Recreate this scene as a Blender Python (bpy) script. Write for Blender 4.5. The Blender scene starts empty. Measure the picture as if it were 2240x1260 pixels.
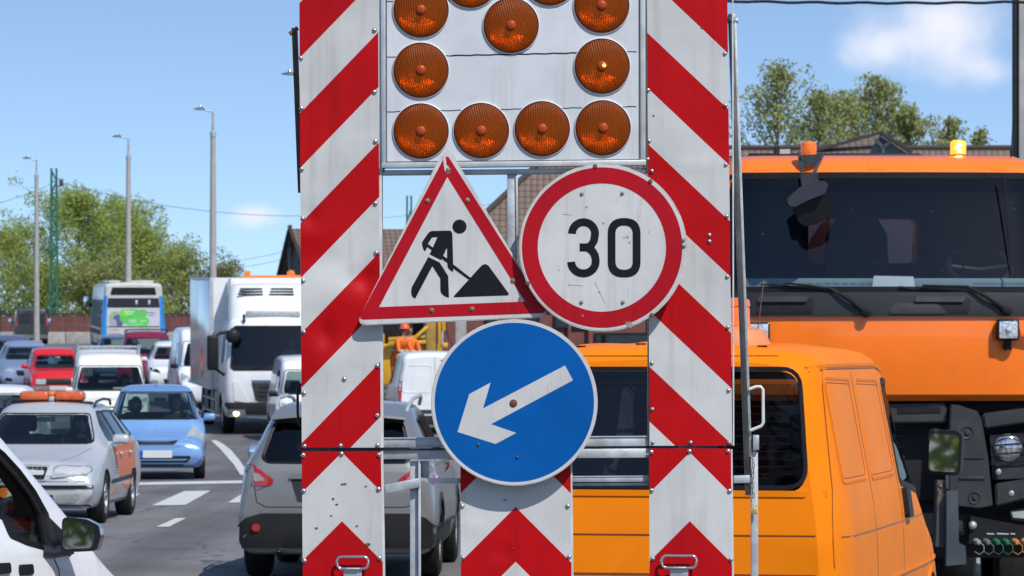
import bpy, bmesh, math, random
from math import radians, sin, cos, pi, tan, atan2, sqrt
from mathutils import Vector, Matrix, geometry, noise
from mathutils.bvhtree import BVHTree
random.seed(7)
SC = bpy.context.scene
COL = SC.collection

# ---------------------------------------------------------------- camera
F = 8500.0            # focal length in photo pixels
HC = 1.9              # eye height
cam = bpy.data.cameras.new('camera'); camo = bpy.data.objects.new('camera', cam)
COL.objects.link(camo)
camo.location = (0, 0, HC); camo.rotation_euler = (pi/2, 0, 0)
cam.sensor_width = 36; cam.lens = 36*F/2240
cam.shift_y = 170/2240
cam.clip_start = 0.5; cam.clip_end = 6000
cam.dof.use_dof = True; cam.dof.focus_distance = 14.1; cam.dof.aperture_fstop = 17
SC.camera = camo

# ---------------------------------------------------------------- world and sun
SUN_EL, SUN_AZ = radians(49), radians(33)     # azimuth measured from straight behind the camera towards its right
wd = bpy.data.worlds.new('World'); SC.world = wd; wd.use_nodes = True
nt = wd.node_tree; nt.nodes.clear()
N = lambda t, **k: _n(nt, t, **k)
def _n(tree, t, **k):
    n = tree.nodes.new(t)
    for a, b in k.items(): setattr(n, a, b)
    return n
def mathn(tree, op, a, b=None, c=None):
    n = tree.nodes.new('ShaderNodeMath'); n.operation = op
    for i, v in enumerate((a, b, c)):
        if v is None: continue
        if isinstance(v, (int, float)): n.inputs[i].default_value = v
        else: tree.links.new(v, n.inputs[i])
    return n.outputs[0]
sky = N('ShaderNodeTexSky', sky_type='NISHITA', sun_disc=False)
sky.sun_elevation = SUN_EL; sky.sun_rotation = pi - SUN_AZ
sky.altitude = 200; sky.air_density = 1.0; sky.dust_density = 0.2; sky.ozone_density = 1.5
bg = N('ShaderNodeBackground'); bg.inputs[1].default_value = 0.125
outw = N('ShaderNodeOutputWorld')
tc = N('ShaderNodeTexCoord'); sx = N('ShaderNodeSeparateXYZ')
nt.links.new(tc.outputs['Generated'], sx.inputs[0])
lift = N('ShaderNodeCombineXYZ'); nt.links.new(sx.outputs[0], lift.inputs[0]); nt.links.new(sx.outputs[1], lift.inputs[1])
nt.links.new(mathn(nt, 'ADD', mathn(nt, 'MULTIPLY', sx.outputs[2], 2.0), 0.10), lift.inputs[2])   # skip the hazy band at the horizon
nrm_ = N('ShaderNodeVectorMath', operation='NORMALIZE'); nt.links.new(lift.outputs[0], nrm_.inputs[0]); nt.links.new(nrm_.outputs[0], sky.inputs[0])
yy = mathn(nt, 'MAXIMUM', sx.outputs[1], 0.02)
U = mathn(nt, 'DIVIDE', sx.outputs[0], yy); V = mathn(nt, 'DIVIDE', sx.outputs[2], yy)
cmb = N('ShaderNodeCombineXYZ'); nt.links.new(U, cmb.inputs[0]); nt.links.new(V, cmb.inputs[1])
nz = N('ShaderNodeTexNoise'); nz.inputs['Scale'].default_value = 42; nz.inputs['Detail'].default_value = 7
nz.inputs['Roughness'].default_value = 0.55
nt.links.new(cmb.outputs[0], nz.inputs['Vector'])
tot = None
for (cx, cy, rx, ry, amp) in ((0.112, 0.0875, 0.019, 0.0105, 1.15), (0.122, 0.076, 0.013, 0.005, .7), (0.095, 0.082, .010, .006, .7),
                              (-0.0667, 0.0385, 0.0065, 0.003, 0.9),
                              (-0.071, 0.019, 0.014, 0.004, 0.45), (-0.125, 0.067, 0.016, 0.006, 0.22), (-0.16, 0.014, .04, .005, .5)):
    dx = mathn(nt, 'DIVIDE', mathn(nt, 'SUBTRACT', U, cx), rx); dy = mathn(nt, 'DIVIDE', mathn(nt, 'SUBTRACT', V, cy), ry)
    d2 = mathn(nt, 'ADD', mathn(nt, 'MULTIPLY', dx, dx), mathn(nt, 'MULTIPLY', dy, dy))
    g = mathn(nt, 'MULTIPLY', mathn(nt, 'EXPONENT', mathn(nt, 'MULTIPLY', d2, -1.0)), amp)
    tot = g if tot is None else mathn(nt, 'ADD', tot, g)
den = mathn(nt, 'ADD', tot, mathn(nt, 'MULTIPLY', mathn(nt, 'SUBTRACT', nz.outputs[0], 0.5), 2.2))
den = mathn(nt, 'MULTIPLY', den, mathn(nt, 'MINIMUM', mathn(nt, 'MULTIPLY', tot, 3.5), 1.0))
mr = N('ShaderNodeMapRange'); mr.interpolation_type = 'SMOOTHSTEP'
nt.links.new(den, mr.inputs[0]); mr.inputs[1].default_value = 0.05; mr.inputs[2].default_value = 1.5; mr.inputs[4].default_value = 0.9
fac = mathn(nt, 'MULTIPLY', mr.outputs[0], mathn(nt, 'GREATER_THAN', sx.outputs[1], 0.05))
hs = N('ShaderNodeHueSaturation'); hs.inputs['Saturation'].default_value = 1.04; hs.inputs['Value'].default_value = 1.05
nt.links.new(sky.outputs[0], hs.inputs['Color'])
mixc = N('ShaderNodeMix', data_type='RGBA')
nt.links.new(fac, mixc.inputs[0]); nt.links.new(hs.outputs[0], mixc.inputs[6]); mixc.inputs[7].default_value = (6.0, 6.0, 6.6, 1)
nt.links.new(mixc.outputs[2], bg.inputs[0]); nt.links.new(bg.outputs[0], outw.inputs[0])

sl = bpy.data.lights.new('sun', 'SUN'); sl.energy = 3.25; sl.angle = radians(0.53); sl.color = (1, 0.965, 0.90)
so = bpy.data.objects.new('sun', sl); COL.objects.link(so)
sdir = Vector((sin(SUN_AZ)*cos(SUN_EL), -cos(SUN_AZ)*cos(SUN_EL), sin(SUN_EL)))
so.rotation_euler = sdir.to_track_quat('Z', 'Y').to_euler()
SC.view_settings.view_transform = 'Standard'; SC.view_settings.look = 'None'
SC.view_settings.exposure = 0.38; SC.view_settings.gamma = 1.0
SC.cycles.max_bounces = 8; SC.cycles.transparent_max_bounces = 24; SC.cycles.caustics_reflective = False; SC.cycles.caustics_refractive = False

# ---------------------------------------------------------------- materials
MATS = {}
def lin(h):
    h = h.lstrip('#'); c = [int(h[i:i+2], 16)/255 for i in (0, 2, 4)]
    return tuple(((v+0.055)/1.055)**2.4 if v > 0.04045 else v/12.92 for v in c)
def mat(name, col, rough=0.5, metal=0.0, var=0.12, vscale=6.0, bump=0.0, bscale=30.0, coat=0.0, emit=None, estr=0.0, spec=0.5,
        trans=0.0, dirt=None, dirt_amt=0.0, dirt_scale=3.0, coord='Object', alpha=1.0, crough=0.05, aniso=None):
    if name in MATS: return MATS[name]
    m = bpy.data.materials.new(name); m.use_nodes = True
    t = m.node_tree; b = t.nodes['Principled BSDF']
    c = tuple(col[:3])
    tcn = t.nodes.new('ShaderNodeTexCoord')
    src = tcn.outputs[coord]
    if aniso:
        mp = t.nodes.new('ShaderNodeMapping'); mp.inputs['Scale'].default_value = aniso
        t.links.new(src, mp.inputs[0]); src = mp.outputs[0]
    n1 = t.nodes.new('ShaderNodeTexNoise'); n1.inputs['Scale'].default_value = vscale; n1.inputs['Detail'].default_value = 6
    t.links.new(src, n1.inputs['Vector'])
    r = t.nodes.new('ShaderNodeMapRange'); t.links.new(n1.outputs[0], r.inputs[0])
    r.inputs[1].default_value = 0.3; r.inputs[2].default_value = 0.7; r.inputs[3].default_value = 1-var; r.inputs[4].default_value = 1+var
    mx = t.nodes.new('ShaderNodeMix'); mx.data_type = 'RGBA'; mx.blend_type = 'MULTIPLY'; mx.inputs[0].default_value = 1
    mx.inputs[6].default_value = (*c, 1); t.links.new(r.outputs[0], mx.inputs[7])
    colo = mx.outputs[2]
    if dirt:
        n2 = t.nodes.new('ShaderNodeTexNoise'); n2.inputs['Scale'].default_value = dirt_scale; n2.inputs['Detail'].default_value = 10
        n2.inputs['Roughness'].default_value = 0.65
        t.links.new(src, n2.inputs['Vector'])
        r2 = t.nodes.new('ShaderNodeMapRange'); t.links.new(n2.outputs[0], r2.inputs[0])
        r2.inputs[1].default_value = 0.5; r2.inputs[2].default_value = 0.78; r2.inputs[4].default_value = dirt_amt
        m2 = t.nodes.new('ShaderNodeMix'); m2.data_type = 'RGBA'; t.links.new(r2.outputs[0], m2.inputs[0])
        t.links.new(colo, m2.inputs[6]); m2.inputs[7].default_value = (*dirt[:3], 1)
        colo = m2.outputs[2]
    t.links.new(colo, b.inputs['Base Color'])
    r3 = t.nodes.new('ShaderNodeMapRange'); t.links.new(n1.outputs[0], r3.inputs[0])
    r3.inputs[3].default_value = max(0.02, rough*(1-var)); r3.inputs[4].default_value = min(1, rough*(1+var))
    t.links.new(r3.outputs[0], b.inputs['Roughness'])
    b.inputs['Metallic'].default_value = metal
    b.inputs['Specular IOR Level'].default_value = spec
    b.inputs['Coat Weight'].default_value = coat; b.inputs['Coat Roughness'].default_value = crough
    b.inputs['Transmission Weight'].default_value = trans
    b.inputs['Alpha'].default_value = alpha
    if emit: b.inputs['Emission Color'].default_value = (*emit, 1); b.inputs['Emission Strength'].default_value = estr
    if bump > 0:
        n4 = t.nodes.new('ShaderNodeTexNoise'); n4.inputs['Scale'].default_value = bscale; n4.inputs['Detail'].default_value = 5
        t.links.new(src, n4.inputs['Vector'])
        bp = t.nodes.new('ShaderNodeBump'); bp.inputs['Strength'].default_value = bump; bp.inputs['Distance'].default_value = 0.01
        t.links.new(n4.outputs[0], bp.inputs['Height']); t.links.new(bp.outputs[0], b.inputs['Normal'])
    MATS[name] = m
    return m
def glass(name, tint=(0.42, 0.5, 0.5), refl=1.0, rough=0.02, specks=False, ior=1.5):
    if name in MATS: return MATS[name]
    m = bpy.data.materials.new(name); m.use_nodes = True; t = m.node_tree; t.nodes.clear()
    o = t.nodes.new('ShaderNodeOutputMaterial'); mx = t.nodes.new('ShaderNodeMixShader')
    tr = t.nodes.new('ShaderNodeBsdfTransparent'); tr.inputs[0].default_value = (*tint, 1)
    gl = t.nodes.new('ShaderNodeBsdfGlossy'); gl.inputs['Roughness'].default_value = rough; gl.inputs[0].default_value = (refl, refl, refl, 1)
    lw = t.nodes.new('ShaderNodeLayerWeight'); lw.inputs['Blend'].default_value = .5     # Schlick fresnel, the same from both sides
    fz = mathn(t, 'ADD', .04, mathn(t, 'MULTIPLY', .96, mathn(t, 'POWER', lw.outputs['Facing'], 5.0)))
    t.links.new(fz, mx.inputs[0]); t.links.new(tr.outputs[0], mx.inputs[1]); t.links.new(gl.outputs[0], mx.inputs[2])
    if specks:
        tcn = t.nodes.new('ShaderNodeTexCoord'); vo = t.nodes.new('ShaderNodeTexVoronoi'); vo.inputs['Scale'].default_value = 13
        t.links.new(tcn.outputs['Object'], vo.inputs['Vector'])
        n = t.nodes.new('ShaderNodeTexNoise'); n.inputs['Scale'].default_value = 30; t.links.new(tcn.outputs['Object'], n.inputs['Vector'])
        s = mathn(t, 'ADD', vo.outputs['Distance'], mathn(t, 'MULTIPLY', n.outputs[0], .05))
        f = mathn(t, 'MULTIPLY', mathn(t, 'LESS_THAN', s, mathn(t, 'ADD', .02, mathn(t, 'MULTIPLY', n.outputs[0], .075))), 0.4)
        df = t.nodes.new('ShaderNodeBsdfDiffuse'); df.inputs[0].default_value = (.55, .55, .5, 1)
        m2 = t.nodes.new('ShaderNodeMixShader'); t.links.new(f, m2.inputs[0]); t.links.new(mx.outputs[0], m2.inputs[1]); t.links.new(df.outputs[0], m2.inputs[2])
        t.links.new(m2.outputs[0], o.inputs[0])
    else: t.links.new(mx.outputs[0], o.inputs[0])
    MATS[name] = m
    return m
def paint(name, col, metal=0.0, rough=0.35, var=.05, dirt_amt=0.12, dscale=2.0, coat=1.0, spec=.3):
    return mat(name, col, rough=rough, metal=metal, var=var, vscale=2.5, coat=coat*.6, spec=spec, dirt=(0.16, 0.14, 0.11), dirt_amt=dirt_amt, dirt_scale=dscale, bump=0.0)

M_GALV = mat('galvanised steel', (.46, .48, .49), rough=.5, metal=.45, var=.22, vscale=14, bump=.12, bscale=60, dirt=(.25, .25, .23), dirt_amt=.5, dirt_scale=9)
M_ALU = mat('aluminium frame', (.55, .56, .55), rough=.45, metal=.4, var=.14, vscale=10, dirt=(.3, .3, .28), dirt_amt=.5, dirt_scale=8)
M_STEELD = mat('dark steel', (.10, .10, .10), rough=.45, metal=.6, var=.3, vscale=12, dirt=(.16, .10, .06), dirt_amt=.6, dirt_scale=10)
M_RUST = mat('rusty steel', (.13, .075, .045), rough=.8, var=.4, vscale=15, bump=.3)
M_RIVET = mat('rivet metal', (.5, .5, .5), rough=.3, metal=.8, var=.2, vscale=80)
M_BLACK = mat('black rubber', (.012, .012, .012), rough=.75, spec=.2, var=.2, vscale=20, dirt=(.10, .09, .08), dirt_amt=.35, dirt_scale=6)
M_TRIM = mat('black trim', (.013, .013, .015), rough=.5, spec=.22, var=.15, vscale=12)
M_GREYP = mat('dark grey plastic', (.034, .036, .040), rough=.5, spec=.3, var=.15, vscale=9, dirt=(.12, .11, .1), dirt_amt=.3, dirt_scale=5, bump=.05, bscale=200)
M_INT = mat('cabin interior', (.045, .05, .055), rough=.8, var=.2)
M_SEAT = mat('seat cloth', (.035, .036, .04), rough=.9, var=.2, vscale=20)
M_CHROME = mat('chrome', (.75, .76, .78), rough=.12, metal=1.0, var=.05)
M_MIRROR = mat('mirror glass', (.85, .87, .88), rough=.02, metal=1.0, var=.0)
M_GLASS = glass('car glass', (.52, .62, .60))
M_GLASSD = glass('dark tinted glass', (.10, .11, .13))
M_LENSC = mat('clear lamp lens', (.40, .44, .42), rough=.15, metal=.15, var=.18, vscale=9, coat=1.0)
M_LENSR = mat('red lamp lens', (.42, .012, .012), rough=.15, var=.2, vscale=20, coat=1.0)
M_LENSA = mat('amber beacon lens', (.85, .17, .01), rough=.2, var=.2, vscale=20, coat=1.0, emit=(1, .2, .01), estr=.12)
M_PLATE = mat('number plate', (.62, .62, .60), rough=.4, var=.05)
M_EU = mat('plate blue band', (.01, .06, .45), rough=.4, var=.05)
M_TYRE = mat('tyre rubber', (.018, .018, .018), rough=.85, spec=.2, var=.25, vscale=18, dirt=(.11, .1, .085), dirt_amt=.4, dirt_scale=5, bump=.2, bscale=80)
M_RIM = mat('alloy wheel', (.45, .45, .45), rough=.35, metal=.7, var=.15, vscale=12, dirt=(.1, .09, .08), dirt_amt=.5, dirt_scale=9)
M_CONC = mat('weathered concrete', (.33, .32, .30), rough=.9, var=.2, vscale=3, bump=.3, bscale=14, dirt=(.16, .15, .13), dirt_amt=.6, dirt_scale=2)
M_SKIN = mat('skin', (.45, .24, .16), rough=.55, var=.08)
M_HAIR = mat('dark hair', (.02, .014, .01), rough=.7, var=.2)
M_HIVIZ = mat('orange work cloth', (.85, .17, .02), rough=.8, var=.15, vscale=12, bump=.4, bscale=14)
M_HIVY = mat('silver reflective tape', (.6, .62, .5), rough=.5, var=.1)
M_DCLOTH = mat('dark work cloth', (.03, .033, .045), rough=.9, var=.2, vscale=12, bump=.3, bscale=14)

# ---------------------------------------------------------------- mesh helpers
def link(o): COL.objects.link(o); return o
def empty(name, loc=(0, 0, 0), rot=(0, 0, 0), label=None, cat=None, group=None, kind=None):
    o = bpy.data.objects.new(name, None); o.empty_display_size = .2
    o.location = loc; o.rotation_euler = rot
    link(o); tag(o, label, cat, group, kind)
    return o
def tag(o, label=None, cat=None, group=None, kind=None):
    if label: o['label'] = label
    if cat: o['category'] = cat
    if group: o['group'] = group
    if kind: o['kind'] = kind
    return o
def finish(bm, name, m, parent=None, smooth=True, ang=38, label=None):
    bmesh.ops.remove_doubles(bm, verts=bm.verts, dist=1e-5)
    bm.normal_update()
    if smooth:
        a = radians(ang)
        for f in bm.faces: f.smooth = True
        for e in bm.edges:
            if len(e.link_faces) != 2 or e.calc_face_angle(0) > a: e.smooth = False
    me = bpy.data.meshes.new(name); bm.to_mesh(me); bm.free()
    for k in (m if isinstance(m, (list, tuple)) else [m]): me.materials.append(k)
    o = bpy.data.objects.new(name, me); link(o)
    if parent: o.parent = parent
    if label: o['label'] = label
    return o
def box(bm, x0, x1, y0, y1, z0, z1, bev=0.0, mi=0, M=None, seg=2):
    x0, x1 = min(x0, x1), max(x0, x1); y0, y1 = min(y0, y1), max(y0, y1); z0, z1 = min(z0, z1), max(z0, z1)
    r = bmesh.ops.create_cube(bm, size=1)
    vs = r['verts']
    for v in vs: v.co = Vector(((x0+x1)/2+v.co.x*(x1-x0), (y0+y1)/2+v.co.y*(y1-y0), (z0+z1)/2+v.co.z*(z1-z0)))
    fs = set(f for v in vs for f in v.link_faces)
    for f in fs: f.material_index = mi
    if bev > 0:
        es = list(set(e for v in vs for e in v.link_edges))
        r2 = bmesh.ops.bevel(bm, geom=es, offset=bev, segments=seg, affect='EDGES', profile=.5, clamp_overlap=True)
        vs = list(set(v for f in r2['faces'] for v in f.verts) | set(v for v in vs if v.is_valid))
        for f in r2['faces']: f.material_index = mi
    if M is not None: bmesh.ops.transform(bm, matrix=M, verts=[v for v in vs if v.is_valid])
    return vs
def bar(bm, p0, p1, w, h=None, bev=0.0, mi=0, up=(0, 1, 0)):
    """rectangular bar from p0 to p1; w = size across, h = size along `up`"""
    h = h or w
    p0, p1 = Vector(p0), Vector(p1); d = p1-p0; L = d.length; z = d.normalized()
    x = Vector(up).cross(z)
    if x.length < 1e-4: x = Vector((1, 0, 0)).cross(z)
    x.normalize(); y = z.cross(x)
    M = Matrix.Translation(p0) @ Matrix((x, y, z)).transposed().to_4x4()
    return box(bm, -w/2, w/2, -h/2, h/2, 0, L, bev, mi, M)
def tube(bm, pts, r, n=10, closed=False, cap=True, mi=0):
    pts = [Vector(p) for p in pts]; rr = r if isinstance(r, (list, tuple)) else [r]*len(pts)
    rings = []; prev = None
    for i, p in enumerate(pts):
        if closed: d = pts[(i+1) % len(pts)]-pts[i-1]
        else: d = pts[min(i+1, len(pts)-1)]-pts[max(i-1, 0)]
        d.normalize()
        if prev is None:
            a = Vector((0, 0, 1)) if abs(d.z) < .9 else Vector((1, 0, 0))
            x = d.cross(a).normalized()
        else:
            x = (prev-d*prev.dot(d)).normalized()
        prev = x; y = d.cross(x)
        rings.append([bm.verts.new(p+(x*cos(2*pi*k/n)+y*sin(2*pi*k/n))*rr[i]) for k in range(n)])
    m = len(rings)
    for i in range(m if closed else m-1):
        a, b = rings[i], rings[(i+1) % m]
        for k in range(n):
            f = bm.faces.new((a[k], a[(k+1) % n], b[(k+1) % n], b[k])); f.material_index = mi
    if cap and not closed:
        for a in (rings[0][::-1], rings[-1]):
            f = bm.faces.new(a); f.material_index = mi
def lathe(bm, prof, origin=(0, 0, 0), axis=(0, 0, 1), n=24, mi=0, mis=None):
    """prof = list of (r, h) along axis"""
    ax = Vector(axis).normalized(); a = Vector((0, 0, 1)) if abs(ax.z) < .9 else Vector((1, 0, 0))
    x = ax.cross(a).normalized(); y = ax.cross(x); o = Vector(origin)
    rings = []
    for r, h in prof:
        if r < 1e-6: rings.append([bm.verts.new(o+ax*h)])
        else: rings.append([bm.verts.new(o+ax*h+(x*cos(2*pi*k/n)+y*sin(2*pi*k/n))*r) for k in range(n)])
    for i in range(len(rings)-1):
        a, b = rings[i], rings[i+1]; mm = mis[i] if mis else mi
        for k in range(n):
            k2 = (k+1) % n
            if len(a) == 1 and len(b) == 1: continue
            if len(a) == 1: f = bm.faces.new((a[0], b[k2], b[k]))
            elif len(b) == 1: f = bm.faces.new((a[k], a[k2], b[0]))
            else: f = bm.faces.new((a[k], a[k2], b[k2], b[k]))
            f.material_index = mm
def extr(bm, loops, fn, d0, d1, mi=0):
    """loops: list of 2-D loops (first outer, others holes); fn(u,v,d)->Vector ; extruded between d0 and d1"""
    flat = [p for l in loops for p in l]
    tris = geometry.tessellate_polygon([[Vector((p[0], p[1], 0)) for p in l] for l in loops])
    A = [bm.verts.new(fn(p[0], p[1], d0)) for p in flat]; B = [bm.verts.new(fn(p[0], p[1], d1)) for p in flat]
    for t in tris:
        for S, o in ((A, 1), (B, -1)):
            try: f = bm.faces.new([S[i] for i in (t if o > 0 else t[::-1])]); f.material_index = mi
            except ValueError: pass
    k = 0
    for l in loops:
        n = len(l)
        for i in range(n):
            try: f = bm.faces.new((A[k+i], A[k+(i+1) % n], B[k+(i+1) % n], B[k+i])); f.material_index = mi
            except ValueError: pass
        k += n
    bmesh.ops.recalc_face_normals(bm, faces=bm.faces)
def rpoly(pts, r, n=5):
    """rounded polygon; r scalar or per-corner list"""
    out = []; m = len(pts)
    for i, p in enumerate(pts):
        rr = r[i] if isinstance(r, (list, tuple)) else r
        p = Vector(p[:2]); a = Vector(pts[i-1][:2])-p; b = Vector(pts[(i+1) % m][:2])-p
        if rr <= 0 or a.length < 1e-9 or b.length < 1e-9: out.append((p.x, p.y)); continue
        an = a.angle(b); d = min(rr/max(tan(an/2), .05), a.length*.49, b.length*.49)
        q0 = p+a.normalized()*d; q1 = p+b.normalized()*d
        for k in range(n+1):
            t = k/n; q = q0*(1-t)**2+p*2*t*(1-t)+q1*t*t
            out.append((q.x, q.y))
    return out
def circle(cx, cy, r, n=48, ry=None):
    return [(cx+r*cos(2*pi*k/n), cy+(ry or r)*sin(2*pi*k/n)) for k in range(n)]
def stroke(path, w):
    """2-D polyline -> polygon of width w with butt ends"""
    P = [Vector(p) for p in path]; L = []; R = []
    for i, p in enumerate(P):
        d = (P[min(i+1, len(P)-1)]-P[max(i-1, 0)]).normalized(); nn = Vector((-d.y, d.x))
        L.append(p+nn*w/2); R.append(p-nn*w/2)
    return [(q.x, q.y) for q in L+R[::-1]]
def arc(cx, cy, r, a0, a1, n=14, ry=None):
    return [(cx+r*cos(radians(a0+(a1-a0)*k/n)), cy+(ry or r)*sin(radians(a0+(a1-a0)*k/n))) for k in range(n+1)]
def interp(x, tab):
    for (a, b), (c, d) in zip(tab, tab[1:]):
        if x <= c: return b+(d-b)*max(0, (x-a))/(c-a)
    return tab[-1][1]
GT = [(0, 0), (62, 0), (70, .04), (80, .14), (90, .30), (100, .56), (112, .93), (125, 1.33), (140, 1.80), (160, 2.35), (190, 2.80), (218, 3.13), (260, 3.4), (400, 3.5), (900, 0)]
def G(y):
    s = 0; k = 0
    for dy in (-6, -3, 0, 3, 6): s += interp(y+dy, GT); k += 1
    return s/k
def ground_pt(px, py):
    lo, hi = 20.0, 255.0
    for _ in range(50):
        mid = (lo+hi)/2
        if 800+(HC-G(mid))*F/mid > py: lo = mid
        else: hi = mid
    return Vector(((px-1120)/F*lo, lo, G(lo)))
def W3(px, py, Y): return Vector(((px-1120)/F*Y, Y, HC-(py-800)/F*Y))
# ================================================================ SETTING
def shader_nodes(name):
    m = bpy.data.materials.new(name); m.use_nodes = True; t = m.node_tree
    return m, t, t.nodes['Principled BSDF']
def asphalt():
    m, t, b = shader_nodes('asphalt')
    tcn = t.nodes.new('ShaderNodeTexCoord'); P = tcn.outputs['Object']
    def nz(s, d=6, r=.6):
        n = t.nodes.new('ShaderNodeTexNoise'); n.inputs['Scale'].default_value = s; n.inputs['Detail'].default_value = d; n.inputs['Roughness'].default_value = r
        t.links.new(P, n.inputs['Vector']); return n.outputs[0]
    cr = t.nodes.new('ShaderNodeValToRGB'); cr.color_ramp.elements[0].color = (.105, .102, .105, 1); cr.color_ramp.elements[1].color = (.21, .203, .20, 1)
    cr.color_ramp.elements[0].position = .34; cr.color_ramp.elements[1].position = .68
    s = mathn(t, 'ADD', mathn(t, 'MULTIPLY', nz(.35, 4), .55), mathn(t, 'MULTIPLY', nz(60, 3), .45))
    t.links.new(s, cr.inputs[0])
    vo = t.nodes.new('ShaderNodeTexVoronoi'); vo.inputs['Scale'].default_value = 14; t.links.new(P, vo.inputs['Vector'])
    sp = mathn(t, 'MULTIPLY', mathn(t, 'LESS_THAN', vo.outputs['Distance'], .10), mathn(t, 'GREATER_THAN', nz(3), .52))
    mx = t.nodes.new('ShaderNodeMix'); mx.data_type = 'RGBA'; t.links.new(mathn(t, 'MULTIPLY', sp, .6), mx.inputs[0]); t.links.new(cr.outputs[0], mx.inputs[6]); mx.inputs[7].default_value = (.35, .33, .3, 1)
    mt = t.nodes.new('ShaderNodeMapping'); mt.inputs['Scale'].default_value = (1.1, .035, 1); t.links.new(P, mt.inputs[0])
    ntk = t.nodes.new('ShaderNodeTexNoise'); ntk.inputs['Scale'].default_value = 1.0; ntk.inputs['Detail'].default_value = 5; t.links.new(mt.outputs[0], ntk.inputs['Vector'])
    rtk = t.nodes.new('ShaderNodeMapRange'); t.links.new(ntk.outputs[0], rtk.inputs[0]); rtk.inputs[1].default_value = .35; rtk.inputs[2].default_value = .65; rtk.inputs[3].default_value = .66; rtk.inputs[4].default_value = 1.22
    mk = t.nodes.new('ShaderNodeMix'); mk.data_type = 'RGBA'; mk.blend_type = 'MULTIPLY'; mk.inputs[0].default_value = 1; t.links.new(mx.outputs[2], mk.inputs[6]); t.links.new(rtk.outputs[0], mk.inputs[7]); mx = mk
    # cracks / seams
    v2 = t.nodes.new('ShaderNodeTexVoronoi'); v2.feature = 'DISTANCE_TO_EDGE'; v2.inputs['Scale'].default_value = .22
    md = t.nodes.new('ShaderNodeVectorMath'); md.operation = 'ADD'; n5 = t.nodes.new('ShaderNodeTexNoise'); n5.inputs['Scale'].default_value = 1.5
    t.links.new(P, n5.inputs['Vector']); t.links.new(P, md.inputs[0]); t.links.new(n5.outputs['Color'], md.inputs[1]); t.links.new(md.outputs[0], v2.inputs['Vector'])
    ck = mathn(t, 'MULTIPLY', mathn(t, 'LESS_THAN', v2.outputs[0], .006), .6)
    m3 = t.nodes.new('ShaderNodeMix'); m3.data_type = 'RGBA'; t.links.new(ck, m3.inputs[0]); t.links.new(mx.outputs[2], m3.inputs[6]); m3.inputs[7].default_value = (.03, .03, .03, 1)
    t.links.new(m3.outputs[2], b.inputs['Base Color'])
    b.inputs['Roughness'].default_value = .85
    bp = t.nodes.new('ShaderNodeBump'); bp.inputs['Strength'].default_value = .8; bp.inputs['Distance'].default_value = .01
    t.links.new(nz(90, 3), bp.inputs['Height']); t.links.new(bp.outputs[0], b.inputs['Normal'])
    return m
M_ASPH = asphalt()
M_SOIL = mat('dusty ground', (.20, .18, .14), rough=.95, var=.3, vscale=.8, bump=.3, bscale=8, dirt=(.07, .1, .04), dirt_amt=.6, dirt_scale=.4)
M_MARK = mat('white road paint', (.60, .60, .58), rough=.75, var=.15, vscale=5, dirt=(.12, .12, .12), dirt_amt=.85, dirt_scale=5)
def sheet(name, xs, ys, dz, m, kind='structure'):
    bm = bmesh.new(); g = [[bm.verts.new((x, y, G(y)+dz)) for x in xs] for y in ys]
    for j in range(len(ys)-1):
        for i in range(len(xs)-1): bm.faces.new((g[j][i], g[j][i+1], g[j+1][i+1], g[j+1][i]))
    o = finish(bm, name, m); o['kind'] = kind; return o
ysf = [-300, -60, -10, 0] + list(range(4, 280, 4)) + [300, 340, 400, 500, 900, 4000]
sheet('ground', [-3000, -600, -150, -60, -30, 0, 30, 60, 150, 600, 3000], ysf, -.03, M_SOIL)
sheet('road', [-60, -40, -20, -10, 0, 6, 12], [-10, 0]+list(range(4, 234, 3)), 0, M_ASPH)
# kerb and pavement on the right, beside the parked truck
bm = bmesh.new()
for k in range(30): box(bm, 4.2, 4.35, 28+k*1.0, 28.985+k*1.0, -.02, .12, .012)
o = finish(bm, 'kerb', M_CONC); o['kind'] = 'structure'
bm = bmesh.new(); box(bm, 4.36, 16, 28, 58, -.02, .11)
o = finish(bm, 'pavement', M_CONC); o['kind'] = 'structure'

def marking(pts, name='road_marking', n=6):
    """polygon given as ground points seen at photo pixels; laid 4 mm above the asphalt"""
    bm = bmesh.new()
    P = [ground_pt(*p) for p in pts]
    vs = [bm.verts.new((p.x, p.y, 0)) for p in P]; f = bm.faces.new(vs)
    ys = [p.y for p in P]
    y = math.floor(min(ys)/3)*3
    while y < max(ys):
        bmesh.ops.bisect_plane(bm, geom=bm.verts[:]+bm.edges[:]+bm.faces[:], plane_co=(0, y, 0), plane_no=(0, 1, 0)); y += 1.0
    for v in bm.verts: v.co.z = G(v.co.y)+.009
    bmesh.ops.recalc_face_normals(bm, faces=bm.faces)
    for f in bm.faces:
        if f.normal.z < 0: f.normal_flip()
    o = finish(bm, name, M_MARK, smooth=False); o['kind'] = 'structure'
marking([(200, 1064), (200, 1058), (535, 1052), (535, 1058)])
marking([(332, 1107), (402, 1075.5), (461, 1074.5), (405, 1106)])
marking([(288, 1085), (292, 1081), (306, 1081), (293, 1090)])
marking([(498, 1101), (527, 1083), (590, 1082), (560, 1100)])
marking([(341, 1154), (384, 1135), (407, 1134.5), (370, 1154)])
marking([(100, 1200), (150, 1186), (209, 1188), (160, 1200)])
marking([(461, 964), (480, 981), (494, 997), (512, 1018), (526, 1040), (545, 1040), (537, 1026), (522, 1005), (506, 986), (490, 973), (474, 964)])
marking([(1995, 1258), (2110, 1258), (2100, 1246), (1995, 1246)])

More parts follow.
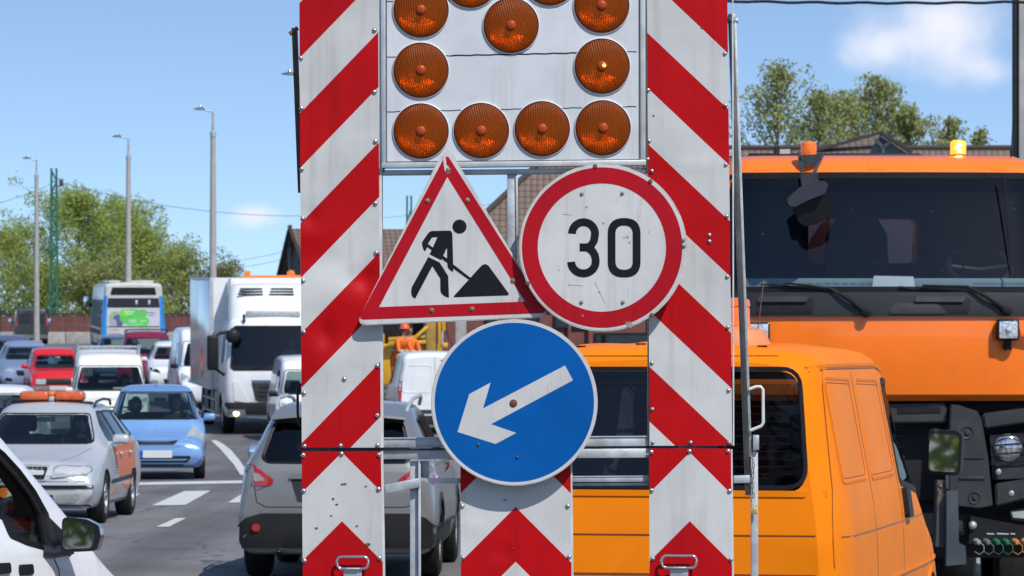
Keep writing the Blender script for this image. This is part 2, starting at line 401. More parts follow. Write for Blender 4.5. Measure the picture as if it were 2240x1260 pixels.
# ---- concrete barrier with pipe rail, and the rust-red sheet fence far behind
def seg_thing(name, label, cat, group=None): return empty(name, (0, 0, 0), (0, 0, 0), label, cat, group)
M_FENCE = mat('rust red sheet', (.16, .055, .05), rough=.8, var=.25, vscale=1.5, bump=.2, bscale=4, dirt=(.09, .05, .045), dirt_amt=.7, dirt_scale=.8)
M_FCAP = mat('dark fence cap', (.04, .03, .03), rough=.8, var=.2)
Yb = 236
r = empty('concrete_barrier', W3(0, 752, Yb), (0, 0, 0), 'long grey concrete crash barrier with thin pipe rail behind the black van', 'barrier')
bm = bmesh.new()
x = -44
while x < 26:
    box(bm, x, x+3.96, 0, .35, -.3, .72, .05); x += 4
finish(bm, 'barrier_wall', M_CONC, r)
bm = bmesh.new(); x = -44
tube(bm, [(-44, .18, 1.12), (26, .18, 1.12)], .03, 6)
while x < 26: tube(bm, [(x, .18, .7), (x, .18, 1.1)], .025, 6); x += 1.6
finish(bm, 'pipe_rail', M_STEELD, r)
r = empty('sheet_fence', W3(0, 752, Yb+6), (0, 0, 0), 'rust red sheet metal fence in panels along the far side of the road', 'fence')
x = -42; bm = bmesh.new(); bc = bmesh.new(); bp_ = bmesh.new()
while x < 36:
    box(bm, x+.06, x+2.9, 0, .05, -.3, 1.72+.05*sin(x))
    for q in range(7): box(bm, x+.3+q*.4, x+.36+q*.4, -.03, -.001, -.3, 1.70)
    box(bc, x, x+3.0, -.06, .1, 1.78, 1.9); box(bp_, x-.06, x+.055, -.08, .08, -.3, 1.775)
    x += 3.0
finish(bm, 'fence_sheets', M_FENCE, r, smooth=False); finish(bc, 'fence_cap', M_FCAP, r, smooth=False); finish(bp_, 'fence_posts', M_FCAP, r, smooth=False)

# ---- street lamps
M_LPOLE = mat('lamp post concrete', (.36, .35, .32), rough=.85, var=.12, vscale=4, dirt=(.2, .19, .17), dirt_amt=.5, dirt_scale=2)
M_LHEAD = mat('lamp head grey', (.12, .16, .17), rough=.4, metal=.4)
def street_lamp(px, Y, ytop, label, wpx=38):
    x = (px-1120)/F*Y; z0 = G(Y); zt = HC+(800-ytop)/F*Y-z0
    r = empty('street_lamp', (x, Y, z0), (0, 0, 0), label, 'street lamp', 'street lamps along the road')
    L = zt-.75; bm = bmesh.new()
    lathe(bm, [(0, -.3), (.155, -.3), (.15, 0), (.085, L-.1), (.08, L), (0, L)], n=16); finish(bm, 'pole', M_LPOLE, r)
    bm = bmesh.new()
    lathe(bm, [(.1, L-.12), (.1, L+.05), (.05, L+.09), (.035, zt-.05), (.035, zt), (0, zt)], n=12)
    tube(bm, [(0, 0, zt-.03), (-.15, 0, zt), (-.33, 0, zt+.05)], .028, 8); finish(bm, 'bracket', M_GALV, r)
    bm = bmesh.new()
    rings = []
    for t, w, h in ((0, .03, .03), (.08, .07, .05), (.3, .11, .075), (.55, .12, .055), (.8, .08, .03), (.9, .02, .012)):
        rings.append([bm.verts.new((-.28-t*.42, w*cos(a), zt+.06+h*sin(a)*(1 if sin(a) > 0 else .4))) for a in [2*pi*k/10 for k in range(10)]])
    for a, b in zip(rings, rings[1:]):
        for k in range(10): bm.faces.new((a[k], a[(k+1) % 10], b[(k+1) % 10], b[k]))
    bm.faces.new(rings[0][::-1]); bm.faces.new(rings[-1])
    finish(bm, 'lamp_head', M_LHEAD, r)
    bm = bmesh.new(); lathe(bm, [(0, 0), (.04, 0), (.055, .03), (.04, .07), (0, .08)], (-.42, 0, zt+.12), n=10); finish(bm, 'photocell', M_CHROME, r)
street_lamp(466, 130, 243, 'tall concrete street lamp rising just behind the white box truck')
street_lamp(281, 155, 302, 'concrete street lamp rising from behind the city bus')
street_lamp(80, 178, 349, 'concrete street lamp above the black van, farthest of the row')
street_lamp(667, 108, 167, 'street lamp whose head peeks out left of the striped warning panel')

# ---- green lattice masts and overhead wires
M_GREEN = mat('green mast paint', (.02, .13, .09), rough=.6, var=.2)
def lattice(px, ytop, Y, w, label):
    x = (px-1120)/F*Y; z0 = G(Y); zt = HC+(800-ytop)/F*Y-z0
    r = empty('lattice_mast', (x, Y, z0), (0, 0, 0), label, 'railway mast', 'green lattice railway masts')
    bm = bmesh.new()
    w1 = w*.62
    for sx_ in (-1, 1):
        for sy in (-1, 1): bar(bm, (sx_*w/2, sy*w/2, -.2), (sx_*w1/2, sy*w1/2, zt), .10)
    n = int(zt/.75)
    for i in range(n):
        z = i*.75; ww = w+(w1-w)*z/zt; w2 = w+(w1-w)*(z+.75)/zt
        s = 1 if i % 2 else -1
        for q in (-1, 1):
            bar(bm, (-s*ww/2, q*ww/2, z), (s*w2/2, q*w2/2, z+.75), .07)
            bar(bm, (q*ww/2, -s*ww/2, z), (q*w2/2, s*w2/2, z+.75), .07)
            bar(bm, (-ww/2, q*ww/2, z), (ww/2, q*ww/2, z), .07)
    finish(bm, 'lattice_frame', M_GREEN, r, smooth=False)
    return r, zt, w1
r1, zt1, _ = lattice(118, 368, 252, .52, 'tall green lattice mast behind the trees on the left')
bm = bmesh.new(); tube(bm, [(.15, 0, zt1-1.25), (.45, 0, zt1-1.1), (.5, 0, zt1-.9)], .05, 6); finish(bm, 'bracket', M_STEELD, r1)
bm = bmesh.new(); box(bm, .35, .6, -.15, .15, zt1-1.15, zt1-.7, .03); finish(bm, 'insulator_box', M_STEELD, r1)
lattice(895, 428, 215, .36, 'green lattice mast seen above the tiled roof through the sign frame')
M_WIRE = mat('overhead wire', (.12, .12, .13), rough=.6, var=.1)
def wire(name, label, pts, r, m=M_WIRE, group=None, cat='cable'):
    bm = bmesh.new(); tube(bm, pts, r, 5); o = finish(bm, name, m); tag(o, label, cat, group); return o
def sagpts(a, b, sag, n=16):
    a, b = Vector(a), Vector(b)
    return [a.lerp(b, t/n)-Vector((0, 0, sag*4*(t/n)*(1-t/n))) for t in range(n+1)]
wire('overhead_wire', 'thin sagging wire running right from the green lattice mast', sagpts(W3(138, 400, 252), W3(760, 470, 235), .75), .016)
wire('overhead_wire', 'thin wire running down left from the green lattice mast', sagpts(W3(104, 407, 252), W3(-60, 460, 262), .1), .016)
wire('overhead_wire', 'upper faint wire right of the street lamp beside the gable', sagpts(W3(470, 577, 240), W3(640, 545, 215), .1), .012)
wire('overhead_wire', 'lower faint wire right of the street lamp beside the gable', sagpts(W3(480, 590, 240), W3(640, 562, 215), .1), .012)
wire('overhead_wire', 'faint wire crossing the sky gap under the lamp board', sagpts(W3(700, 485, 235), W3(1240, 415, 200), .3), .012)
pts = sagpts(W3(1430, -2, 40), W3(2300, 3, 42), .028, 40)
pts = [W3(-900, -900, 36), W3(700, -110, 38), W3(1150, -24, 39.5)]+[p+Vector((0, 0, .006*sin(i*1.3))) for i, p in enumerate(pts)]
wire('overhead_cable', 'thick black twisted cable across the top of the sky to the concrete pole', pts, .016, M_BLACK)
r = empty('concrete_pole', ((2237-1120)/F*44, 44, 0), (0, 0, 0), 'square weathered concrete pole at the right edge behind the orange truck', 'utility pole')
bm = bmesh.new(); box(bm, -.055, .17, -.1, .13, -.2, 6.9, .015); finish(bm, 'pole_shaft', M_CONC, r)
bm = bmesh.new(); box(bm, -.115, -.058, -.06, .05, 0, 6.88, .008); finish(bm, 'cable_duct', M_TRIM, r)

# ---- buildings
def tile_mat(name, ang_scale=(4.4, 4.4, 4.4), c1=(.22, .155, .12), c2=(.12, .085, .068)):
    m, t, b = shader_nodes(name)
    uv = t.nodes.new('ShaderNodeUVMap'); sp = t.nodes.new('ShaderNodeSeparateXYZ'); t.links.new(uv.outputs[0], sp.inputs[0])
    u = mathn(t, 'FRACT', mathn(t, 'DIVIDE', sp.outputs[0], .24)); v = mathn(t, 'FRACT', mathn(t, 'DIVIDE', sp.outputs[1], .31))
    h1 = mathn(t, 'ABSOLUTE', mathn(t, 'SINE', mathn(t, 'MULTIPLY', u, pi)))
    hh = mathn(t, 'ADD', mathn(t, 'MULTIPLY', h1, .6), mathn(t, 'MULTIPLY', mathn(t, 'SUBTRACT', 1.0, v), .6))
    n = t.nodes.new('ShaderNodeTexNoise'); n.inputs['Scale'].default_value = 2.2; n.inputs['Detail'].default_value = 8; t.links.new(uv.outputs[0], n.inputs['Vector'])
    wn = t.nodes.new('ShaderNodeTexWhiteNoise'); cb = t.nodes.new('ShaderNodeCombineXYZ')
    t.links.new(mathn(t, 'FLOOR', mathn(t, 'DIVIDE', sp.outputs[0], .24)), cb.inputs[0]); t.links.new(mathn(t, 'FLOOR', mathn(t, 'DIVIDE', sp.outputs[1], .31)), cb.inputs[1])
    t.links.new(cb.outputs[0], wn.inputs['Vector'])
    mx = t.nodes.new('ShaderNodeMix'); mx.data_type = 'RGBA'; mx.inputs[6].default_value = (*c1, 1); mx.inputs[7].default_value = (*c2, 1)
    t.links.new(mathn(t, 'ADD', mathn(t, 'MULTIPLY', n.outputs[0], .7), mathn(t, 'MULTIPLY', wn.outputs[0], .25)), mx.inputs[0])
    jn = mathn(t, 'MAXIMUM', mathn(t, 'GREATER_THAN', v, .86), mathn(t, 'LESS_THAN', u, .1))
    m2 = t.nodes.new('ShaderNodeMix'); m2.data_type = 'RGBA'; t.links.new(mathn(t, 'MULTIPLY', jn, .75), m2.inputs[0]); t.links.new(mx.outputs[2], m2.inputs[6]); m2.inputs[7].default_value = (.02, .016, .014, 1)
    t.links.new(m2.outputs[2], b.inputs['Base Color']); b.inputs['Roughness'].default_value = .85
    bp = t.nodes.new('ShaderNodeBump'); bp.inputs['Strength'].default_value = .9; bp.inputs['Distance'].default_value = .06
    t.links.new(hh, bp.inputs['Height']); t.links.new(bp.outputs[0], b.inputs['Normal'])
    return m
M_TILE = tile_mat('brown roof tiles')
M_BWALL = mat('dark red boarded wall', (.17, .06, .05), rough=.85, var=.2, vscale=2, bump=.2, bscale=6)
M_GABLE = mat('dark slate boards', (.05, .06, .065), rough=.7, var=.25, vscale=5)
M_GABL2 = mat('blue grey boards', (.13, .15, .17), rough=.7, var=.2, vscale=5)
def roof_plane(bm, a, b, c, d, th=.18):
    """a-b eave left->right, d-c ridge left->right; uv in metres on the top face"""
    a, b, c, d = map(Vector, (a, b, c, d)); nrm = (b-a).cross(d-a).normalized()
    if nrm.z < 0: nrm = -nrm
    top = [bm.verts.new(p) for p in (a, b, c, d)]; bot = [bm.verts.new(p-nrm*th) for p in (a, b, c, d)]
    uvl = bm.loops.layers.uv.verify(); e = (b-a).normalized(); s = nrm.cross(e)
    def mk(vs):
        f = bm.faces.new(vs)
        for l in f.loops:
            q = l.vert.co-a; l[uvl].uv = (q.dot(e), q.dot(s)*(1 if s.z > 0 else -1))
    mk(top); mk(bot[::-1])
    for i in range(4): mk((top[i], bot[i], bot[(i+1) % 4], top[(i+1) % 4]))
# small gabled house at the left, gable towards the left and the camera
YA = 172
hA = empty('gabled_house', (0, 0, 0), (0, 0, 0), 'house with brown tiled roof and dark boarded gable beyond the box truck', 'house')
pk = W3(635, 500, YA); lf = W3(610, 610, YA+6); rt = W3(690, 640, YA-4)
D = Vector((26, 3.5, 0))          # ridge direction to the right
bm = bmesh.new(); roof_plane(bm, rt, rt+D, pk+D, pk); roof_plane(bm, lf+D, lf, pk, pk+D)
finish(bm, 'roof', M_TILE, hA, smooth=False)
bm = bmesh.new()
gl = [lf+Vector((.35, 0, -.2)), rt+Vector((.1, .2, -.2)), pk+Vector((.3, 0, -.35))]
base = [Vector((gl[0].x, gl[0].y, G(YA))), Vector((gl[1].x, gl[1].y, G(YA)))]
vs = [bm.verts.new(p) for p in (base[0], base[1], gl[1], gl[2], gl[0])]; bm.faces.new(vs)
vs2 = [bm.verts.new(v.co+D) for v in vs]; bm.faces.new(vs2[::-1])
for i in range(5): bm.faces.new((vs[i], vs2[i], vs2[(i+1) % 5], vs[(i+1) % 5]))
bmesh.ops.recalc_face_normals(bm, faces=bm.faces)
finish(bm, 'wall', M_GABLE, hA, smooth=False)
bm = bmesh.new()                  # raised boards in a V pattern on the gable
gx = (gl[1]-gl[0]); gx.z = 0; gx.normalize(); mid = Vector((pk.x+.15, pk.y, 0)); outn = Vector((gx.y, -gx.x, 0))*.06
def gp(u, z): return mid+gx*u+Vector((0, 0, z))+outn+Vector((-.12, 0, 0))
for k in range(7):
    for s in (-1, 1):
        zt_ = pk.z-.9-k*.55
        bar(bm, gp(.04*s, zt_-1.15), gp(.35*s+.02*k*s, zt_+.05), .13, .05, up=outn.normalized())
for k in range(4):
    for s in (-1, 1): bar(bm, gp((.45+k*.28)*s, pk.z-3.9-k*.2), gp((.62+k*.34)*s, pk.z-2.5-k*.7), .13, .05, up=outn.normalized())
finish(bm, 'gable_boards', M_GABL2, hA, smooth=False)
bm = bmesh.new()
bar(bm, pk+Vector((-.02, -.05, .03)), lf+Vector((-.05, -.05, .03)), .14, .3); bar(bm, pk+Vector((-.02, -.05, .03)), rt+Vector((-.05, -.05, .03)), .14, .3)
finish(bm, 'verge_boards', M_FCAP, hA, smooth=False)
bm = bmesh.new(); bar(bm, gp(0, pk.z-4.6), gp(0, pk.z-3.4), .9, .04, up=outn.normalized()); finish(bm, 'gable_window', M_TRIM, hA, smooth=False)

# the long station building with the big hipped roof
YB = 150; s = F/YB
hB = empty('station_building', (0, 0, 0), (0, 0, 0), 'long building with big brown tiled roof and dark red walls behind the orange vehicles', 'building')
rl = W3(1218, 323, YB); rr_ = W3(2500, 323, YB); el = W3(880, 640, YB-5); er = W3(2500, 640, YB-5)
bl = W3(880, 640, YB+17); br = W3(2500, 640, YB+17)
bm = bmesh.new(); roof_plane(bm, el, er, rr_, rl, .2); roof_plane(bm, br, bl, rl, rr_, .2)
roof_plane(bm, bl, el, rl, rl+Vector((0, .02, 0)), .2)
finish(bm, 'roof', M_TILE, hB, smooth=False)
bm = bmesh.new(); box(bm, el.x+.5, er.x, YB-4.4, YB+16.5, G(YB)-1.8, el.z-.1); finish(bm, 'wall', M_BWALL, hB, smooth=False)
bm = bmesh.new(); tube(bm, [rl+Vector((0, -.02, .0)), rr_+Vector((0, -.02, .0))], .10, 8); tube(bm, [el+Vector((0, 0, .06)), rl+Vector((0, 0, .06))], .12, 8); finish(bm, 'ridge_tiles', M_TILE, hB)
for (a, b_, y0, y1) in ((1300, 1425, 728, 800), (1210, 1290, 690, 722), (1060, 1180, 690, 730), (1640, 1760, 690, 760)):
    p = W3(a, y0, YB-4.4); q = W3(b_, y1, YB-4.4)
    bm = bmesh.new(); box(bm, p.x, q.x, YB-4.46, YB-4.404, q.z, p.z); f_ = finish(bm, 'window', M_TRIM, hB, smooth=False)
    bm = bmesh.new(); box(bm, p.x+.1, q.x-.1, YB-4.475, YB-4.462, q.z+.1, p.z-.1); finish(bm, 'pane', M_GLASSD, f_, smooth=False)
for px in (1245, 1290, 1425):
    p = W3(px, 700, YB-4.6); bm = bmesh.new(); tube(bm, [(p.x, YB-4.6, G(YB)-1), (p.x, YB-4.6, el.z-.1)], .07, 8); finish(bm, 'drainpipe', M_BWALL, hB)
# cross gable on the right
pk2 = W3(1926, 290, YB-9.5); a0 = W3(1640, 395, YB-9.5); a1 = W3(2035, 360, YB-9.5)
bm = bmesh.new(); roof_plane(bm, a0, pk2, pk2+Vector((0, 10, 0)), a0+Vector((0, 10, 0)), .12); roof_plane(bm, pk2, a1, a1+Vector((0, 10, 0)), pk2+Vector((0, 10, 0)), .12)
finish(bm, 'dormer_roof', M_TILE, hB, smooth=False)
def long_slope(name):
    # left face of the cross gable, turned towards the camera
    bm = bmesh.new(); P1 = W3(1600, 372, YB-13); P2 = W3(1880, 372, YB-13); P3 = W3(1926, 290, YB-9.6); P4 = W3(1780, 330, YB-6)
    roof_plane(bm, P1, P2, P3, P4, .1); return finish(bm, name, M_TILE, hB, smooth=False)
long_slope('dormer_slope')
bm = bmesh.new(); q1 = W3(1888, 372, YB-13.2); q2 = W3(1990, 372, YB-13.2); q3 = W3(1928, 295, YB-10.2)
q3b = W3(1928, 295, YB-10.0)
extr(bm, [[(1885, 345), (1990, 345), (1930, 297)]], lambda u, v, d: W3(u, v, YB-11+d), 0, .3); finish(bm, 'dormer_gable', M_GABL2, hB, smooth=False)
bm = bmesh.new()
for (u0, v0, u1, v1) in ((1915, 305, 1932, 322), (1947, 310, 1932, 322), (1932, 322, 1932, 345)):
    bar(bm, W3(u0, v0, YB-11.1), W3(u1, v1, YB-11.1), .12, .1)
finish(bm, 'gable_battens', mat('pale battens', (.3, .34, .36), rough=.6), hB, smooth=False)
bm = bmesh.new(); bar(bm, W3(1926, 290, YB-11.3), W3(1995, 332, YB-11.3), .12, .4); bar(bm, W3(1926, 290, YB-11.3), W3(1790, 328, YB-11.3), .1, .4); finish(bm, 'verge_boards', M_FCAP, hB, smooth=False)
p = W3(1008, 760, YB-6); bm = bmesh.new(); box(bm, p.x-.2, p.x+.2, YB-6.2, YB-5.8, G(YB)-1, HC+2.2, .03)
tag(finish(bm, 'concrete_post', M_CONC), 'pale concrete post standing right of the yellow excavator arm', 'post')

# ---- trees
M_BARK = mat('tree bark', (.10, .085, .065), rough=.95, var=.3, vscale=4, bump=.6, bscale=8)
def leaf_mat(name, c, c2):
    m, t, b = shader_nodes(name)
    oi = t.nodes.new('ShaderNodeTexCoord'); n = t.nodes.new('ShaderNodeTexNoise'); n.inputs['Scale'].default_value = .9; n.inputs['Detail'].default_value = 9
    n.inputs['Roughness'].default_value = .75
    t.links.new(oi.outputs['Object'], n.inputs['Vector'])
    r = t.nodes.new('ShaderNodeMapRange'); r.inputs[1].default_value = .35; r.inputs[2].default_value = .65; t.links.new(n.outputs[0], r.inputs[0])
    mx = t.nodes.new('ShaderNodeMix'); mx.data_type = 'RGBA'; t.links.new(r.outputs[0], mx.inputs[0]); mx.inputs[6].default_value = (*c, 1); mx.inputs[7].default_value = (*c2, 1)
    t.links.new(mx.outputs[2], b.inputs['Base Color']); b.inputs['Roughness'].default_value = .6
    tl = t.nodes.new('ShaderNodeBsdfTranslucent'); t.links.new(mx.outputs[2], tl.inputs[0]); ms = t.nodes.new('ShaderNodeMixShader'); ms.inputs[0].default_value = .35
    t.links.new(b.outputs[0], ms.inputs[1]); t.links.new(tl.outputs[0], ms.inputs[2]); t.links.new(ms.outputs[0], t.nodes['Material Output'].inputs[0])
    return m
M_LEAF = leaf_mat('spring leaves', (.21, .28, .055), (.45, .52, .13))
M_LEAF2 = leaf_mat('olive leaves', (.20, .23, .07), (.42, .44, .15))
M_LEAF3 = leaf_mat('yellowish leaves', (.16, .18, .06), (.28, .28, .10))
def tree(base, H, R, label, name='poplar_tree', group='trees beyond the road', leafm=None, seed=0, nleaf=9000, lsize=.14, crown0=.15, squash=1.0, dens=1.0, cat='tree'):
    rnd = random.Random(seed); r = empty(name, base, (0, 0, rnd.random()*6), label, cat, group)
    bt = bmesh.new(); clumps = []
    tube(bt, [(0, 0, -.3), (.05, 0, H*.25), (-.05, .08, H*.5), (.02, 0, H*.93)], [.04*H**.9*.5, .028*H**.9*.5, .02*H**.9*.5, .004*H], 8)
    nb = 34
    for i in range(nb):
        h = H*(crown0+(1-crown0)*(i+.5)/nb*.98); a = i*2.4+rnd.random()
        t_ = (h/H-crown0)/(1-crown0)
        prof = (sin(pi*min(1, max(0, (t_*.86+.14))**.8))**.6)*(1 if t_ < .6 else 1-.55*(t_-.6)/.4)
        L = R*prof*(.5+.75*rnd.random())
        p0 = Vector((0, 0, h-.25*L)); d = Vector((cos(a), sin(a)*squash, .35+.5*rnd.random()+.6*t_))
        p1 = p0+d*L*.5; p2 = p0+d*L+Vector((0, 0, .15*L))
        tube(bt, [p0, p1, p2], [.012*H*.35, .008*H*.3, .01], 5, cap=False)
        for q in range(5):
            c = p0.lerp(p2, .38+.16*q)+Vector((rnd.uniform(-1, 1), rnd.uniform(-1, 1), rnd.uniform(-.5, .7)))*R*.17
            clumps.append((c, R*(.10+.13*rnd.random())))
            tube(bt, [p0.lerp(p2, .3+.15*q), c], [.015, .008], 4, cap=False)
    for q in range(6): clumps.append((Vector((rnd.uniform(-.1, .1)*R, rnd.uniform(-.1, .1)*R, H*(.86+.025*q))), R*.10))
    finish(bt, 'trunk', M_BARK, r)
    V_ = []; Fc = []
    tw = sum(c[1]**2 for c in clumps)
    for c, cr in clumps:
        n = int(nleaf*cr**2/tw)
        for _ in range(n):
            while True:
                q = Vector((rnd.uniform(-1, 1), rnd.uniform(-1, 1), rnd.uniform(-1, 1)))
                if q.length <= 1: break
            q = q.normalized()*(q.length**.6)
            p = c+Vector((q.x*cr*1.25, q.y*cr*1.25, q.z*cr*.95))
            if rnd.random() < .06: p += q*cr*.8
            sz = lsize*(.6+.8*rnd.random())
            u = Vector((rnd.gauss(0, 1), rnd.gauss(0, 1), rnd.gauss(0, .7))).normalized(); w = u.orthogonal().normalized(); w.rotate(Matrix.Rotation(rnd.random()*6.28, 3, u))
            v2 = u.cross(w); i0 = len(V_)
            V_ += [p-w*sz*.6, p+v2*sz*.33+u*sz*.1, p+w*sz*.6, p-v2*sz*.33+u*sz*.1]; Fc.append((i0, i0+1, i0+2, i0+3))
    me = bpy.data.meshes.new('crown'); me.from_pydata([tuple(v) for v in V_], [], Fc); me.materials.append(leafm or M_LEAF)
    o = bpy.data.objects.new('crown', me); link(o); o.parent = r
    return r
def tree_px(px, ytop, Y, R, label, **k):
    z0 = G(Y) if Y < 400 else 0
    return tree(((px-1120)/F*Y, Y, z0), HC+(800-ytop)/F*Y-z0, R, label, **k)
tree_px(20, 520, 268, 3.6, 'spreading green tree at the left edge behind the street lamp', seed=1, nleaf=15000)
tree_px(172, 438, 262, 3.9, 'tallest bushy green tree behind the black van, in front of the lattice mast', seed=2, nleaf=22000)
tree_px(262, 450, 276, 3.2, 'tall green tree whose tip shows left of the middle street lamp', seed=3, nleaf=17000)
tree_px(318, 520, 262, 3.2, 'green tree directly behind the city bus', seed=4, leafm=M_LEAF, nleaf=15000)
tree_px(395, 565, 270, 3.0, 'lower yellowish green tree between the bus and the box truck', seed=5, leafm=M_LEAF3, nleaf=13000, name='bushy_tree')
tree_px(485, 598, 272, 2.6, 'low tree whose tip shows above the white box body', seed=6, leafm=M_LEAF3, nleaf=9000, name='bushy_tree')
tree_px(105, 600, 258, 3.2, 'low bushy tree above the rust red fence beside the black van', seed=7, nleaf=12000, name='bushy_tree', crown0=.05)
tree_px(225, 600, 256, 3.0, 'low bushy tree hugging the left side of the city bus', seed=8, nleaf=12000, name='bushy_tree', crown0=.05, leafm=M_LEAF2)
tree_px(1700, 152, 190, 2.3, 'airy leafy tree just right of the striped panel above the roof', seed=11, leafm=M_LEAF2, nleaf=4600, lsize=.15, crown0=.45)
tree_px(1790, 205, 186, 1.9, 'small leafy tree above the first orange beacon', seed=15, leafm=M_LEAF2, nleaf=4500, lsize=.15, crown0=.5)
tree_px(1845, 215, 192, 2.0, 'round leafy treetop left of the roof gable', seed=12, leafm=M_LEAF2, nleaf=5200, lsize=.15, crown0=.5)
tree_px(1925, 185, 194, 2.2, 'tallest leafy treetop directly above the grey roof gable', seed=13, leafm=M_LEAF2, nleaf=6000, lsize=.15, crown0=.5)
tree_px(1990, 240, 190, 1.7, 'leafy treetop on the right of the roof gable', seed=16, leafm=M_LEAF2, nleaf=5000, lsize=.15, crown0=.5)
tree_px(2082, 262, 196, 1.2, 'small treetop just left of the glowing beacon', seed=14, leafm=M_LEAF2, nleaf=3000, lsize=.15, crown0=.6)
tree_px(2142, 288, 196, 1.0, 'lowest small treetop right of the glowing beacon', seed=17, leafm=M_LEAF2, nleaf=1500, lsize=.15, crown0=.65)

# trees on the near side of the road, behind the viewer: they show in the two door mirrors
tree((-.7, -7, 0), 3.2, 2.4, 'green bush reflected in the black door mirror of the orange van', seed=21, nleaf=9000, lsize=.16, crown0=.02, name='roadside_bush', group=None)
tree((-6.2, 2, 0), 3.2, 2.6, 'green bush reflected in the black door mirror of the white van at lower left', seed=22, nleaf=9000, lsize=.16, crown0=.02, name='roadside_bush', group=None)
# ================================================================ WARNING TRAILER  (front plane y = Y0, 600 photo px = 1 m)
Y0 = 14.17
def S(px, py): return ((px-1120)/600, HC-(py-800)/600)
TR = empty('warning_trailer', (0, 0, 0), (0, 0, 0), 'road works warning trailer with striped panels, amber lamp board and three road signs', 'warning trailer')
def fpx(u, v, d):            # photo pixel + depth behind the front plane (negative = towards the camera)
    x, z = S(u, v); return Vector((x, Y0+d, z))
def plate(name, loops, d0, d1, m, parent, label=None, smooth=False):
    bm = bmesh.new(); extr(bm, loops, fpx, d0, d1); return finish(bm, name, m, parent, smooth=smooth, label=label)
def sheet_mat(name, mode, a, b=0, scratch=.35, red=(.44, .003, .005), white=(.55, .545, .53)):
    """retro-reflective sheeting with printed stripes. mode diag: a=z of a band edge at x=0, b=slope; chev: a=centre x, b=apex z"""
    m, t, bs = shader_nodes(name)
    tcn = t.nodes.new('ShaderNodeTexCoord'); sp = t.nodes.new('ShaderNodeSeparateXYZ'); t.links.new(tcn.outputs['Object'], sp.inputs[0])
    P = 242/600
    if mode == 'diag':
        q = mathn(t, 'SUBTRACT', sp.outputs[2], mathn(t, 'ADD', a, mathn(t, 'MULTIPLY', sp.outputs[0], b)))
        k = mathn(t, 'LESS_THAN', mathn(t, 'FRACT', mathn(t, 'ADD', mathn(t, 'DIVIDE', q, P), 50.0)), .4975)
    elif mode == 'chev':
        q = mathn(t, 'ADD', sp.outputs[2], mathn(t, 'ABSOLUTE', mathn(t, 'SUBTRACT', sp.outputs[0], a)))
        ph = mathn(t, 'DIVIDE', mathn(t, 'SUBTRACT', b, q), 270/600)     # 0 at white apex
        k = mathn(t, 'GREATER_THAN', mathn(t, 'FRACT', mathn(t, 'ADD', ph, 50.0)), 150/270)
    else: k = None
    def nz(s, d=6, r=.6, v=None):
        n = t.nodes.new('ShaderNodeTexNoise'); n.inputs['Scale'].default_value = s; n.inputs['Detail'].default_value = d; n.inputs['Roughness'].default_value = r
        t.links.new(v or tcn.outputs['Object'], n.inputs['Vector']); return n.outputs[0]
    mx = t.nodes.new('ShaderNodeMix'); mx.data_type = 'RGBA'
    mx.inputs[6].default_value = (*white, 1); mx.inputs[7].default_value = (*red, 1)
    if k is not None: t.links.new(k, mx.inputs[0])
    else: mx.inputs[0].default_value = a
    # slow tonal variation
    r = t.nodes.new('ShaderNodeMapRange'); t.links.new(nz(3.5, 5), r.inputs[0]); r.inputs[1].default_value = .3; r.inputs[2].default_value = .7; r.inputs[3].default_value = .87; r.inputs[4].default_value = 1.08
    m2 = t.nodes.new('ShaderNodeMix'); m2.data_type = 'RGBA'; m2.blend_type = 'MULTIPLY'; m2.inputs[0].default_value = 1
    t.links.new(mx.outputs[2], m2.inputs[6]); t.links.new(r.outputs[0], m2.inputs[7])
    # fine scratches, grime specks, rain streaks
    mp = t.nodes.new('ShaderNodeMapping'); mp.inputs['Scale'].default_value = (60, 60, 3); mp.inputs['Rotation'].default_value = (0, .5, 0); t.links.new(tcn.outputs['Object'], mp.inputs[0])
    sc = mathn(t, 'MULTIPLY', mathn(t, 'GREATER_THAN', nz(1.0, 2, .5, mp.outputs[0]), .74), .35*scratch)
    vo = t.nodes.new('ShaderNodeTexVoronoi'); vo.inputs['Scale'].default_value = 15; t.links.new(tcn.outputs['Object'], vo.inputs['Vector'])
    sk = mathn(t, 'MULTIPLY', mathn(t, 'LESS_THAN', vo.outputs['Distance'], mathn(t, 'MULTIPLY', mathn(t, 'SUBTRACT', nz(5), .56), .35)), .8)
    mp2 = t.nodes.new('ShaderNodeMapping'); mp2.inputs['Scale'].default_value = (22, 22, 1.2); t.links.new(tcn.outputs['Object'], mp2.inputs[0])
    r5 = t.nodes.new('ShaderNodeMapRange'); t.links.new(nz(1, 5, .6, mp2.outputs[0]), r5.inputs[0]); r5.inputs[1].default_value = .52; r5.inputs[2].default_value = .8; r5.inputs[4].default_value = .32
    tot = mathn(t, 'MINIMUM', mathn(t, 'ADD', mathn(t, 'ADD', sc, sk), r5.outputs[0]), .85)
    m3 = t.nodes.new('ShaderNodeMix'); m3.data_type = 'RGBA'; m3.blend_type = 'MULTIPLY'; t.links.new(tot, m3.inputs[0]); t.links.new(m2.outputs[2], m3.inputs[6]); m3.inputs[7].default_value = (.34, .30, .26, 1)
    bs.inputs['Specular IOR Level'].default_value = .16
    t.links.new(m3.outputs[2], bs.inputs['Base Color'])
    r6 = t.nodes.new('ShaderNodeMapRange'); t.links.new(nz(9), r6.inputs[0]); r6.inputs[3].default_value = .28; r6.inputs[4].default_value = .5; t.links.new(r6.outputs[0], bs.inputs['Roughness'])
    bp = t.nodes.new('ShaderNodeBump'); bp.inputs['Strength'].default_value = .25; bp.inputs['Distance'].default_value = .01; t.links.new(nz(5, 3), bp.inputs['Height']); t.links.new(bp.outputs[0], bs.inputs['Normal'])
    return m
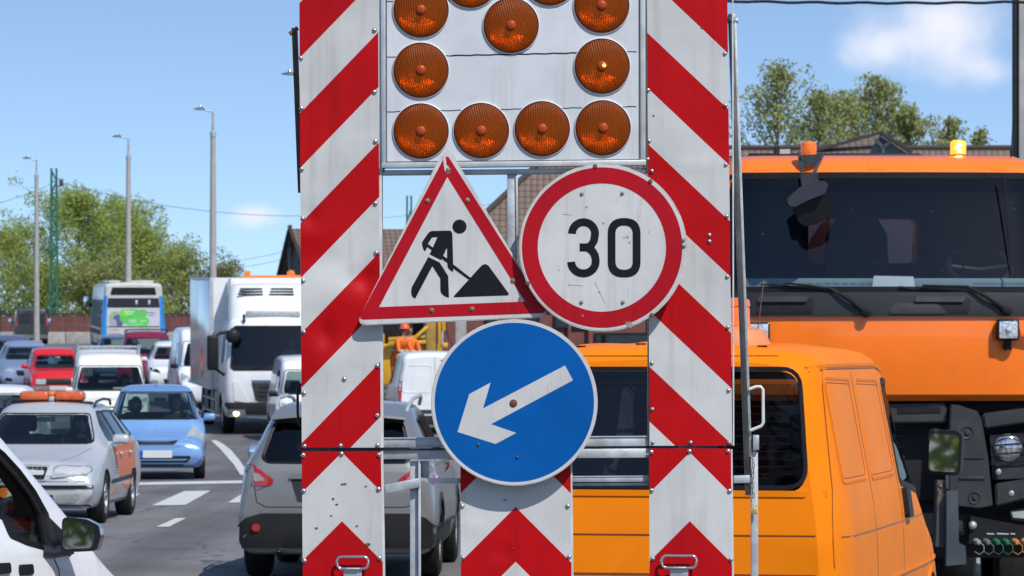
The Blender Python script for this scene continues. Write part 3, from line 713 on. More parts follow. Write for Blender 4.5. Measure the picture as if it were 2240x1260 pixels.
def panel(name, c, dents, m, label, n=(18, 100)):
    """c = four photo corners tl,tr,br,bl ; thin sheet with folded edges, subdivided so dents show"""
    bm = bmesh.new(); th = .003
    TL, TRr, BR, BL = [Vector(p) for p in c]
    def pt(i, j, back):
        u, v = i/n[0], j/n[1]
        p = TL.lerp(TRr, u).lerp(BL.lerp(BR, u), v)
        q = fpx(p.x, p.y, 0)
        for (dx, dy, rx, ry, amp) in dents:
            e = ((p.x-dx)/rx)**2+((p.y-dy)/ry)**2
            if e < 6: q.y += amp*math.exp(-e*1.4)
        w = (noise.noise(Vector((q.x*5, 0, q.z*3)))*.0025)
        q.y += w*min(1, 4*min(u, 1-u)+.1)
        if back: q.y += th
        return q
    A = [[bm.verts.new(pt(i, j, 0)) for i in range(n[0]+1)] for j in range(n[1]+1)]
    B = [[bm.verts.new(pt(i, j, 1)) for i in range(n[0]+1)] for j in range(n[1]+1)]
    for j in range(n[1]):
        for i in range(n[0]):
            bm.faces.new((A[j][i], A[j+1][i], A[j+1][i+1], A[j][i+1])); bm.faces.new((B[j][i], B[j][i+1], B[j+1][i+1], B[j+1][i]))
    for j in range(n[1]):
        bm.faces.new((A[j][0], B[j][0], B[j+1][0], A[j+1][0])); bm.faces.new((A[j][-1], A[j+1][-1], B[j+1][-1], B[j][-1]))
    for i in range(n[0]):
        bm.faces.new((A[0][i], A[0][i+1], B[0][i+1], B[0][i])); bm.faces.new((A[-1][i], B[-1][i], B[-1][i+1], A[-1][i+1]))
    return finish(bm, name, m, TR, label=label)
def rivets(parent, pts, r=5.2, big=False):
    for (u, v) in pts:
        bm = bmesh.new(); x, z = S(u, v); R_ = r/600
        lathe(bm, [(0, R_*.62), (R_*.35, R_*.55), (R_*.75, R_*.35), (R_, 0.0), (R_, -.002)][::-1], (x, Y0-.0025, z), (0, -1, 0), 14)
        lathe(bm, [(0, R_*.55), (R_*.22, R_*.6), (R_*.28, R_*.72), (0, R_*.72)], (x, Y0-.0025, z), (0, -1, 0), 8, mi=1)
        finish(bm, 'rivet', [M_RIVET, M_STEELD], parent)
# diagonal stripes: left panel band z = z0 + x*177/172 ; right band falls to the right
xl = (656-1120)/600; zl = HC-(368-800)/600       # lower edge of a red band at the left edge of the left panel
sl_ = 177/171
M_PL = sheet_mat('left striped sheeting', 'diag', zl-xl*sl_, sl_)
xr = (1413-1120)/600; zr = HC-(189-800)/600; sr_ = -167/177
M_PR = sheet_mat('right striped sheeting', 'diag', zr-xr*sr_, sr_)
pL = panel('striped_panel', [(653, -300), (825, -300), (833, 979), (660, 979)],
           [(682, 480, 26, 26, .012), (675, 500, 60, 40, -.008), (790, 610, 40, 28, .014), (745, 640, 70, 60, -.008), (715, 735, 22, 30, .013), (700, 780, 60, 50, -.006), (800, 590, 18, 60, .006), (730, 570, 60, 40, .005)],
           M_PL, 'left tall panel of red and white slanting stripes, dented')
pR = panel('striped_panel', [(1412, -300), (1588, -300), (1602, 975), (1421, 975)],
           [(1540, 300, 60, 50, .004), (1520, 360, 60, 14, -.003), (1460, 380, 50, 40, .004)], M_PR, 'right tall panel of red and white slanting stripes')
rivets(pL, [(819, 66), (658, 127), (819, 201), (659, 237), (821, 309), (660, 370), (821, 445), (662, 478), (823, 553), (663, 614), (664, 726), (825, 800), (665, 860), (825, 909), (666, 976), (745, 975), (826, 974), (753, 829)])
rivets(pR, [(1586, 117), (1418, 197), (1587, 230), (1420, 308), (1588, 360), (1417, 348), (1426, 374), (1590, 473), (1591, 605), (1592, 716), (1426, 794), (1594, 854), (1427, 895), (1428, 968), (1511, 968), (1595, 968), (1552, 514), (1552, 528)], 4.6)
def chev(name, cx, apex, c, label, dents=()):
    return panel(name, c, dents, sheet_mat(name+str(cx), 'chev', (cx-1120)/600, HC-(apex-800)/600), label, n=(14, 40))
cL = chev('chevron_panel', 748, 990, [(660, 987), (833, 987), (841, 1500), (664, 1500)], 'lower left panel with red and white chevrons', [(690, 1220, 20, 14, .003)])
cC = chev('chevron_panel', 1128, 959, [(1007, 985), (1248, 985), (1252, 1500), (1009, 1500)], 'lower middle panel with red and white chevrons', [(1100, 1210, 18, 16, .006), (1030, 1150, 26, 14, -.004)])
cR = chev('chevron_panel', 1509, 990, [(1420, 981), (1599, 981), (1604, 1500), (1422, 1500)], 'lower right panel with red and white chevrons')
rivets(cL, [(663, 996), (747, 993), (829, 995), (664, 1074), (828, 1070), (666, 1227), (830, 1221)], 5.6)
rivets(cC, [(1011, 1107), (1242, 1107), (1013, 1220), (1245, 1218)], 5.2)
rivets(cR, [(1425, 989), (1508, 987), (1593, 987), (1425, 1073), (1596, 1074), (1428, 1222), (1599, 1224)], 5.2)
# pale folded edge strips and backing uprights
bm = bmesh.new()
for (u0, v0, u1, v1, w) in ((828, -300, 836, 979, 6), (835.5, 987, 844, 1500, 5), (1249, 985, 1255, 1500, 5), (1603, -300+200, 1605, 975, 3), (1600.5, 983, 1606.5, 1500, 4)):
    bar(bm, fpx(u0, v0, .012), fpx(u1, v1, .012), w/600, .02)
finish(bm, 'edge_strips', mat('white painted strip', (.6, .6, .58), rough=.5, var=.15, dirt=(.25, .22, .18), dirt_amt=.6, dirt_scale=14), TR)
bm = bmesh.new()
bar(bm, fpx(837.5, -300, .02), fpx(838.5, 375, .02), .008, .05); bar(bm, fpx(1411, -300, .02), fpx(1415.5, 372, .02), .007, .05)
bar(bm, fpx(834.5, 379, .03), fpx(835, 960, .03), .006, .05); bar(bm, fpx(1418, 384, .03), fpx(1419.5, 960, .03), .006, .05)
bar(bm, fpx(700, -300, .035), fpx(705, 1500, .035), .05, .05); bar(bm, fpx(1500, -300, .035), fpx(1512, 1500, .035), .05, .05)
finish(bm, 'uprights', M_STEELD, TR)
bm = bmesh.new(); bar(bm, fpx(834, 377.5, .03), fpx(1418, 372.5, .03), .018, .05, .002); finish(bm, 'frame_rail', M_GALV, TR)
bm = bmesh.new(); bar(bm, fpx(1120, 379, .035), fpx(1122, 962, .035), .036, .04, .003); finish(bm, 'frame_rail', M_GALV, TR)
bm = bmesh.new(); bar(bm, fpx(834, 970, .04), fpx(1420, 966, .04), .034, .04, .003); finish(bm, 'frame_rail', M_GALV, TR)
bm = bmesh.new(); bar(bm, fpx(834, 995, .04), fpx(1420, 991.5, .04), .034, .04, .003); finish(bm, 'frame_rail', M_GALV, TR)
bm = bmesh.new(); bar(bm, fpx(1606, 1049.5, .04), fpx(1642, 1048.5, .04), .028, .03, .002); finish(bm, 'frame_rail', M_GALV, TR)
bm = bmesh.new(); bar(bm, fpx(1252, 1050, .045), fpx(1420, 1049.5, .045), .018, .02, .002); finish(bm, 'frame_rail', M_GALV, TR)
bm = bmesh.new(); bar(bm, fpx(1254, 1061, .06), fpx(1420, 1060, .06), .01, .02, .001); finish(bm, 'frame_rail', M_GALV, TR)
bm = bmesh.new(); bar(bm, fpx(1008, 1052, .03), fpx(918, 1052.5, .03), .018, .02, .002); finish(bm, 'frame_rail', M_GALV, TR)
bm = bmesh.new(); bar(bm, fpx(842, 1071, .02), fpx(917, 1056, .02), .034, .03, .003); finish(bm, 'frame_rail', M_GALV, TR)
bm = bmesh.new(); bar(bm, fpx(906, 1010, .06), fpx(907, 1500, .06), .034, .04, .003); finish(bm, 'frame_rail', M_GALV, TR)
bm = bmesh.new(); bar(bm, fpx(928, 1010, .075), fpx(928, 1046, .075), .03, .03, .002); finish(bm, 'frame_rail', M_GALV, TR)
bm = bmesh.new(); bar(bm, fpx(842, 378.5, .002), fpx(980, 377.5, .002), .003, .003); finish(bm, 'rail_edge', M_ALU, TR)
bm = bmesh.new(); bar(bm, fpx(917, 1010, .035), fpx(918, 1500, .035), .009, .03, .001); finish(bm, 'rail_edge', M_ALU, TR)
bm = bmesh.new(); bar(bm, fpx(1130, 383, .012), fpx(1131.5, 525, .012), .008, .008, .001); finish(bm, 'rail_edge', M_ALU, TR)
bm = bmesh.new(); bar(bm, fpx(834, 958.5, .017), fpx(1420, 954.5, .017), .004, .004); finish(bm, 'rail_edge', M_ALU, TR)
bm = bmesh.new(); bar(bm, fpx(1252, 1043, .034), fpx(1420, 1042, .034), .004, .004); finish(bm, 'rail_edge', M_ALU, TR)
# the slot dark hinge gap
bm = bmesh.new(); bar(bm, fpx(652, 984, .008), fpx(1420, 979, .03), .005, .012); finish(bm, 'hinge_line', M_TRIM, TR)
# ---- lamp board
M_BOARD = sheet_mat('lamp board white', 'none', 0.0, white=(.60, .61, .63), scratch=.7)
LAMPS = [(921, 22), (921, 154), (921, 287), (1053, 286), (1186, 282), (1319, 280), (1317, 145), (1316, 12), (1118, 56), (1030, -43), (1203, -48), (921, -112), (1316, -120)]
bm = bmesh.new(); extr(bm, [[(843, -300), (1398, -300), (1400, 350), (846, 357)]]+[circle(u, v, 58.3, 56) for u, v in LAMPS], fpx, -.004, .075)
LB = finish(bm, 'lamp_board', M_BOARD, TR, smooth=False, label='white board carrying the round amber lamps')
bm = bmesh.new()
bar(bm, fpx(839, -300, .01), fpx(840, 368, .01), .013, .05, .002); bar(bm, fpx(1405.5, -300, .01), fpx(1406.5, 362, .01), .019, .05, .002)
bar(bm, fpx(835, 362, .008), fpx(1413, 356, .008), .02, .05, .002)
finish(bm, 'board_frame', M_ALU, LB)
bm = bmesh.new()
for (u0, v0, u1, v1, w) in ((1399, -300, 1401, 350, 2), (843, 354.5, 1400, 349, 1.6), (844.5, -300, 846, 356, 1.6)):
    bar(bm, fpx(u0, v0, -.0045), fpx(u1, v1, -.0045), w/600, .002)
for v in (3, 124.5, 244.5):
    pts = [(846+i*14, v-i*14*.021+.7*sin(i*2.1)) for i in range(40)]
    for a, b in zip(pts, pts[1:]):
        w = 1.5+(1.1 if (v > 100 and v < 200 and 980 < a[0] < 1260) else 0)
        bar(bm, fpx(a[0], a[1], -.0045), fpx(b[0]+.5, b[1], -.0045), w/600, .0015)
finish(bm, 'board_seams', M_TRIM, LB)
rivets(LB, [(838, 355), (845, 362), (1399, 350), (1404, 345), (1150, 358)], 3.6)
rivets(TR, [(832.5, 377), (1409, 366)], 3.0)
def lens_mat():
    """thin moulded amber lens: tinted see-through plus a little milky body, with ribs"""
    m = bpy.data.materials.new('ribbed amber lens'); m.use_nodes = True; t = m.node_tree; t.nodes.clear()
    o = t.nodes.new('ShaderNodeOutputMaterial'); tcn = t.nodes.new('ShaderNodeTexCoord'); sp = t.nodes.new('ShaderNodeSeparateXYZ'); t.links.new(tcn.outputs['Object'], sp.inputs[0])
    wx = mathn(t, 'SINE', mathn(t, 'MULTIPLY', sp.outputs[0], 2*pi/.0085)); wz = mathn(t, 'SINE', mathn(t, 'MULTIPLY', sp.outputs[2], 2*pi/.0065))
    n = t.nodes.new('ShaderNodeTexNoise'); n.inputs['Scale'].default_value = 7; n.inputs['Detail'].default_value = 4; t.links.new(tcn.outputs['Object'], n.inputs['Vector'])
    h = mathn(t, 'ADD', wx, mathn(t, 'MULTIPLY', wz, .35))
    bp = t.nodes.new('ShaderNodeBump'); bp.inputs['Strength'].default_value = .5; bp.inputs['Distance'].default_value = .0012; t.links.new(h, bp.inputs['Height'])
    tr = t.nodes.new('ShaderNodeBsdfTransparent'); cr = t.nodes.new('ShaderNodeValToRGB')
    cr.color_ramp.elements[0].color = (.50, .085, .002, 1); cr.color_ramp.elements[1].color = (1.0, .34, .02, 1); cr.color_ramp.elements[0].position = .2; cr.color_ramp.elements[1].position = .85
    t.links.new(mathn(t, 'ADD', .5, mathn(t, 'ADD', mathn(t, 'MULTIPLY', wx, .30), mathn(t, 'MULTIPLY', wz, .08))), cr.inputs[0]); t.links.new(cr.outputs[0], tr.inputs[0])
    df = t.nodes.new('ShaderNodeBsdfPrincipled'); df.inputs['Base Color'].default_value = (.42, .085, .003, 1); df.inputs['Roughness'].default_value = .3; df.inputs['Specular IOR Level'].default_value = .25
    t.links.new(bp.outputs[0], df.inputs['Normal'])
    ms = t.nodes.new('ShaderNodeMixShader'); t.links.new(mathn(t, 'ADD', .22, mathn(t, 'MULTIPLY', n.outputs[0], .38)), ms.inputs[0]); t.links.new(tr.outputs[0], ms.inputs[1]); t.links.new(df.outputs[0], ms.inputs[2]); t.links.new(ms.outputs[0], o.inputs[0])
    return m
M_BOWL = mat('lamp reflector bowl', (.75, .74, .70), rough=.28, metal=.95, var=.3, vscale=30, bump=.5, bscale=90, aniso=(6, 1, .6))
M_LENS = lens_mat()
M_KNOB = mat('amber knob', (.38, .055, .006), spec=.2, rough=.35, var=.15, vscale=30, coat=.3)
M_RING = mat('lamp white ring', (.62, .63, .63), rough=.4, var=.08)
M_GASKET = mat('red brown gasket', (.16, .025, .01), rough=.5, var=.2)
proto = None
for i, (u, v) in enumerate(LAMPS):
    x, z = S(u, v)
    if proto is None:
        bm = bmesh.new(); R_ = 62.5/600
        lathe(bm, [(R_, .0), (R_, .006), (R_-.0028, .008), (R_-.0028, .003)], (0, 0, 0), (0, -1, 0), 56)
        lp = finish(bm, 'lamp', M_RING, LB, label=None)
        bm = bmesh.new(); Rl = 58.5/600
        lathe(bm, [(Rl, .001), (Rl, .007), (Rl*.97, .0095), (Rl*.8, .014), (Rl*.55, .018), (Rl*.3, .0205), (Rl*.2, .021), (.012, .0212)], (0, 0, 0), (0, -1, 0), 56)
        ln = finish(bm, 'lens', M_LENS, lp)
        bm = bmesh.new(); lathe(bm, [(R_-.0028, .0035), (Rl+.0004, .0035), (Rl-.001, .009), (Rl-.003, .0105)], (0, 0, 0), (0, -1, 0), 56); gk = finish(bm, 'gasket', M_GASKET, lp)
        bm = bmesh.new(); lathe(bm, [(.0185, .019), (.0185, .022), (.0165, .026), (.012, .029), (0, .030)], (0, 0, 0), (0, -1, 0), 24)
        for k in range(3):
            a = 2*pi*k/3+.5; lathe(bm, [(.0016, .029), (.0016, .0315), (0, .032)], (.006*cos(a), 0, .006*sin(a)), (0, -1, 0), 6)
        kb = finish(bm, 'knob', M_KNOB, lp)
        bm = bmesh.new(); lathe(bm, [(Rl, .0), (Rl*.97, -.012), (Rl*.82, -.032), (Rl*.6, -.048), (Rl*.35, -.058), (.014, -.062), (.012, -.03), (0, -.03)], (0, 0, 0), (0, -1, 0), 56)
        bw = finish(bm, 'reflector', M_BOWL, lp)
        proto = lp; kids = [ln, gk, kb, bw]; o = lp
    else:
        o = proto.copy(); link(o)
        for c in kids: q = c.copy(); link(q); q.parent = o
    o.location = (x, Y0-.004, z)
    o.rotation_euler = (0, radians(random.uniform(-14, 14)), 0)
bm = bmesh.new(); lathe(bm, [(.006, .030), (.005, .0325), (0, .033)], (S(1317, 145)[0]+.007, Y0-.004, S(1317, 145)[1]+.001), (0, -1, 0), 10)
finish(bm, 'glowing_bulb', mat('lit bulb', (1, .5, .05), emit=(1, .5, .06), estr=4), LB)
# ---- poles, handle, chain, padlock
bm = bmesh.new(); bar(bm, fpx(641, 58, .06), fpx(655, 420, .06), .017, .02, .001); bar(bm, fpx(646, 60, .05), fpx(658, 420, .05), .010, .02)
tube(bm, [fpx(631, 72, .05), fpx(650, 58, .05)], .008, 8); finish(bm, 'lifting_strut', M_RUST, TR, label='rusty strut at the left edge')
bm = bmesh.new(); bar(bm, fpx(1600, 40, .05), fpx(1638, 1084, .05), .018, .03, .001); finish(bm, 'lifting_strut', M_STEELD, TR, label='long dark strut leaning along the right edge')
bm = bmesh.new(); bar(bm, fpx(1609, 38, .052), fpx(1644, 1000, .052), .010, .022, .001); box(bm, *[S(1594, 0)[0], S(1611, 0)[0], Y0+.03, Y0+.07, S(0, 45)[1], S(0, 28)[1]], .004)
tube(bm, [fpx(1588, 42, .05), fpx(1616, 42, .05)], .011, 10); finish(bm, 'strut_flange', M_GALV, TR)
bm = bmesh.new(); tube(bm, [fpx(1640, 852, .03), fpx(1655, 846, .03), fpx(1665, 846, .03), fpx(1670, 852, .03), fpx(1671, 925, .03), fpx(1667, 932, .03), fpx(1658, 936, .03), fpx(1643, 942, .03)], .0062, 10)
finish(bm, 'grab_handle', mat('white handle paint', (.62, .62, .58), rough=.4, var=.12, vscale=20), TR)
bm = bmesh.new(); bar(bm, fpx(1652, 990, .06), fpx(1654, 1500, .06), .026, .03, .002); bar(bm, fpx(1655, 952, .04), fpx(1655, 985, .04), .022, .03, .002)
tube(bm, [fpx(1651, 1000, .05), fpx(1652, 975, .05), fpx(1656, 965, .05)], .006, 8); finish(bm, 'prop_post', M_GALV, TR)
bm = bmesh.new()
for k in range(8):
    c = fpx(1648+1.5*sin(k), 1008+k*11, .03); th = k % 2
    pts = [(c+Vector(((.004*cos(a) if th else 0), (0 if th else .004*cos(a)), .011*sin(a)))) for a in [2*pi*q/10 for q in range(10)]]
    tube(bm, pts, .0016, 6, closed=True)
finish(bm, 'chain', M_RUST, TR)
bm = bmesh.new(); x, z = S(1650, 1118); box(bm, x-.012, x+.012, Y0+.012, Y0+.028, z-.013, z+.012, .002)
tube(bm, [(x-.008, Y0+.02, z+.01), (x-.008, Y0+.02, z+.02), (x, Y0+.02, z+.025), (x+.008, Y0+.02, z+.02), (x+.008, Y0+.02, z+.01)], .002, 8)
finish(bm, 'padlock', mat('brass', (.7, .48, .16), rough=.35, metal=.7), TR)
bm = bmesh.new(); tube(bm, [fpx(660, 842, .03), fpx(654, 842, .03), fpx(650, 850, .03), fpx(650, 900, .03), fpx(652, 928, .03), fpx(660, 934, .03)], .005, 8); finish(bm, 'grab_handle', M_TRIM, TR)
for (cx, cy, w) in ((772, 1230, 34), (1485, 1228, 38)):
    bm = bmesh.new(); lp = rpoly([(cx-w, cy-13), (cx+w, cy-13), (cx+w, cy+13), (cx-w, cy+13)], 12, 8)
    tube(bm, [fpx(a, b, -.03) for a, b in lp], .0052, 10, closed=True); hd = finish(bm, 'pull_handle', M_CHROME, TR)
    bm = bmesh.new(); bar(bm, fpx(cx, cy+12, -.024), fpx(cx, cy+60, -.012), .066, .006, .001); bar(bm, fpx(cx, cy+11, -.03), fpx(cx, cy+15, -.03), .05, .016, .003); finish(bm, 'handle_bracket', M_GALV, hd)
# chassis below the frame, so the board stands on something
bm = bmesh.new()
for u in (700, 1500): bar(bm, fpx(u, 1480, .06), fpx(u, 1700, .25), .05, .05)
box(bm, -.9, .9, Y0+.1, Y0+.25, .42, .5, .01); box(bm, -.06, .06, Y0+.2, Y0+2.4, .42, .5, .01); box(bm, -.6, .6, Y0+.9, Y0+1.0, .38, .46, .01)
tube(bm, [(0, Y0+2.3, .02), (0, Y0+2.3, .6)], .03, 10)
finish(bm, 'chassis', M_GALV, TR)
for sx_ in (-1, 1):
    bm = bmesh.new(); lathe(bm, [(.1, -.09), (.25, -.09), (.29, -.06), (.29, .06), (.25, .09), (.1, .09)], (sx_*.78, Y0+.95, .29), (1, 0, 0), 28); lathe(bm, [(0, .04), (.1, .06), (.19, .05), (.2, .091)], (sx_*.78, Y0+.95, .29), (sx_, 0, 0), 20, mi=1)
    finish(bm, 'wheel', [M_TYRE, M_RIM], TR)

# ---- road signs bolted to the frame
M_SWHITE = sheet_mat('sign white', 'none', 0.0, white=(.56, .55, .535), scratch=.8)
M_SRED = sheet_mat('sign red', 'none', 1.0, red=(.40, .006, .014), scratch=.8)
M_SBLUE = mat('sign blue', (.0, .088, .33), spec=.15, rough=.42, var=.10, vscale=4, bump=.12, bscale=6, dirt=(.01, .08, .25), dirt_amt=.25, dirt_scale=2)
M_SBLACK = mat('sign black', (.008, .008, .010), spec=.2, rough=.45, var=.2, vscale=30)
M_SEDGE = mat('worn sign edge', (.50, .49, .46), rough=.6, var=.2, vscale=30, dirt=(.12, .09, .06), dirt_amt=.8, dirt_scale=18)
# triangle
dT = -.045
tri = rpoly([(977, 316), (778, 713), (1204, 694)], [20, 17, 17], 7)
T = plate('roadworks_sign', [tri], dT+.0012, dT+.004, M_SEDGE, TR, 'triangular road works sign with a digging figure')
def inset(pts, k, cx, cy): return [(cx+(x-cx)*k, cy+(y-cy)*k) for x, y in pts]
plate('white_face', [inset(tri, .985, 985, 580)], dT, dT+.0012, M_SWHITE, T)
ro = rpoly([(977, 337), (784, 700), (1198, 685)], [9, 9, 9], 6); ri = [(979, 388), (830, 672), (1148, 660)]
plate('red_border', [ro, ri], dT-.0008, dT, M_SRED, T)
z1 = lambda x, y: (880+x/5.727, 460+y/5.727)
def zz(l): return [z1(*p) for p in l]
torso = zz([(252, 440), (252, 405), (262, 385), (322, 300), (345, 275), (372, 264), (590, 259), (612, 266), (626, 285), (630, 300), (640, 680), (866, 856), (826, 868), (640, 732), (640, 775), (615, 765), (590, 742), (570, 715), (566, 664), (497, 612), (488, 628), (345, 555), (370, 505), (318, 465), (288, 521), (268, 495)])
h1 = zz([(375, 345), (443, 340), (385, 470), (325, 425)]); h2 = zz([(556, 484), (564, 484), (564, 608), (515, 575)])
legs = zz([(328, 588), (470, 657), (578, 828), (588, 1096), (560, 1092), (520, 1070), (490, 1040), (480, 1010), (478, 858), (380, 703), (165, 1110), (135, 1090), (117, 1055), (115, 1020), (122, 970), (135, 945)])
heap = rpoly(zz([(645, 1092), (650, 1075), (990, 700), (1035, 672), (1080, 695), (1337, 1050), (1325, 1068)]), [1, 1, 8, 10, 8, 1, 1], 4)
bm = bmesh.new(); extr(bm, [torso, h1, h2], fpx, dT-.0009, dT); extr(bm, [legs], fpx, dT-.0009, dT); extr(bm, [heap], fpx, dT-.0009, dT); extr(bm, [circle(*z1(719, 209), 88/5.727, 32)], fpx, dT-.0009, dT)
finish(bm, 'digging_figure', M_SBLACK, T, smooth=False)
def bolts(parent, pts, d, r=5, m=None):
    bm = bmesh.new()
    for (u, v) in pts:
        x, z = S(u, v); R_ = r/600
        lathe(bm, [(R_*1.25, 0), (R_*1.25, .001), (R_, .0012), (R_, .004), (R_*.6, .005), (0, .005)], (x, Y0+d, z), (0, -1, 0), 12)
    finish(bm, 'bolts', m or M_RIVET, parent)
bolts(T, [(936, 440), (1023, 439), (945, 679), (1033, 676), (1122, 614), (981, 373)], dT-.001, 4.2, mat('weathered bolt', (.3, .25, .15), rough=.4, metal=.6, var=.4, vscale=60))
bm = bmesh.new(); extr(bm, [[(969, 345), (975, 341), (977, 362), (982, 366), (984, 379), (979, 381), (973, 374), (971, 360)]], fpx, dT-.0014, dT-.0008); finish(bm, 'peeled_patch', M_SWHITE, T, smooth=False)
# 30 sign
dC = -.085; cx, cy = 1318, 543
Cs = plate('speed_limit_sign', [circle(cx, cy, 182.5, 96)], dC+.0012, dC+.004, M_SEDGE, TR, 'round red-bordered speed limit sign reading 30')
plate('white_face', [circle(cx, cy, 180, 96)], dC, dC+.0012, M_SWHITE, Cs)
plate('red_border', [circle(cx-2, cy, 174.5, 96), circle(1315.5, 543, 139.5, 96)], dC-.0008, dC, M_SRED, Cs)
z3 = lambda l: [(1130+x/3.316, 350+y/3.316) for x, y in l]
bm = bmesh.new()
three = [(400, 540)]+arc(483, 540, 83, 180, 360, 18, ry=83)+[(564, 556), (558, 590), (540, 622), (515, 636), (490, 639), (455, 640)]
extr(bm, [z3(stroke(three, 57))], fpx, dC-.0009, dC)
low = [(455, 638), (495, 639), (520, 644), (548, 668), (564, 695), (570, 725), (570, 745)]+arc(482, 743, 88, 2, 180, 18, ry=83)
extr(bm, [z3(stroke(low, 57))], fpx, dC-.00115, dC-.0002)
o_out = rpoly([(657, 427), (894, 427), (894, 856), (657, 856)], 122, 12); o_in = rpoly([(713, 482), (837, 482), (837, 800), (713, 800)], 64, 10)
extr(bm, [z3(o_out), z3(o_in)], fpx, dC-.0009, dC)
finish(bm, 'digits', M_SBLACK, Cs, smooth=False)
bolts(Cs, [(1272, 426), (1360, 425), (1271, 662), (1361, 662), (1493, 527), (1494, 540)], dC-.0008, 3.4, mat('grey bolt', (.22, .22, .2), rough=.5, metal=.5, var=.4, vscale=50))
bolts(Cs, [(1301, 366), (1421, 399), (1424, 690), (1154, 621)], dC-.0008, 4, M_RUST)
bm = bmesh.new(); extr(bm, [[(1366, 705), (1376, 704), (1386, 712), (1378, 718), (1371, 715)]], fpx, dC-.0012, dC-.0006)
for (a, b) in (((1390, 473), (1405, 435)), ((1300, 618), (1323, 664)), ((1230, 470), (1252, 472)), ((1243, 624), (1275, 626)), ((1345, 444), (1358, 428)), ((1393, 486), (1400, 465))):
    bar(bm, fpx(*a, dC-.0006), fpx(*b, dC-.0006), .0009, .001)
for (a, b, r_) in ((1319, 490, 2.5), (1282, 455, 2.4), (1418, 509, 1.5), (1244, 624, 1.5), (1371, 520, 3), (1376, 532, 2), (1364, 521, 2), (1310, 640, 2), (1222, 592, 1.5), (1274, 691, 2)):
    extr(bm, [circle(a, b, r_, 8)], fpx, dC-.0011, dC-.0005)
finish(bm, 'chips_and_scratches', mat('chipped paint', (.30, .26, .21), rough=.8, var=.4, vscale=60), Cs, smooth=False)
# blue arrow sign
dB = -.072; cx, cy = 1125, 880
Bs = plate('arrow_sign', [circle(cx, cy, 181.5, 96)], dB+.0012, dB+.004, M_SEDGE, TR, 'round blue sign with a white arrow pointing down left')
plate('white_rim', [circle(cx, cy, 180, 96), circle(cx, cy, 173.5, 96)], dB, dB+.0012, M_SWHITE, Bs)
plate('blue_face', [circle(cx, cy, 174, 96)], dB+.0003, dB+.0014, M_SBLUE, Bs)
arr = [(940+x/3.316, 690+y/3.316) for x, y in ((980, 363), (1037, 470), (445, 787), (628, 850), (478, 930), (204, 843), (288, 570), (442, 487), (388, 673))]
plate('arrow', [arr], dB-.0007, dB+.0003, M_SWHITE, Bs)
bolts(Bs, [(1123, 882)], dB-.0007, 7, mat('rusty bolt', (.16, .06, .035), rough=.5, metal=.3, var=.4, vscale=60))
bolts(Bs, [(1047, 972), (1131, 999)], dB-.0005, 2.6, M_STEELD)
# chips on the chevron and striped panels
bm = bmesh.new()
for (a, b, r_) in ((755, 1058, 2), (749, 1059, 2), (729, 1091, 2.2), (737, 1103, 1.8), (725, 1128, 1.5), (801, 1063, 1.5), (692, 1155, 2.2), (781, 1150, 1.5), (804, 1191, 3.5), (808, 1190, 2), (1104, 1094, 2), (1122, 1199, 1.4), (1490, 202, 1), (1536, 60, 2), (1430, 252, 1.6)):
    extr(bm, [[(a+r_*(1+.5*sin(k*3+a))*cos(k*pi/4)*1.3, b+r_*.9*sin(k*pi/4)) for k in range(8)]], lambda u, v, d: fpx(u, v, -.0035+d), 0, .003)
finish(bm, 'paint_chips', mat('dark chip', (.10, .08, .06), rough=.8, var=.4, vscale=60), TR, smooth=False)
# ================================================================ VEHICLE TOOLKIT
# local axes: front of the vehicle = -y, up = z, origin on the ground under its middle
def pchip(xs, t):
    """monotone cubic through values xs at integer t"""
    n = len(xs); i = min(int(t), n-2); f = t-i
    def m(k):
        if k <= 0 or k >= n-1: return 0.0 if n < 3 else (xs[1]-xs[0] if k <= 0 else xs[-1]-xs[-2])
        a, b = xs[k]-xs[k-1], xs[k+1]-xs[k]
        return 0.0 if a*b <= 0 else 2*a*b/(a+b)
    p0, p1, m0, m1 = xs[i], xs[i+1], m(i), m(i+1)
    return p0*(2*f**3-3*f*f+1)+m0*(f**3-2*f*f+f)+p1*(-2*f**3+3*f*f)+m1*(f**3-f*f)
def half_section(zb, zs, zt, wb, wm, ws, wt, cr, rb, rs, rt, zm=.42):
    P = [(0, zb), (wb, zb), (wm, zb+zm*(zs-zb)), (ws, zs), (wt, zt), (0, zt)]
    R = [0, rb, .16, rs, rt, 0]; out = [(0, zb)]; n = 4
    for i in range(1, 5):
        p = Vector(P[i]); a = Vector(P[i-1])-p; b = Vector(P[i+1])-p
        if a.length < 1e-6 or b.length < 1e-6: out += [tuple(p)]*(n+1)
        else:
            d = min(R[i], a.length*.48, b.length*.48); q0 = p+a.normalized()*d; q1 = p+b.normalized()*d
            out += [tuple(q0*(1-k/n)**2+p*2*(k/n)*(1-k/n)+q1*(k/n)**2) for k in range(n+1)]
        if i < 4:
            nx = Vector(P[i+1]); nb = nx-p
            a_ = Vector(out[-1]); dd = min(R[i+1], nb.length*.48); e = nx-nb.normalized()*dd if nb.length > 1e-6 else nx
            for k in (1, 2, 3): out.append(tuple(a_.lerp(e, k/4)))
    xl = out[-1][0]
    for k in (.8, .6, .4, .2, 0): out.append((xl*k, zt))
    return [(x, z+cr*max(0, 1-(x/max(wt, .01))**2)*(1 if z > (zs+zt)/2 else 0)) for x, z in out]
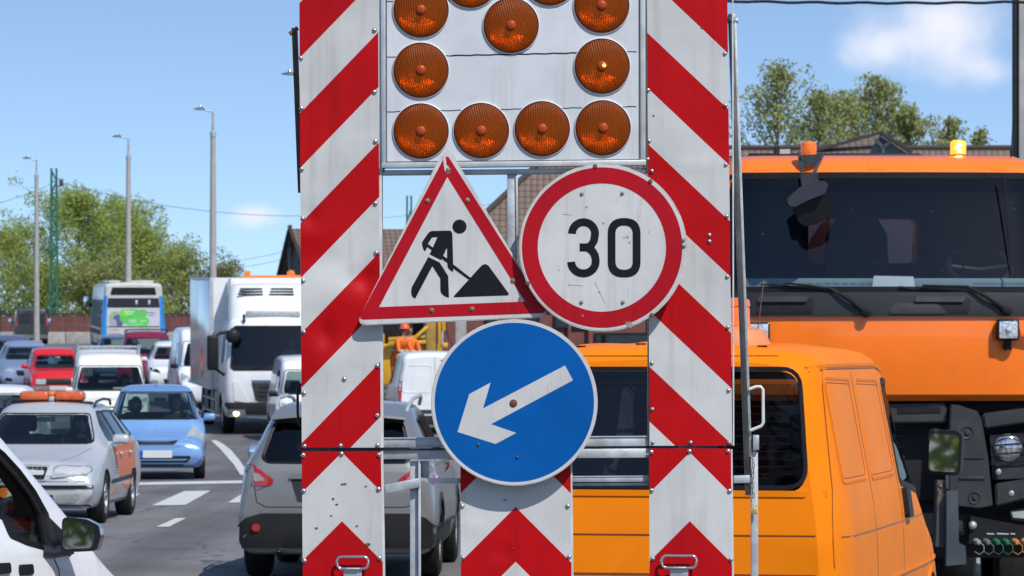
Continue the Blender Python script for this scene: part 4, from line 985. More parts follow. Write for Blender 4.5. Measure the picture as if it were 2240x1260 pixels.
class Veh:
    def __init__(s, name, label, cat, X, Y, yaw, L, hw, rear=False, group=None, near=True, z=None):
        s.L, s.hw = L, hw
        th = radians(yaw)+(pi if rear else 0)
        R = Matrix.Rotation(th, 4, 'Z')
        c = Vector((X, Y, 0))
        if near: c -= R @ Vector((0, (L/2 if rear else -L/2), 0))
        sl = (G(c.y+2)-G(c.y-2))/4
        s.M = Matrix.Translation((c.x, c.y, G(c.y) if z is None else z)) @ Matrix.Rotation(math.atan(sl), 4, 'X') @ R
        s.Mi = s.M.inverted(); s.rear = rear
        s.root = empty(name, (0, 0, 0), (0, 0, 0), label, cat, group)
        s.root.location = s.M.translation; s.root.rotation_euler = s.M.to_euler()
        s.cuts = []; s.camL = s.Mi @ Vector((0, 0, HC)); s.far = False
    def pxray(s, u, v):
        d = (s.Mi.to_3x3() @ Vector(((u-1120)/F, 1, -(v-800)/F))).normalized(); return s.camL, d
    def pxat(s, u, v, ax, val):
        o, d = s.pxray(u, v); t = (val-o[ax])/d[ax]; return o+d*t
    def loft(s, st, cr=.03, rb=.06, rs=.05, rt=.12, per=5, deform=None, zm=.42):
        """stations (y, zb, zs, zt, wb, wm, ws, wt)"""
        cols = list(zip(*st)); n = len(st); bm = bmesh.new(); rings = []
        for k in range((n-1)*per+1):
            t = min(k/per, n-1-1e-9); v = [pchip(c, t) for c in cols]
            h = half_section(*v[1:8], cr, rb, rs, rt, zm)
            pts = [(x, z) for x, z in h]+[(-x, z) for x, z in h[-2:0:-1]]
            rings.append([bm.verts.new((x, v[0], z)) for x, z in pts])
        m = len(rings[0])
        for a, b in zip(rings, rings[1:]):
            for k in range(m): bm.faces.new((a[k], a[(k+1) % m], b[(k+1) % m], b[k]))
        for r_, rev in ((rings[0], 1), (rings[-1], 0)):
            c = bm.verts.new(sum((v.co for v in r_), Vector())/m)
            for k in range(m):
                f = (r_[k], r_[(k+1) % m], c) if rev else (r_[(k+1) % m], r_[k], c)
                bm.faces.new(f)
        if deform:
            for v in bm.verts: v.co = deform(v.co.copy())
        s._set(bm)
    def zloft(s, rings, n=7, cap=True):
        """rings (z, hw, yf, yb, r, bulge): rounded plan outlines stacked in z; bulge pushes the front centre forward"""
        bm = bmesh.new(); R = []
        for (z, hw, yf, yb, r, bu) in rings:
            P = rpoly([(-hw, yf), (hw, yf), (hw, yb), (-hw, yb)], [r, r, min(r, .1), min(r, .1)], n)
            row = []
            for i, (x, y) in enumerate(P):
                nx, ny = P[(i+1) % len(P)]
                long_ = (Vector((nx, ny))-Vector((x, y))).length > hw*.9
                for q in range(8 if long_ else 1):
                    row.append((x+(nx-x)*q/8, y+(ny-y)*q/8))
            R.append([bm.verts.new((x, y-bu*(1-(x/hw)**2)*max(0, min(1, ((yf+yb)/2-y)/max(.01, (yb-yf)/2))), z)) for x, y in row])
        m = min(len(r) for r in R)
        for a, b in zip(R, R[1:]):
            for k in range(m): bm.faces.new((a[k], a[(k+1) % m], b[(k+1) % m], b[k]))
        if cap:
            for r_, rev in ((R[0], 0), (R[-1], 1)):
                c = bm.verts.new(sum((v.co for v in r_), Vector())/m)
                for k in range(m): bm.faces.new((r_[k], r_[(k+1) % m], c) if rev else (r_[(k+1) % m], r_[k], c))
        s._set(bm)
    def _set(s, bm):
        bmesh.ops.remove_doubles(bm, verts=bm.verts, dist=2e-4)
        bmesh.ops.recalc_face_normals(bm, faces=bm.faces)
        s.bm = bm; s.bvh = BVHTree.FromBMesh(bm)
    def cut(s, bmc): s.cuts.append(bmc)
    def cut_prism(s, a, b):
        """closed prism between two matching loops of 3-D points"""
        bm = bmesh.new(); A = [bm.verts.new(p) for p in a]; B = [bm.verts.new(p) for p in b]
        bm.faces.new(A); bm.faces.new(B[::-1])
        for i in range(len(A)): bm.faces.new((A[i], B[i], B[(i+1) % len(A)], A[(i+1) % len(A)]))
        bmesh.ops.recalc_face_normals(bm, faces=bm.faces); s.cuts.append(bm)
    def cut_box(s, x0, x1, y0, y1, z0, z1): bm = bmesh.new(); box(bm, x0, x1, y0, y1, z0, z1); s.cuts.append(bm)
    def cut_side(s, pts, r=.04):
        P = rpoly(pts, r, 3); s.cut_prism([(-2, y, z) for y, z in P], [(2, y, z) for y, z in P])
    def arches(s, ys, r, inner=.62):
        for y in ys:
            for sd in (-1, 1):
                bm = bmesh.new(); lathe(bm, [(0, 0), (r, 0), (r, 1.2), (0, 1.2)], (sd*s.hw*inner, y, r*.86), (sd, 0, 0), 28)
                bmesh.ops.recalc_face_normals(bm, faces=bm.faces); s.cuts.append(bm)
    def build(s, m, name='body', inner=None, label=None, ang=30):
        me = bpy.data.meshes.new(name); s.bm.to_mesh(me); me.materials.append(m); me.materials.append(inner or M_INT)
        ob = bpy.data.objects.new(name, me); link(ob)
        for c in s.cuts:
            cm = bpy.data.meshes.new('cut')
            for f in c.faces: f.material_index = 1
            c.to_mesh(cm); c.free(); cm.materials.append(m); cm.materials.append(inner or M_INT)
            co = bpy.data.objects.new('cut', cm); link(co); base = [v.co.copy() for v in cm.vertices]
            vol0 = Vector(ob.dimensions); n0 = len(ob.data.polygons)
            for attempt in range(7):          # the cut is redone with a hair's breadth of shift when the solver fails
                md = ob.modifiers.new('b', 'BOOLEAN'); md.operation = 'DIFFERENCE'; md.object = co; md.solver = 'EXACT'
                dg = bpy.context.evaluated_depsgraph_get(); nm = bpy.data.meshes.new_from_object(ob.evaluated_get(dg))
                ob.modifiers.clear()
                if len(nm.polygons) > n0*.55: ob.data = nm; nm.name = name; break
                bpy.data.meshes.remove(nm)
                d = Vector((.0013, -.0021, .0017))*(attempt+1)*(-1)**attempt
                for v, p in zip(cm.vertices, base): v.co = p*(1+.0007*(attempt+1))+d
            bpy.data.objects.remove(co); bpy.data.meshes.remove(cm)
        bm = bmesh.new(); bm.from_mesh(ob.data); bmesh.ops.remove_doubles(bm, verts=bm.verts, dist=1e-4)
        a = radians(ang)
        for f in bm.faces: f.smooth = True
        for e in bm.edges:
            if len(e.link_faces) != 2 or e.calc_face_angle(0) > a or e.link_faces[0].material_index != e.link_faces[1].material_index: e.smooth = False
        bm.to_mesh(ob.data); bm.free()
        ob.parent = s.root; s.body = ob
        if label: ob['label'] = label
        return ob
    def ray(s, view, u, v):
        if view == 'px': return s.pxray(u, v)
        return {'front': (Vector((u, -30, v)), Vector((0, 1, 0))), 'rear': (Vector((u, 30, v)), Vector((0, -1, 0))),
                'left': (Vector((-30, u, v)), Vector((1, 0, 0))), 'right': (Vector((30, u, v)), Vector((-1, 0, 0))), 'top': (Vector((u, v, 30)), Vector((0, 0, -1)))}[view]
    def hit(s, view, u, v):
        o, d = s.ray(view, u, v); h = s.bvh.ray_cast(o, d)
        if h[0] is None:
            c = s.camL if view == 'px' else o
            t = ((Vector((0, 0, .8))-c).dot(d)); q = c+d*(t-s.hw if view == 'px' else t-1.2)
            h = s.bvh.find_nearest(o+d*t)
        n = h[1]
        if n.dot(d) > 0: n = -n
        s.lastn = n
        return h[0], d
    def patch(s, name, pts, view, m, off=.004, r=0, grid=None, parent=None, mirror=False, label=None, sink=.02, smooth=True):
        P = rpoly(pts, r, 5) if r else pts
        g = grid or (12 if view == 'px' else .12)
        bm = bmesh.new(); bm.faces.new([bm.verts.new((p[0], p[1], 0)) for p in P])
        for ax in (0, 1):
            a = min(p[ax] for p in P); b = max(p[ax] for p in P); t = math.floor(a/g)*g+g
            while t < b:
                co = [0, 0, 0]; no = [0, 0, 0]; co[ax] = t; no[ax] = 1
                bmesh.ops.bisect_plane(bm, geom=bm.verts[:]+bm.edges[:]+bm.faces[:], plane_co=co, plane_no=no); t += g
        bmesh.ops.triangulate(bm, faces=[f for f in bm.faces if len(f.verts) > 4])
        inner = {}
        bnd = [e for e in bm.edges if len(e.link_faces) == 1]
        for v in bm.verts:
            h, d = s.hit(view, v.co.x, v.co.y); nn = s.lastn-d*.3; inner[v] = h-nn*sink; v.co = h+nn*off/1.3
        if sink:
            nv = {}
            for e in bnd:
                for v in e.verts:
                    if v not in nv: nv[v] = bm.verts.new(inner[v])
                a, b = e.verts
                bm.faces.new((a, b, nv[b], nv[a]))
        bmesh.ops.recalc_face_normals(bm, faces=bm.faces)
        bm.normal_update(); dd = s.ray(view, P[0][0], P[0][1])[1]
        if not sink and sum(f.normal.dot(dd)*f.calc_area() for f in bm.faces) > 0: bmesh.ops.reverse_faces(bm, faces=bm.faces)
        if mirror == 'both' or mirror:
            b2 = bm.copy()
            for v in b2.verts: v.co.x = -v.co.x
            bmesh.ops.reverse_faces(b2, faces=b2.faces)
            finish(b2, name, m, parent or s.root, label=label, smooth=smooth)
        return finish(bm, name, m, parent or s.root, label=label, smooth=smooth)
    def ribbon(s, name, path, view, m, w, off=.004, closed=False, parent=None, step=None, sink=.01, mirror=False):
        """flat strip of metric width w following the surface along a 2-D path"""
        P = [Vector(p[:2]) for p in path]
        if closed: P.append(P[0])
        st_ = step or (10 if view == 'px' else .1); Q = []
        for a, b in zip(P, P[1:]):
            n = max(1, int((b-a).length/st_)); Q += [a.lerp(b, k/n) for k in range(n)]
        if not closed: Q.append(P[-1])
        H = [(*s.hit(view, *q), s.lastn.copy()) for q in Q]; n = len(H); bm = bmesh.new(); L, R_, Li, Ri = [], [], [], []
        for i in range(n):
            p, d, nn = H[i]; nn = (nn-d*.3)/1.3
            a = H[(i-1) % n][0] if (closed or i) else p; b = H[(i+1) % n][0] if (closed or i < n-1) else p
            t = (b-a)
            if t.length < 1e-6: t = Vector((0, 0, 1))
            sd = t.normalized().cross(d).normalized()
            L.append(bm.verts.new(p+nn*off+sd*w/2)); R_.append(bm.verts.new(p+nn*off-sd*w/2))
            Li.append(bm.verts.new(p-nn*sink+sd*w/2)); Ri.append(bm.verts.new(p-nn*sink-sd*w/2))
        for i in range(n if closed else n-1):
            j = (i+1) % n
            bm.faces.new((L[i], L[j], R_[j], R_[i])); bm.faces.new((L[i], Li[i], Li[j], L[j])); bm.faces.new((R_[i], R_[j], Ri[j], Ri[i]))
        bmesh.ops.recalc_face_normals(bm, faces=bm.faces)
        if mirror:
            b2 = bm.copy()
            for v in b2.verts: v.co.x = -v.co.x
            bmesh.ops.reverse_faces(b2, faces=b2.faces); finish(b2, name, m, parent or s.root)
        return finish(bm, name, m, parent or s.root)
    def wheels(s, ys, r=.31, w=.2, x=None, spokes=7, rim=M_RIM, front_steer=0):
        x = x or s.hw-w/2-.02; pr = None
        for y in ys:
            for sd in (-1, 1):
                if pr is None:
                    bm = bmesh.new()
                    lathe(bm, [(.62*r, -w/2), (.88*r, -w/2), (.97*r, -w*.42), (r, -w*.3), (r, w*.3), (.97*r, w*.42), (.88*r, w/2), (.68*r, w/2), (.66*r, w*.40), (.62*r, w*.3)], (0, 0, 0), (1, 0, 0), 36)
                    pr = finish(bm, 'wheel', M_TYRE, s.root)
                    bm = bmesh.new()
                    lathe(bm, [(0, w*.16), (.6*r, w*.12), (.63*r, w*.36), (.68*r, w*.46), (.69*r, w*.38)], (0, 0, 0), (1, 0, 0), 30)
                    lathe(bm, [(.15*r, w*.1), (.15*r, w*.36), (.11*r, w*.4), (0, w*.4)], (0, 0, 0), (1, 0, 0), 16)
                    for k in range(spokes):
                        a = 2*pi*k/spokes; c, s_ = cos(a), sin(a)
                        bar(bm, (w*.28, .1*r*c, .1*r*s_), (w*.36, .64*r*c, .64*r*s_), .15*r, w*.14, .006, up=(1, 0, 0))
                    for f in bm.faces:
                        if abs(f.normal.x) > .9 and f.calc_center_median().x < w*.2: f.material_index = 1
                    rm = finish(bm, 'rim', [rim, M_TRIM], pr)
                    o = pr
                else:
                    o = pr.copy(); link(o); q = rm.copy(); link(q); q.parent = o
                o.location = (sd*x, y, r); o.rotation_euler = (random.random()*2*0, 0, 0 if sd > 0 else pi)
    def tbox(s, name, x0, x1, y0, y1, z0, z1, m, bev=.01, parent=None, mirror=False, M=None, label=None):
        for sg in ((1, -1) if mirror else (1,)):
            bm = bmesh.new(); a, b = (x0, x1) if sg > 0 else (-x1, -x0); box(bm, a, b, y0, y1, z0, z1, bev, M=M); o = finish(bm, name, m, parent or s.root, label=label)
        return o
    def mirror(s, x, y, z, w=.2, h=.15, d=.12, m=None, stalk=.08, glassm=None, name='side_mirror', both=True, tilt=0):
        for sd in ((-1, 1) if both else ((1,) if x > 0 else (-1,))):
            X = abs(x); bm = bmesh.new()
            box(bm, X+stalk, X+stalk+w, y-d/2, y+d/2, z-h/2, z+h/2, min(w, h, d)*.32, seg=3)
            for v in bm.verts:
                if v.co.y < y: v.co.z = z+(v.co.z-z)*.85
            box(bm, X-.03, X+stalk+.03, y-d*.25, y+d*.2, z-h*.5, z-h*.2, .012)
            if sd < 0:
                for v in bm.verts: v.co.x = -v.co.x
                bmesh.ops.reverse_faces(bm, faces=bm.faces)
            o = finish(bm, name, m or M_TRIM, s.root)
            bm = bmesh.new(); a = X+stalk+.018; b = X+stalk+w-.018
            if sd < 0: a, b = -b, -a
            box(bm, a, b, y+d/2+.001, y+d/2+.005, z-h/2+.018, z+h/2-.018, .002)
            finish(bm, 'mirror_glass', glassm or M_MIRROR, o)
    def cabin(s, yd, yr, zd, seats=((-.36), (.36)), ys=.0, zseat=.5, ztop=1.1, hwi=None, wheel=None, dashm=M_INT):
        """dashboard, seats, steering wheel; wheel = x position"""
        hwi = hwi or s.hw-.16
        s.tbox('dashboard', -hwi, hwi, yd, yd+.42, zd-.3, zd, dashm, .05)
        for x in seats:
            bm = bmesh.new(); M = Matrix.Translation((x, ys, 0)) @ Matrix.Rotation(radians(-14), 4, 'X')
            box(bm, -.23, .23, -.07, .07, zseat, ztop, .06, M=M, seg=3); box(bm, -.12, .12, -.05, .05, ztop+.03, ztop+.24, .045, M=M, seg=3)
            box(bm, -.24, .24, -.55, 0, zseat-.12, zseat+.04, .05, M=Matrix.Translation((x, ys, 0)))
            finish(bm, 'seat', M_SEAT, s.root)
        if wheel is not None:
            bm = bmesh.new(); M = Matrix.Translation((wheel, yd+.5, zd+.0)) @ Matrix.Rotation(radians(62), 4, 'X')
            tube(bm, [M @ Vector((.18*cos(a), .18*sin(a), 0)) for a in [2*pi*k/24 for k in range(24)]], .014, 8, closed=True)
            for a in (0.1, pi-.1, -pi/2): tube(bm, [M @ Vector((.0, 0, -.01)), M @ Vector((.18*cos(a), .18*sin(a), 0))], .013, 6)
            finish(bm, 'steering_wheel', M_TRIM, s.root)
# ---------------------------------------------------------------- people
def person(name, label, M, J, edges, mats, cat='person', hair=None, helmet=None, scale=1.0, vest=None):
    """J: joint -> (xyz, radius, material index).  one skinned surface"""
    names = list(J); idx = {n: i for i, n in enumerate(names)}
    me = bpy.data.meshes.new('body'); me.from_pydata([J[n][0] for n in names], [(idx[a], idx[b]) for a, b in edges], [])
    o = bpy.data.objects.new('tmp', me); link(o)
    sk = o.modifiers.new('s', 'SKIN'); sb = o.modifiers.new('u', 'SUBSURF'); sb.levels = 2; sb.render_levels = 2
    lay = me.skin_vertices[0].data
    for i, n in enumerate(names):
        r = J[n][1]; lay[i].radius = r if isinstance(r, tuple) else (r, r); lay[i].use_root = (n == 'pelvis')
    dg = bpy.context.evaluated_depsgraph_get(); nm = bpy.data.meshes.new_from_object(o.evaluated_get(dg))
    bpy.data.objects.remove(o); bpy.data.meshes.remove(me)
    for k in mats: nm.materials.append(k)
    segs = [(Vector(J[a][0]), Vector(J[b][0]), J[b][2]) for a, b in edges]
    for p in nm.polygons:
        c = p.center; best = 1e9; bi = 0
        for a, b, mi in segs:
            d = b-a; t = max(0, min(1, (c-a).dot(d)/max(1e-9, d.length_squared))); q = (c-(a+d*t)).length
            if q < best: best = q; bi = mi
        p.material_index = bi; p.use_smooth = True
    o = bpy.data.objects.new(name, nm); link(o); o.matrix_world = M
    tag(o, label, cat)
    hc = Vector(J['head'][0])
    bm = bmesh.new()          # eyes and brows set into the face (front = -y)
    for s_ in (-1, 1):
        bmesh.ops.create_uvsphere(bm, u_segments=8, v_segments=6, radius=.011, matrix=Matrix.Translation(hc+Vector((.032*s_, -.088, .012))))
        bar(bm, hc+Vector((.018*s_, -.094, .034)), hc+Vector((.05*s_, -.084, .034)), .008, .008)
    bar(bm, hc+Vector((-.022, -.089, -.052)), hc+Vector((.022, -.089, -.052)), .007, .006)
    finish(bm, 'face_features', M_HAIR, o)
    if hair:
        bm = bmesh.new(); bmesh.ops.create_uvsphere(bm, u_segments=20, v_segments=14, radius=1)
        for v in bm.verts:
            q = v.co.copy(); k = 1.0
            if q.y < -.35 and q.z < .45: k = .80
            if q.z < -.25: k = .82 if hair == 'short' else 1.0
            v.co = hc+Vector((q.x*.092*k, q.y*.112*k+.012, q.z*(.125 if hair == 'short' or q.z > 0 else .24)*k+.025))
        finish(bm, 'hair', M_HAIR, o)
    if helmet:
        bm = bmesh.new(); lathe(bm, [(.135, 0), (.138, .008), (.118, .02), (.115, .06), (.095, .11), (.05, .138), (0, .145)], hc+Vector((0, .005, .035)), (0, 0, 1), 24)
        box(bm, -.08, .08, -.18, -.10, .0, .012, .006, M=Matrix.Translation(hc+Vector((0, 0, .035)))); box(bm, -.012, .012, -.12, .12, .13, .15, .006, M=Matrix.Translation(hc+Vector((0, 0, .035))))
        finish(bm, 'helmet', helmet, o)
    return o
def head_joints(J, E, base, look=(0, -1, 0)):
    x, y, z = base
    J.update({'neck': ((x, y, z), .055, 1), 'throat': ((x, y-.015, z+.07), .052, 0), 'head': ((x, y-.03, z+.17), (.078, .092), 0), 'crown': ((x, y-.02, z+.25), (.06, .07), 0),
              'chin': ((x, y-.085, z+.095), .03, 0), 'nose': ((x, y-.135, z+.162), .012, 0), 'ear_a': ((x-.085, y-.015, z+.165), .012, 0), 'ear_b': ((x+.085, y-.015, z+.165), .012, 0)})
    E += [('neck', 'throat'), ('throat', 'head'), ('head', 'crown'), ('head', 'chin'), ('head', 'nose'), ('head', 'ear_a'), ('head', 'ear_b')]
def hand_joints(J, E, wrist, d, side, tag_):
    """palm with four fingers and a thumb"""
    w = Vector(wrist); d = Vector(d).normalized(); sx_ = d.cross(Vector((0, 0, 1)));
    if sx_.length < .1: sx_ = Vector((1, 0, 0))
    sx_.normalize(); up = sx_.cross(d)
    J['palm'+tag_] = (tuple(w+d*.05), (.036, .02), 0); E.append(('wr'+tag_, 'palm'+tag_))
    for k, (o, l) in enumerate(((-.030, .062), (-.010, .072), (.010, .066), (.029, .052))):
        a = w+d*.09+sx_*o; b = a+d*l*.5-up*.008; c = a+d*l*.85-up*.034
        J['f%d0' % k+tag_] = (tuple(a), .0095, 0); J['f%d1' % k+tag_] = (tuple(b), .009, 0); J['f%d2' % k+tag_] = (tuple(c), .0078, 0)
        E += [('palm'+tag_, 'f%d0' % k+tag_), ('f%d0' % k+tag_, 'f%d1' % k+tag_), ('f%d1' % k+tag_, 'f%d2' % k+tag_)]
    a = w+d*.045+sx_*(-.05*side); b = w+d*.075+sx_*(-.066*side)-up*.012
    J['th0'+tag_] = (tuple(a), .011, 0); J['th1'+tag_] = (tuple(b), .009, 0); E += [('palm'+tag_, 'th0'+tag_), ('th0'+tag_, 'th1'+tag_)]
def seated(name, label, veh, x, y, z, mats, hair='short', wheel=None, lean=0, turn=0, arms=True):
    """driver: hips at (x,y,z) in the vehicle, hands forward on the wheel"""
    J = {'pelvis': ((0, 0, .08), .15, 1), 'waist': ((0, .02, .22), .145, 1), 'chest': ((0, .05-lean*.3, .42), (.17, .13), 1), 'upper': ((0, .04-lean*.5, .52), (.14, .1), 1)}
    E = [('pelvis', 'waist'), ('waist', 'chest'), ('chest', 'upper'), ('upper', 'neck')]
    head_joints(J, E, (0, .03-lean*.6, .60))
    for s_, t in ((-1, 'a'), (1, 'b')):
        J['sh'+t] = ((.19*s_, .04-lean*.5, .50), .062, 1); J['el'+t] = ((.26*s_, -.14-lean*.5, .28), .045, 1); J['wr'+t] = ((.15*s_, -.40-lean*.5, .34), .028, 0)
        J['kn'+t] = ((.14*s_, -.42, .10), .075, 2); J['hp'+t] = ((.1*s_, -.02, .06), .09, 2); J['an'+t] = ((.13*s_, -.68, -.16), .045, 2)
        E += [('upper', 'sh'+t), ('sh'+t, 'el'+t), ('el'+t, 'wr'+t), ('pelvis', 'hp'+t), ('hp'+t, 'kn'+t), ('kn'+t, 'an'+t)]
        hand_joints(J, E, J['wr'+t][0], (-.1*s_, -1, .1), s_, t)
    return person(name, label, veh.M @ Matrix.Translation((x, y, z)) @ Matrix.Rotation(radians(turn), 4, 'Z'), J, E, mats, hair=hair)
# ================================================================ CARS AND VANS
def car_stations(L, hw, H, cowl, header, hood0, hood1, rend, tail, belt=.90, ws_top=.60, trunk=None, zb=.20, nose=.62, nw=.80, rearw=.86):
    """cowl=(y,z) base of windscreen; header=(y,z) top of windscreen; hood0 front bonnet height, hood1 at cowl; rend=y where the roof ends; tail=(y,z) rear window base"""
    f = -L/2; b = L/2; W = hw
    st = [(f, zb+.14, nose-.12, nose-.02, W*.60, W*nw*.90, W*nw*.86, W*.62),
          (f+.05, zb+.04, nose-.06, nose+.03, W*.74, W*(nw+.08), W*(nw+.04), W*.70),
          (f+.20, zb, hood0-.10, hood0-.01, W*.86, W*.95, W*.92, W*.76),
          (f+.50, zb, hood0-.04, hood0+.05, W*.90, W*.985, W*.955, W*.79),
          (cowl[0], zb, belt-.04, cowl[1], W*.92, W, W*.965, W*.78),
          (cowl[0]+.12, zb, belt-.01, cowl[1]+.12*(header[1]-cowl[1])/(header[0]-cowl[0]), W*.92, W, W*.965, W*.775),
          (header[0], zb, belt+.01, header[1], W*.92, W, W*.965, W*ws_top),
          (header[0]+.35, zb, belt+.02, H-.015, W*.92, W, W*.965, W*(ws_top+.02)),
          ((header[0]+rend)/2+.2, zb, belt+.03, H, W*.92, W, W*.965, W*(ws_top+.02)),
          (rend, zb, belt+.04, H-.05, W*.92, W*.995, W*.95, W*(ws_top)),
          (tail[0], zb, min(belt+.03, tail[1]-.04), tail[1], W*.90, W*.98, W*.93, W*.74),
          (b-.07, zb+.03, tail[1]-.12 if trunk is None else trunk-.08, (tail[1]-.05 if trunk is None else trunk), W*.84, W*.93, W*rearw, W*.70),
          (b, zb+.12, tail[1]-.22 if trunk is None else trunk-.16, (tail[1]-.14 if trunk is None else trunk-.07), W*.70, W*.84, W*.78, W*.60)]
    return st
GEO = {}
def front_glazing(v, P, rearP, y0, y1, glassm=M_GLASS, trim=M_TRIM, tw=.03, r=.06, cutrear=True):
    """P half-outline of the windscreen (x,z) from bottom to top on the +x side"""
    full = [(-x, z) for x, z in P]+[(x, z) for x, z in P[::-1]]
    fr = rpoly(full, r, 3)
    while len(rearP) < len(P): rearP = [rearP[0], tuple((Vector(rearP[0])*.85+Vector(rearP[1])*.15))]+list(rearP[1:])
    rf = [(-x, z) for x, z in rearP]+[(x, z) for x, z in rearP[::-1]]; rr = rpoly(rf, r, 3)
    v.cut_prism([(x, y0, z) for x, z in fr], [(x, y1, z) for x, z in rr])
    return fr, rr

# ---- silver estate with the amber light bar
def silver_estate():
    v = Veh('estate_car', 'silver estate car with amber roof light bar and orange graphics on its doors', 'car', -5.79, 46.0, -1.6, 4.57, .885)
    st = car_stations(4.57, .885, 1.43, (-1.22, .93), (-.42, 1.32), .735, .93, 1.55, (2.1, .98), belt=.90, ws_top=.60, nose=.60, nw=.86)
    v.loft(st, rt=.11, cr=.035)
    W = [(.70, .95), (.53, 1.305)]
    fr, rr = front_glazing(v, W, [(.58, 1.0), (.50, 1.28)], -1.6, 2.6)
    v.cut_box(-.70, .70, -.85, 1.7, .35, .99)
    v.cut_side([(-.62, .955), (.10, .965), (.10, 1.33), (-.20, 1.33)]); v.cut_side([(.17, .965), (.98, .985), (.90, 1.33), (.17, 1.335)]); v.cut_side([(1.07, .99), (1.75, 1.02), (1.45, 1.31), (1.02, 1.33)])
    wy = (-1.32, 1.26); v.arches(wy, .355)
    P = paint('silver metallic paint', (.57, .575, .59), metal=.3, rough=.32)
    v.build(P)
    v.patch('windscreen', fr, 'front', M_GLASS, off=-.004, sink=0); v.ribbon('windscreen_trim', fr, 'front', M_TRIM, .03, closed=True)
    v.patch('rear_window', rr, 'rear', M_GLASS, off=-.004, sink=0)
    for q in ([(-.62, .955), (.10, .965), (.10, 1.33), (-.20, 1.33)], [(.17, .965), (.98, .985), (.90, 1.33), (.17, 1.335)], [(1.07, .99), (1.75, 1.02), (1.45, 1.31), (1.02, 1.33)]):
        v.patch('side_window', rpoly(q, .04, 3), 'right', M_GLASSD if q[0][0] > 0 else M_GLASS, off=-.004, sink=0, mirror=True); v.ribbon('window_trim', rpoly(q, .04, 3), 'right', M_TRIM, .022, closed=True, mirror=True)
    v.wheels(wy, .315, .21, spokes=7)
    # front end
    g = [(-.25, .555), (.25, .555), (.29, .70), (-.29, .70)]
    gr = v.patch('grille', g, 'front', M_TRIM, off=.008, r=.03); v.ribbon('grille_surround', rpoly([(-.27, .54), (.27, .54), (.31, .715), (-.31, .715)], .03, 3), 'front', M_ALU, .014, off=.012, closed=True, parent=gr)
    for k in range(-9, 10): v.ribbon('grille_bar', [(k*.026, .565), (k*.027, .69)], 'front', M_ALU if k % 2 == 0 else M_GREYP, .004, off=.012, parent=gr)
    hl = [(.33, .565), (.74, .60), (.80, .66), (.76, .70), (.42, .715), (.36, .69)]
    v.patch('headlight', hl, 'front', M_LENSC, off=.006, r=.02, mirror=True); v.ribbon('headlight_rim', rpoly(hl, .02, 3), 'front', M_GREYP, .008, off=.008, closed=True, mirror=True)
    v.patch('bumper_strip', [(-.82, .44), (.82, .44), (.82, .485), (-.82, .485)], 'front', M_TRIM, off=.012, r=.012)
    v.patch('lower_grille', [(-.30, .28), (.36, .28), (.36, .37), (-.30, .37)], 'front', M_TRIM, off=.003, r=.02)
    for k in range(3): v.ribbon('intake_bar', [(-.28, .30+.025*k), (.34, .30+.025*k)], 'front', M_GREYP, .008, off=.01)
    v.patch('fog_lamp', [(.40, .27), (.60, .28), (.68, .34), (.66, .385), (.40, .385)], 'front', M_LENSC, off=.006, r=.03, mirror=True)
    v.patch('front_lip', [(-.72, .16), (.72, .16), (.80, .255), (-.80, .255)], 'front', M_GREYP, off=.012, r=.03)
    v.ribbon('bumper_seam', [(-.84, .53), (-.3, .525), (.3, .525), (.84, .53)], 'front', M_GREYP, .008, off=.001)
    v.ribbon('bonnet_seam', [(-1.25, .0)], 'front', M_GREYP, .008) if 0 else None
    for sd in (1, -1): v.ribbon('bonnet_seam', [(sd*.36, -2.15), (sd*.55, -1.7), (sd*.68, -1.28)], 'top', M_GREYP, .007, off=.001)
    v.patch('number_plate', [(-.26, .385), (.26, .385), (.26, .435), (-.26, .435)], 'front', M_PLATE, off=.02)
    # sides
    OR = paint('orange vinyl wrap', (.80, .16, .02), rough=.4)
    v.patch('door_wrap', [(.95, .36), (.55, .36), (-.05, .48), (-.45, .74), (-.62, .90), (1.42, .93), (1.45, .60), (1.0, .60)], 'right', OR, off=.003, r=.02, mirror=True, label='orange vinyl on the rear doors')
    v.patch('lettering', [(-.75, .34), (-.1, .34), (-.1, .41), (-.75, .41)], 'right', paint('faded orange vinyl', (.75, .35, .22)), off=.003)
    for k in range(5): v.ribbon('printed_line', [(-.62, .72-.035*k), (-.34, .725-.035*k)], 'right', M_GREYP, .008, off=.002)
    v.patch('rubbing_strip', [(-.9, .46), (.9, .48), (.9, .53), (-.9, .51)], 'right', M_GREYP, off=.012, r=.01, mirror=True)
    for y in (-.80, .13, 1.02): v.ribbon('door_seam', [(y, .92), (y+(.0 if y < .5 else .02), .30)], 'right', M_TRIM, .008, off=.001, mirror=True)
    v.patch('sill_trim', [(-.92, .19), (.86, .19), (.86, .25), (-.92, .25)], 'right', M_GREYP, off=.01, r=.01, mirror=True)
    for y in (-.03, .86): v.tbox('door_handle', .868, .905, y-.09, y+.07, .80, .835, P, .012, mirror=True)
    v.mirror(.80, -.62, 1.0, .2, .13, .13, P, stalk=.05)
    for sd in (-1, 1):
        bm = bmesh.new(); tube(bm, [(sd*.56, -.15, 1.40), (sd*.57, -.05, 1.455), (sd*.58, .5, 1.485), (sd*.57, 1.2, 1.47), (sd*.56, 1.35, 1.41)], .017, 8); finish(bm, 'roof_rail', M_TRIM if sd < 0 else M_GREYP, v.root)
    # roof bar
    bm = bmesh.new(); box(bm, -.46, .46, -.02, .30, 1.435, 1.455, .006); box(bm, -.50, -.46, .05, .22, 1.38, 1.45, .01); box(bm, .46, .50, .05, .22, 1.38, 1.45, .01)
    lb = finish(bm, 'light_bar', M_TRIM, v.root, label='long amber beacon bar on the roof')
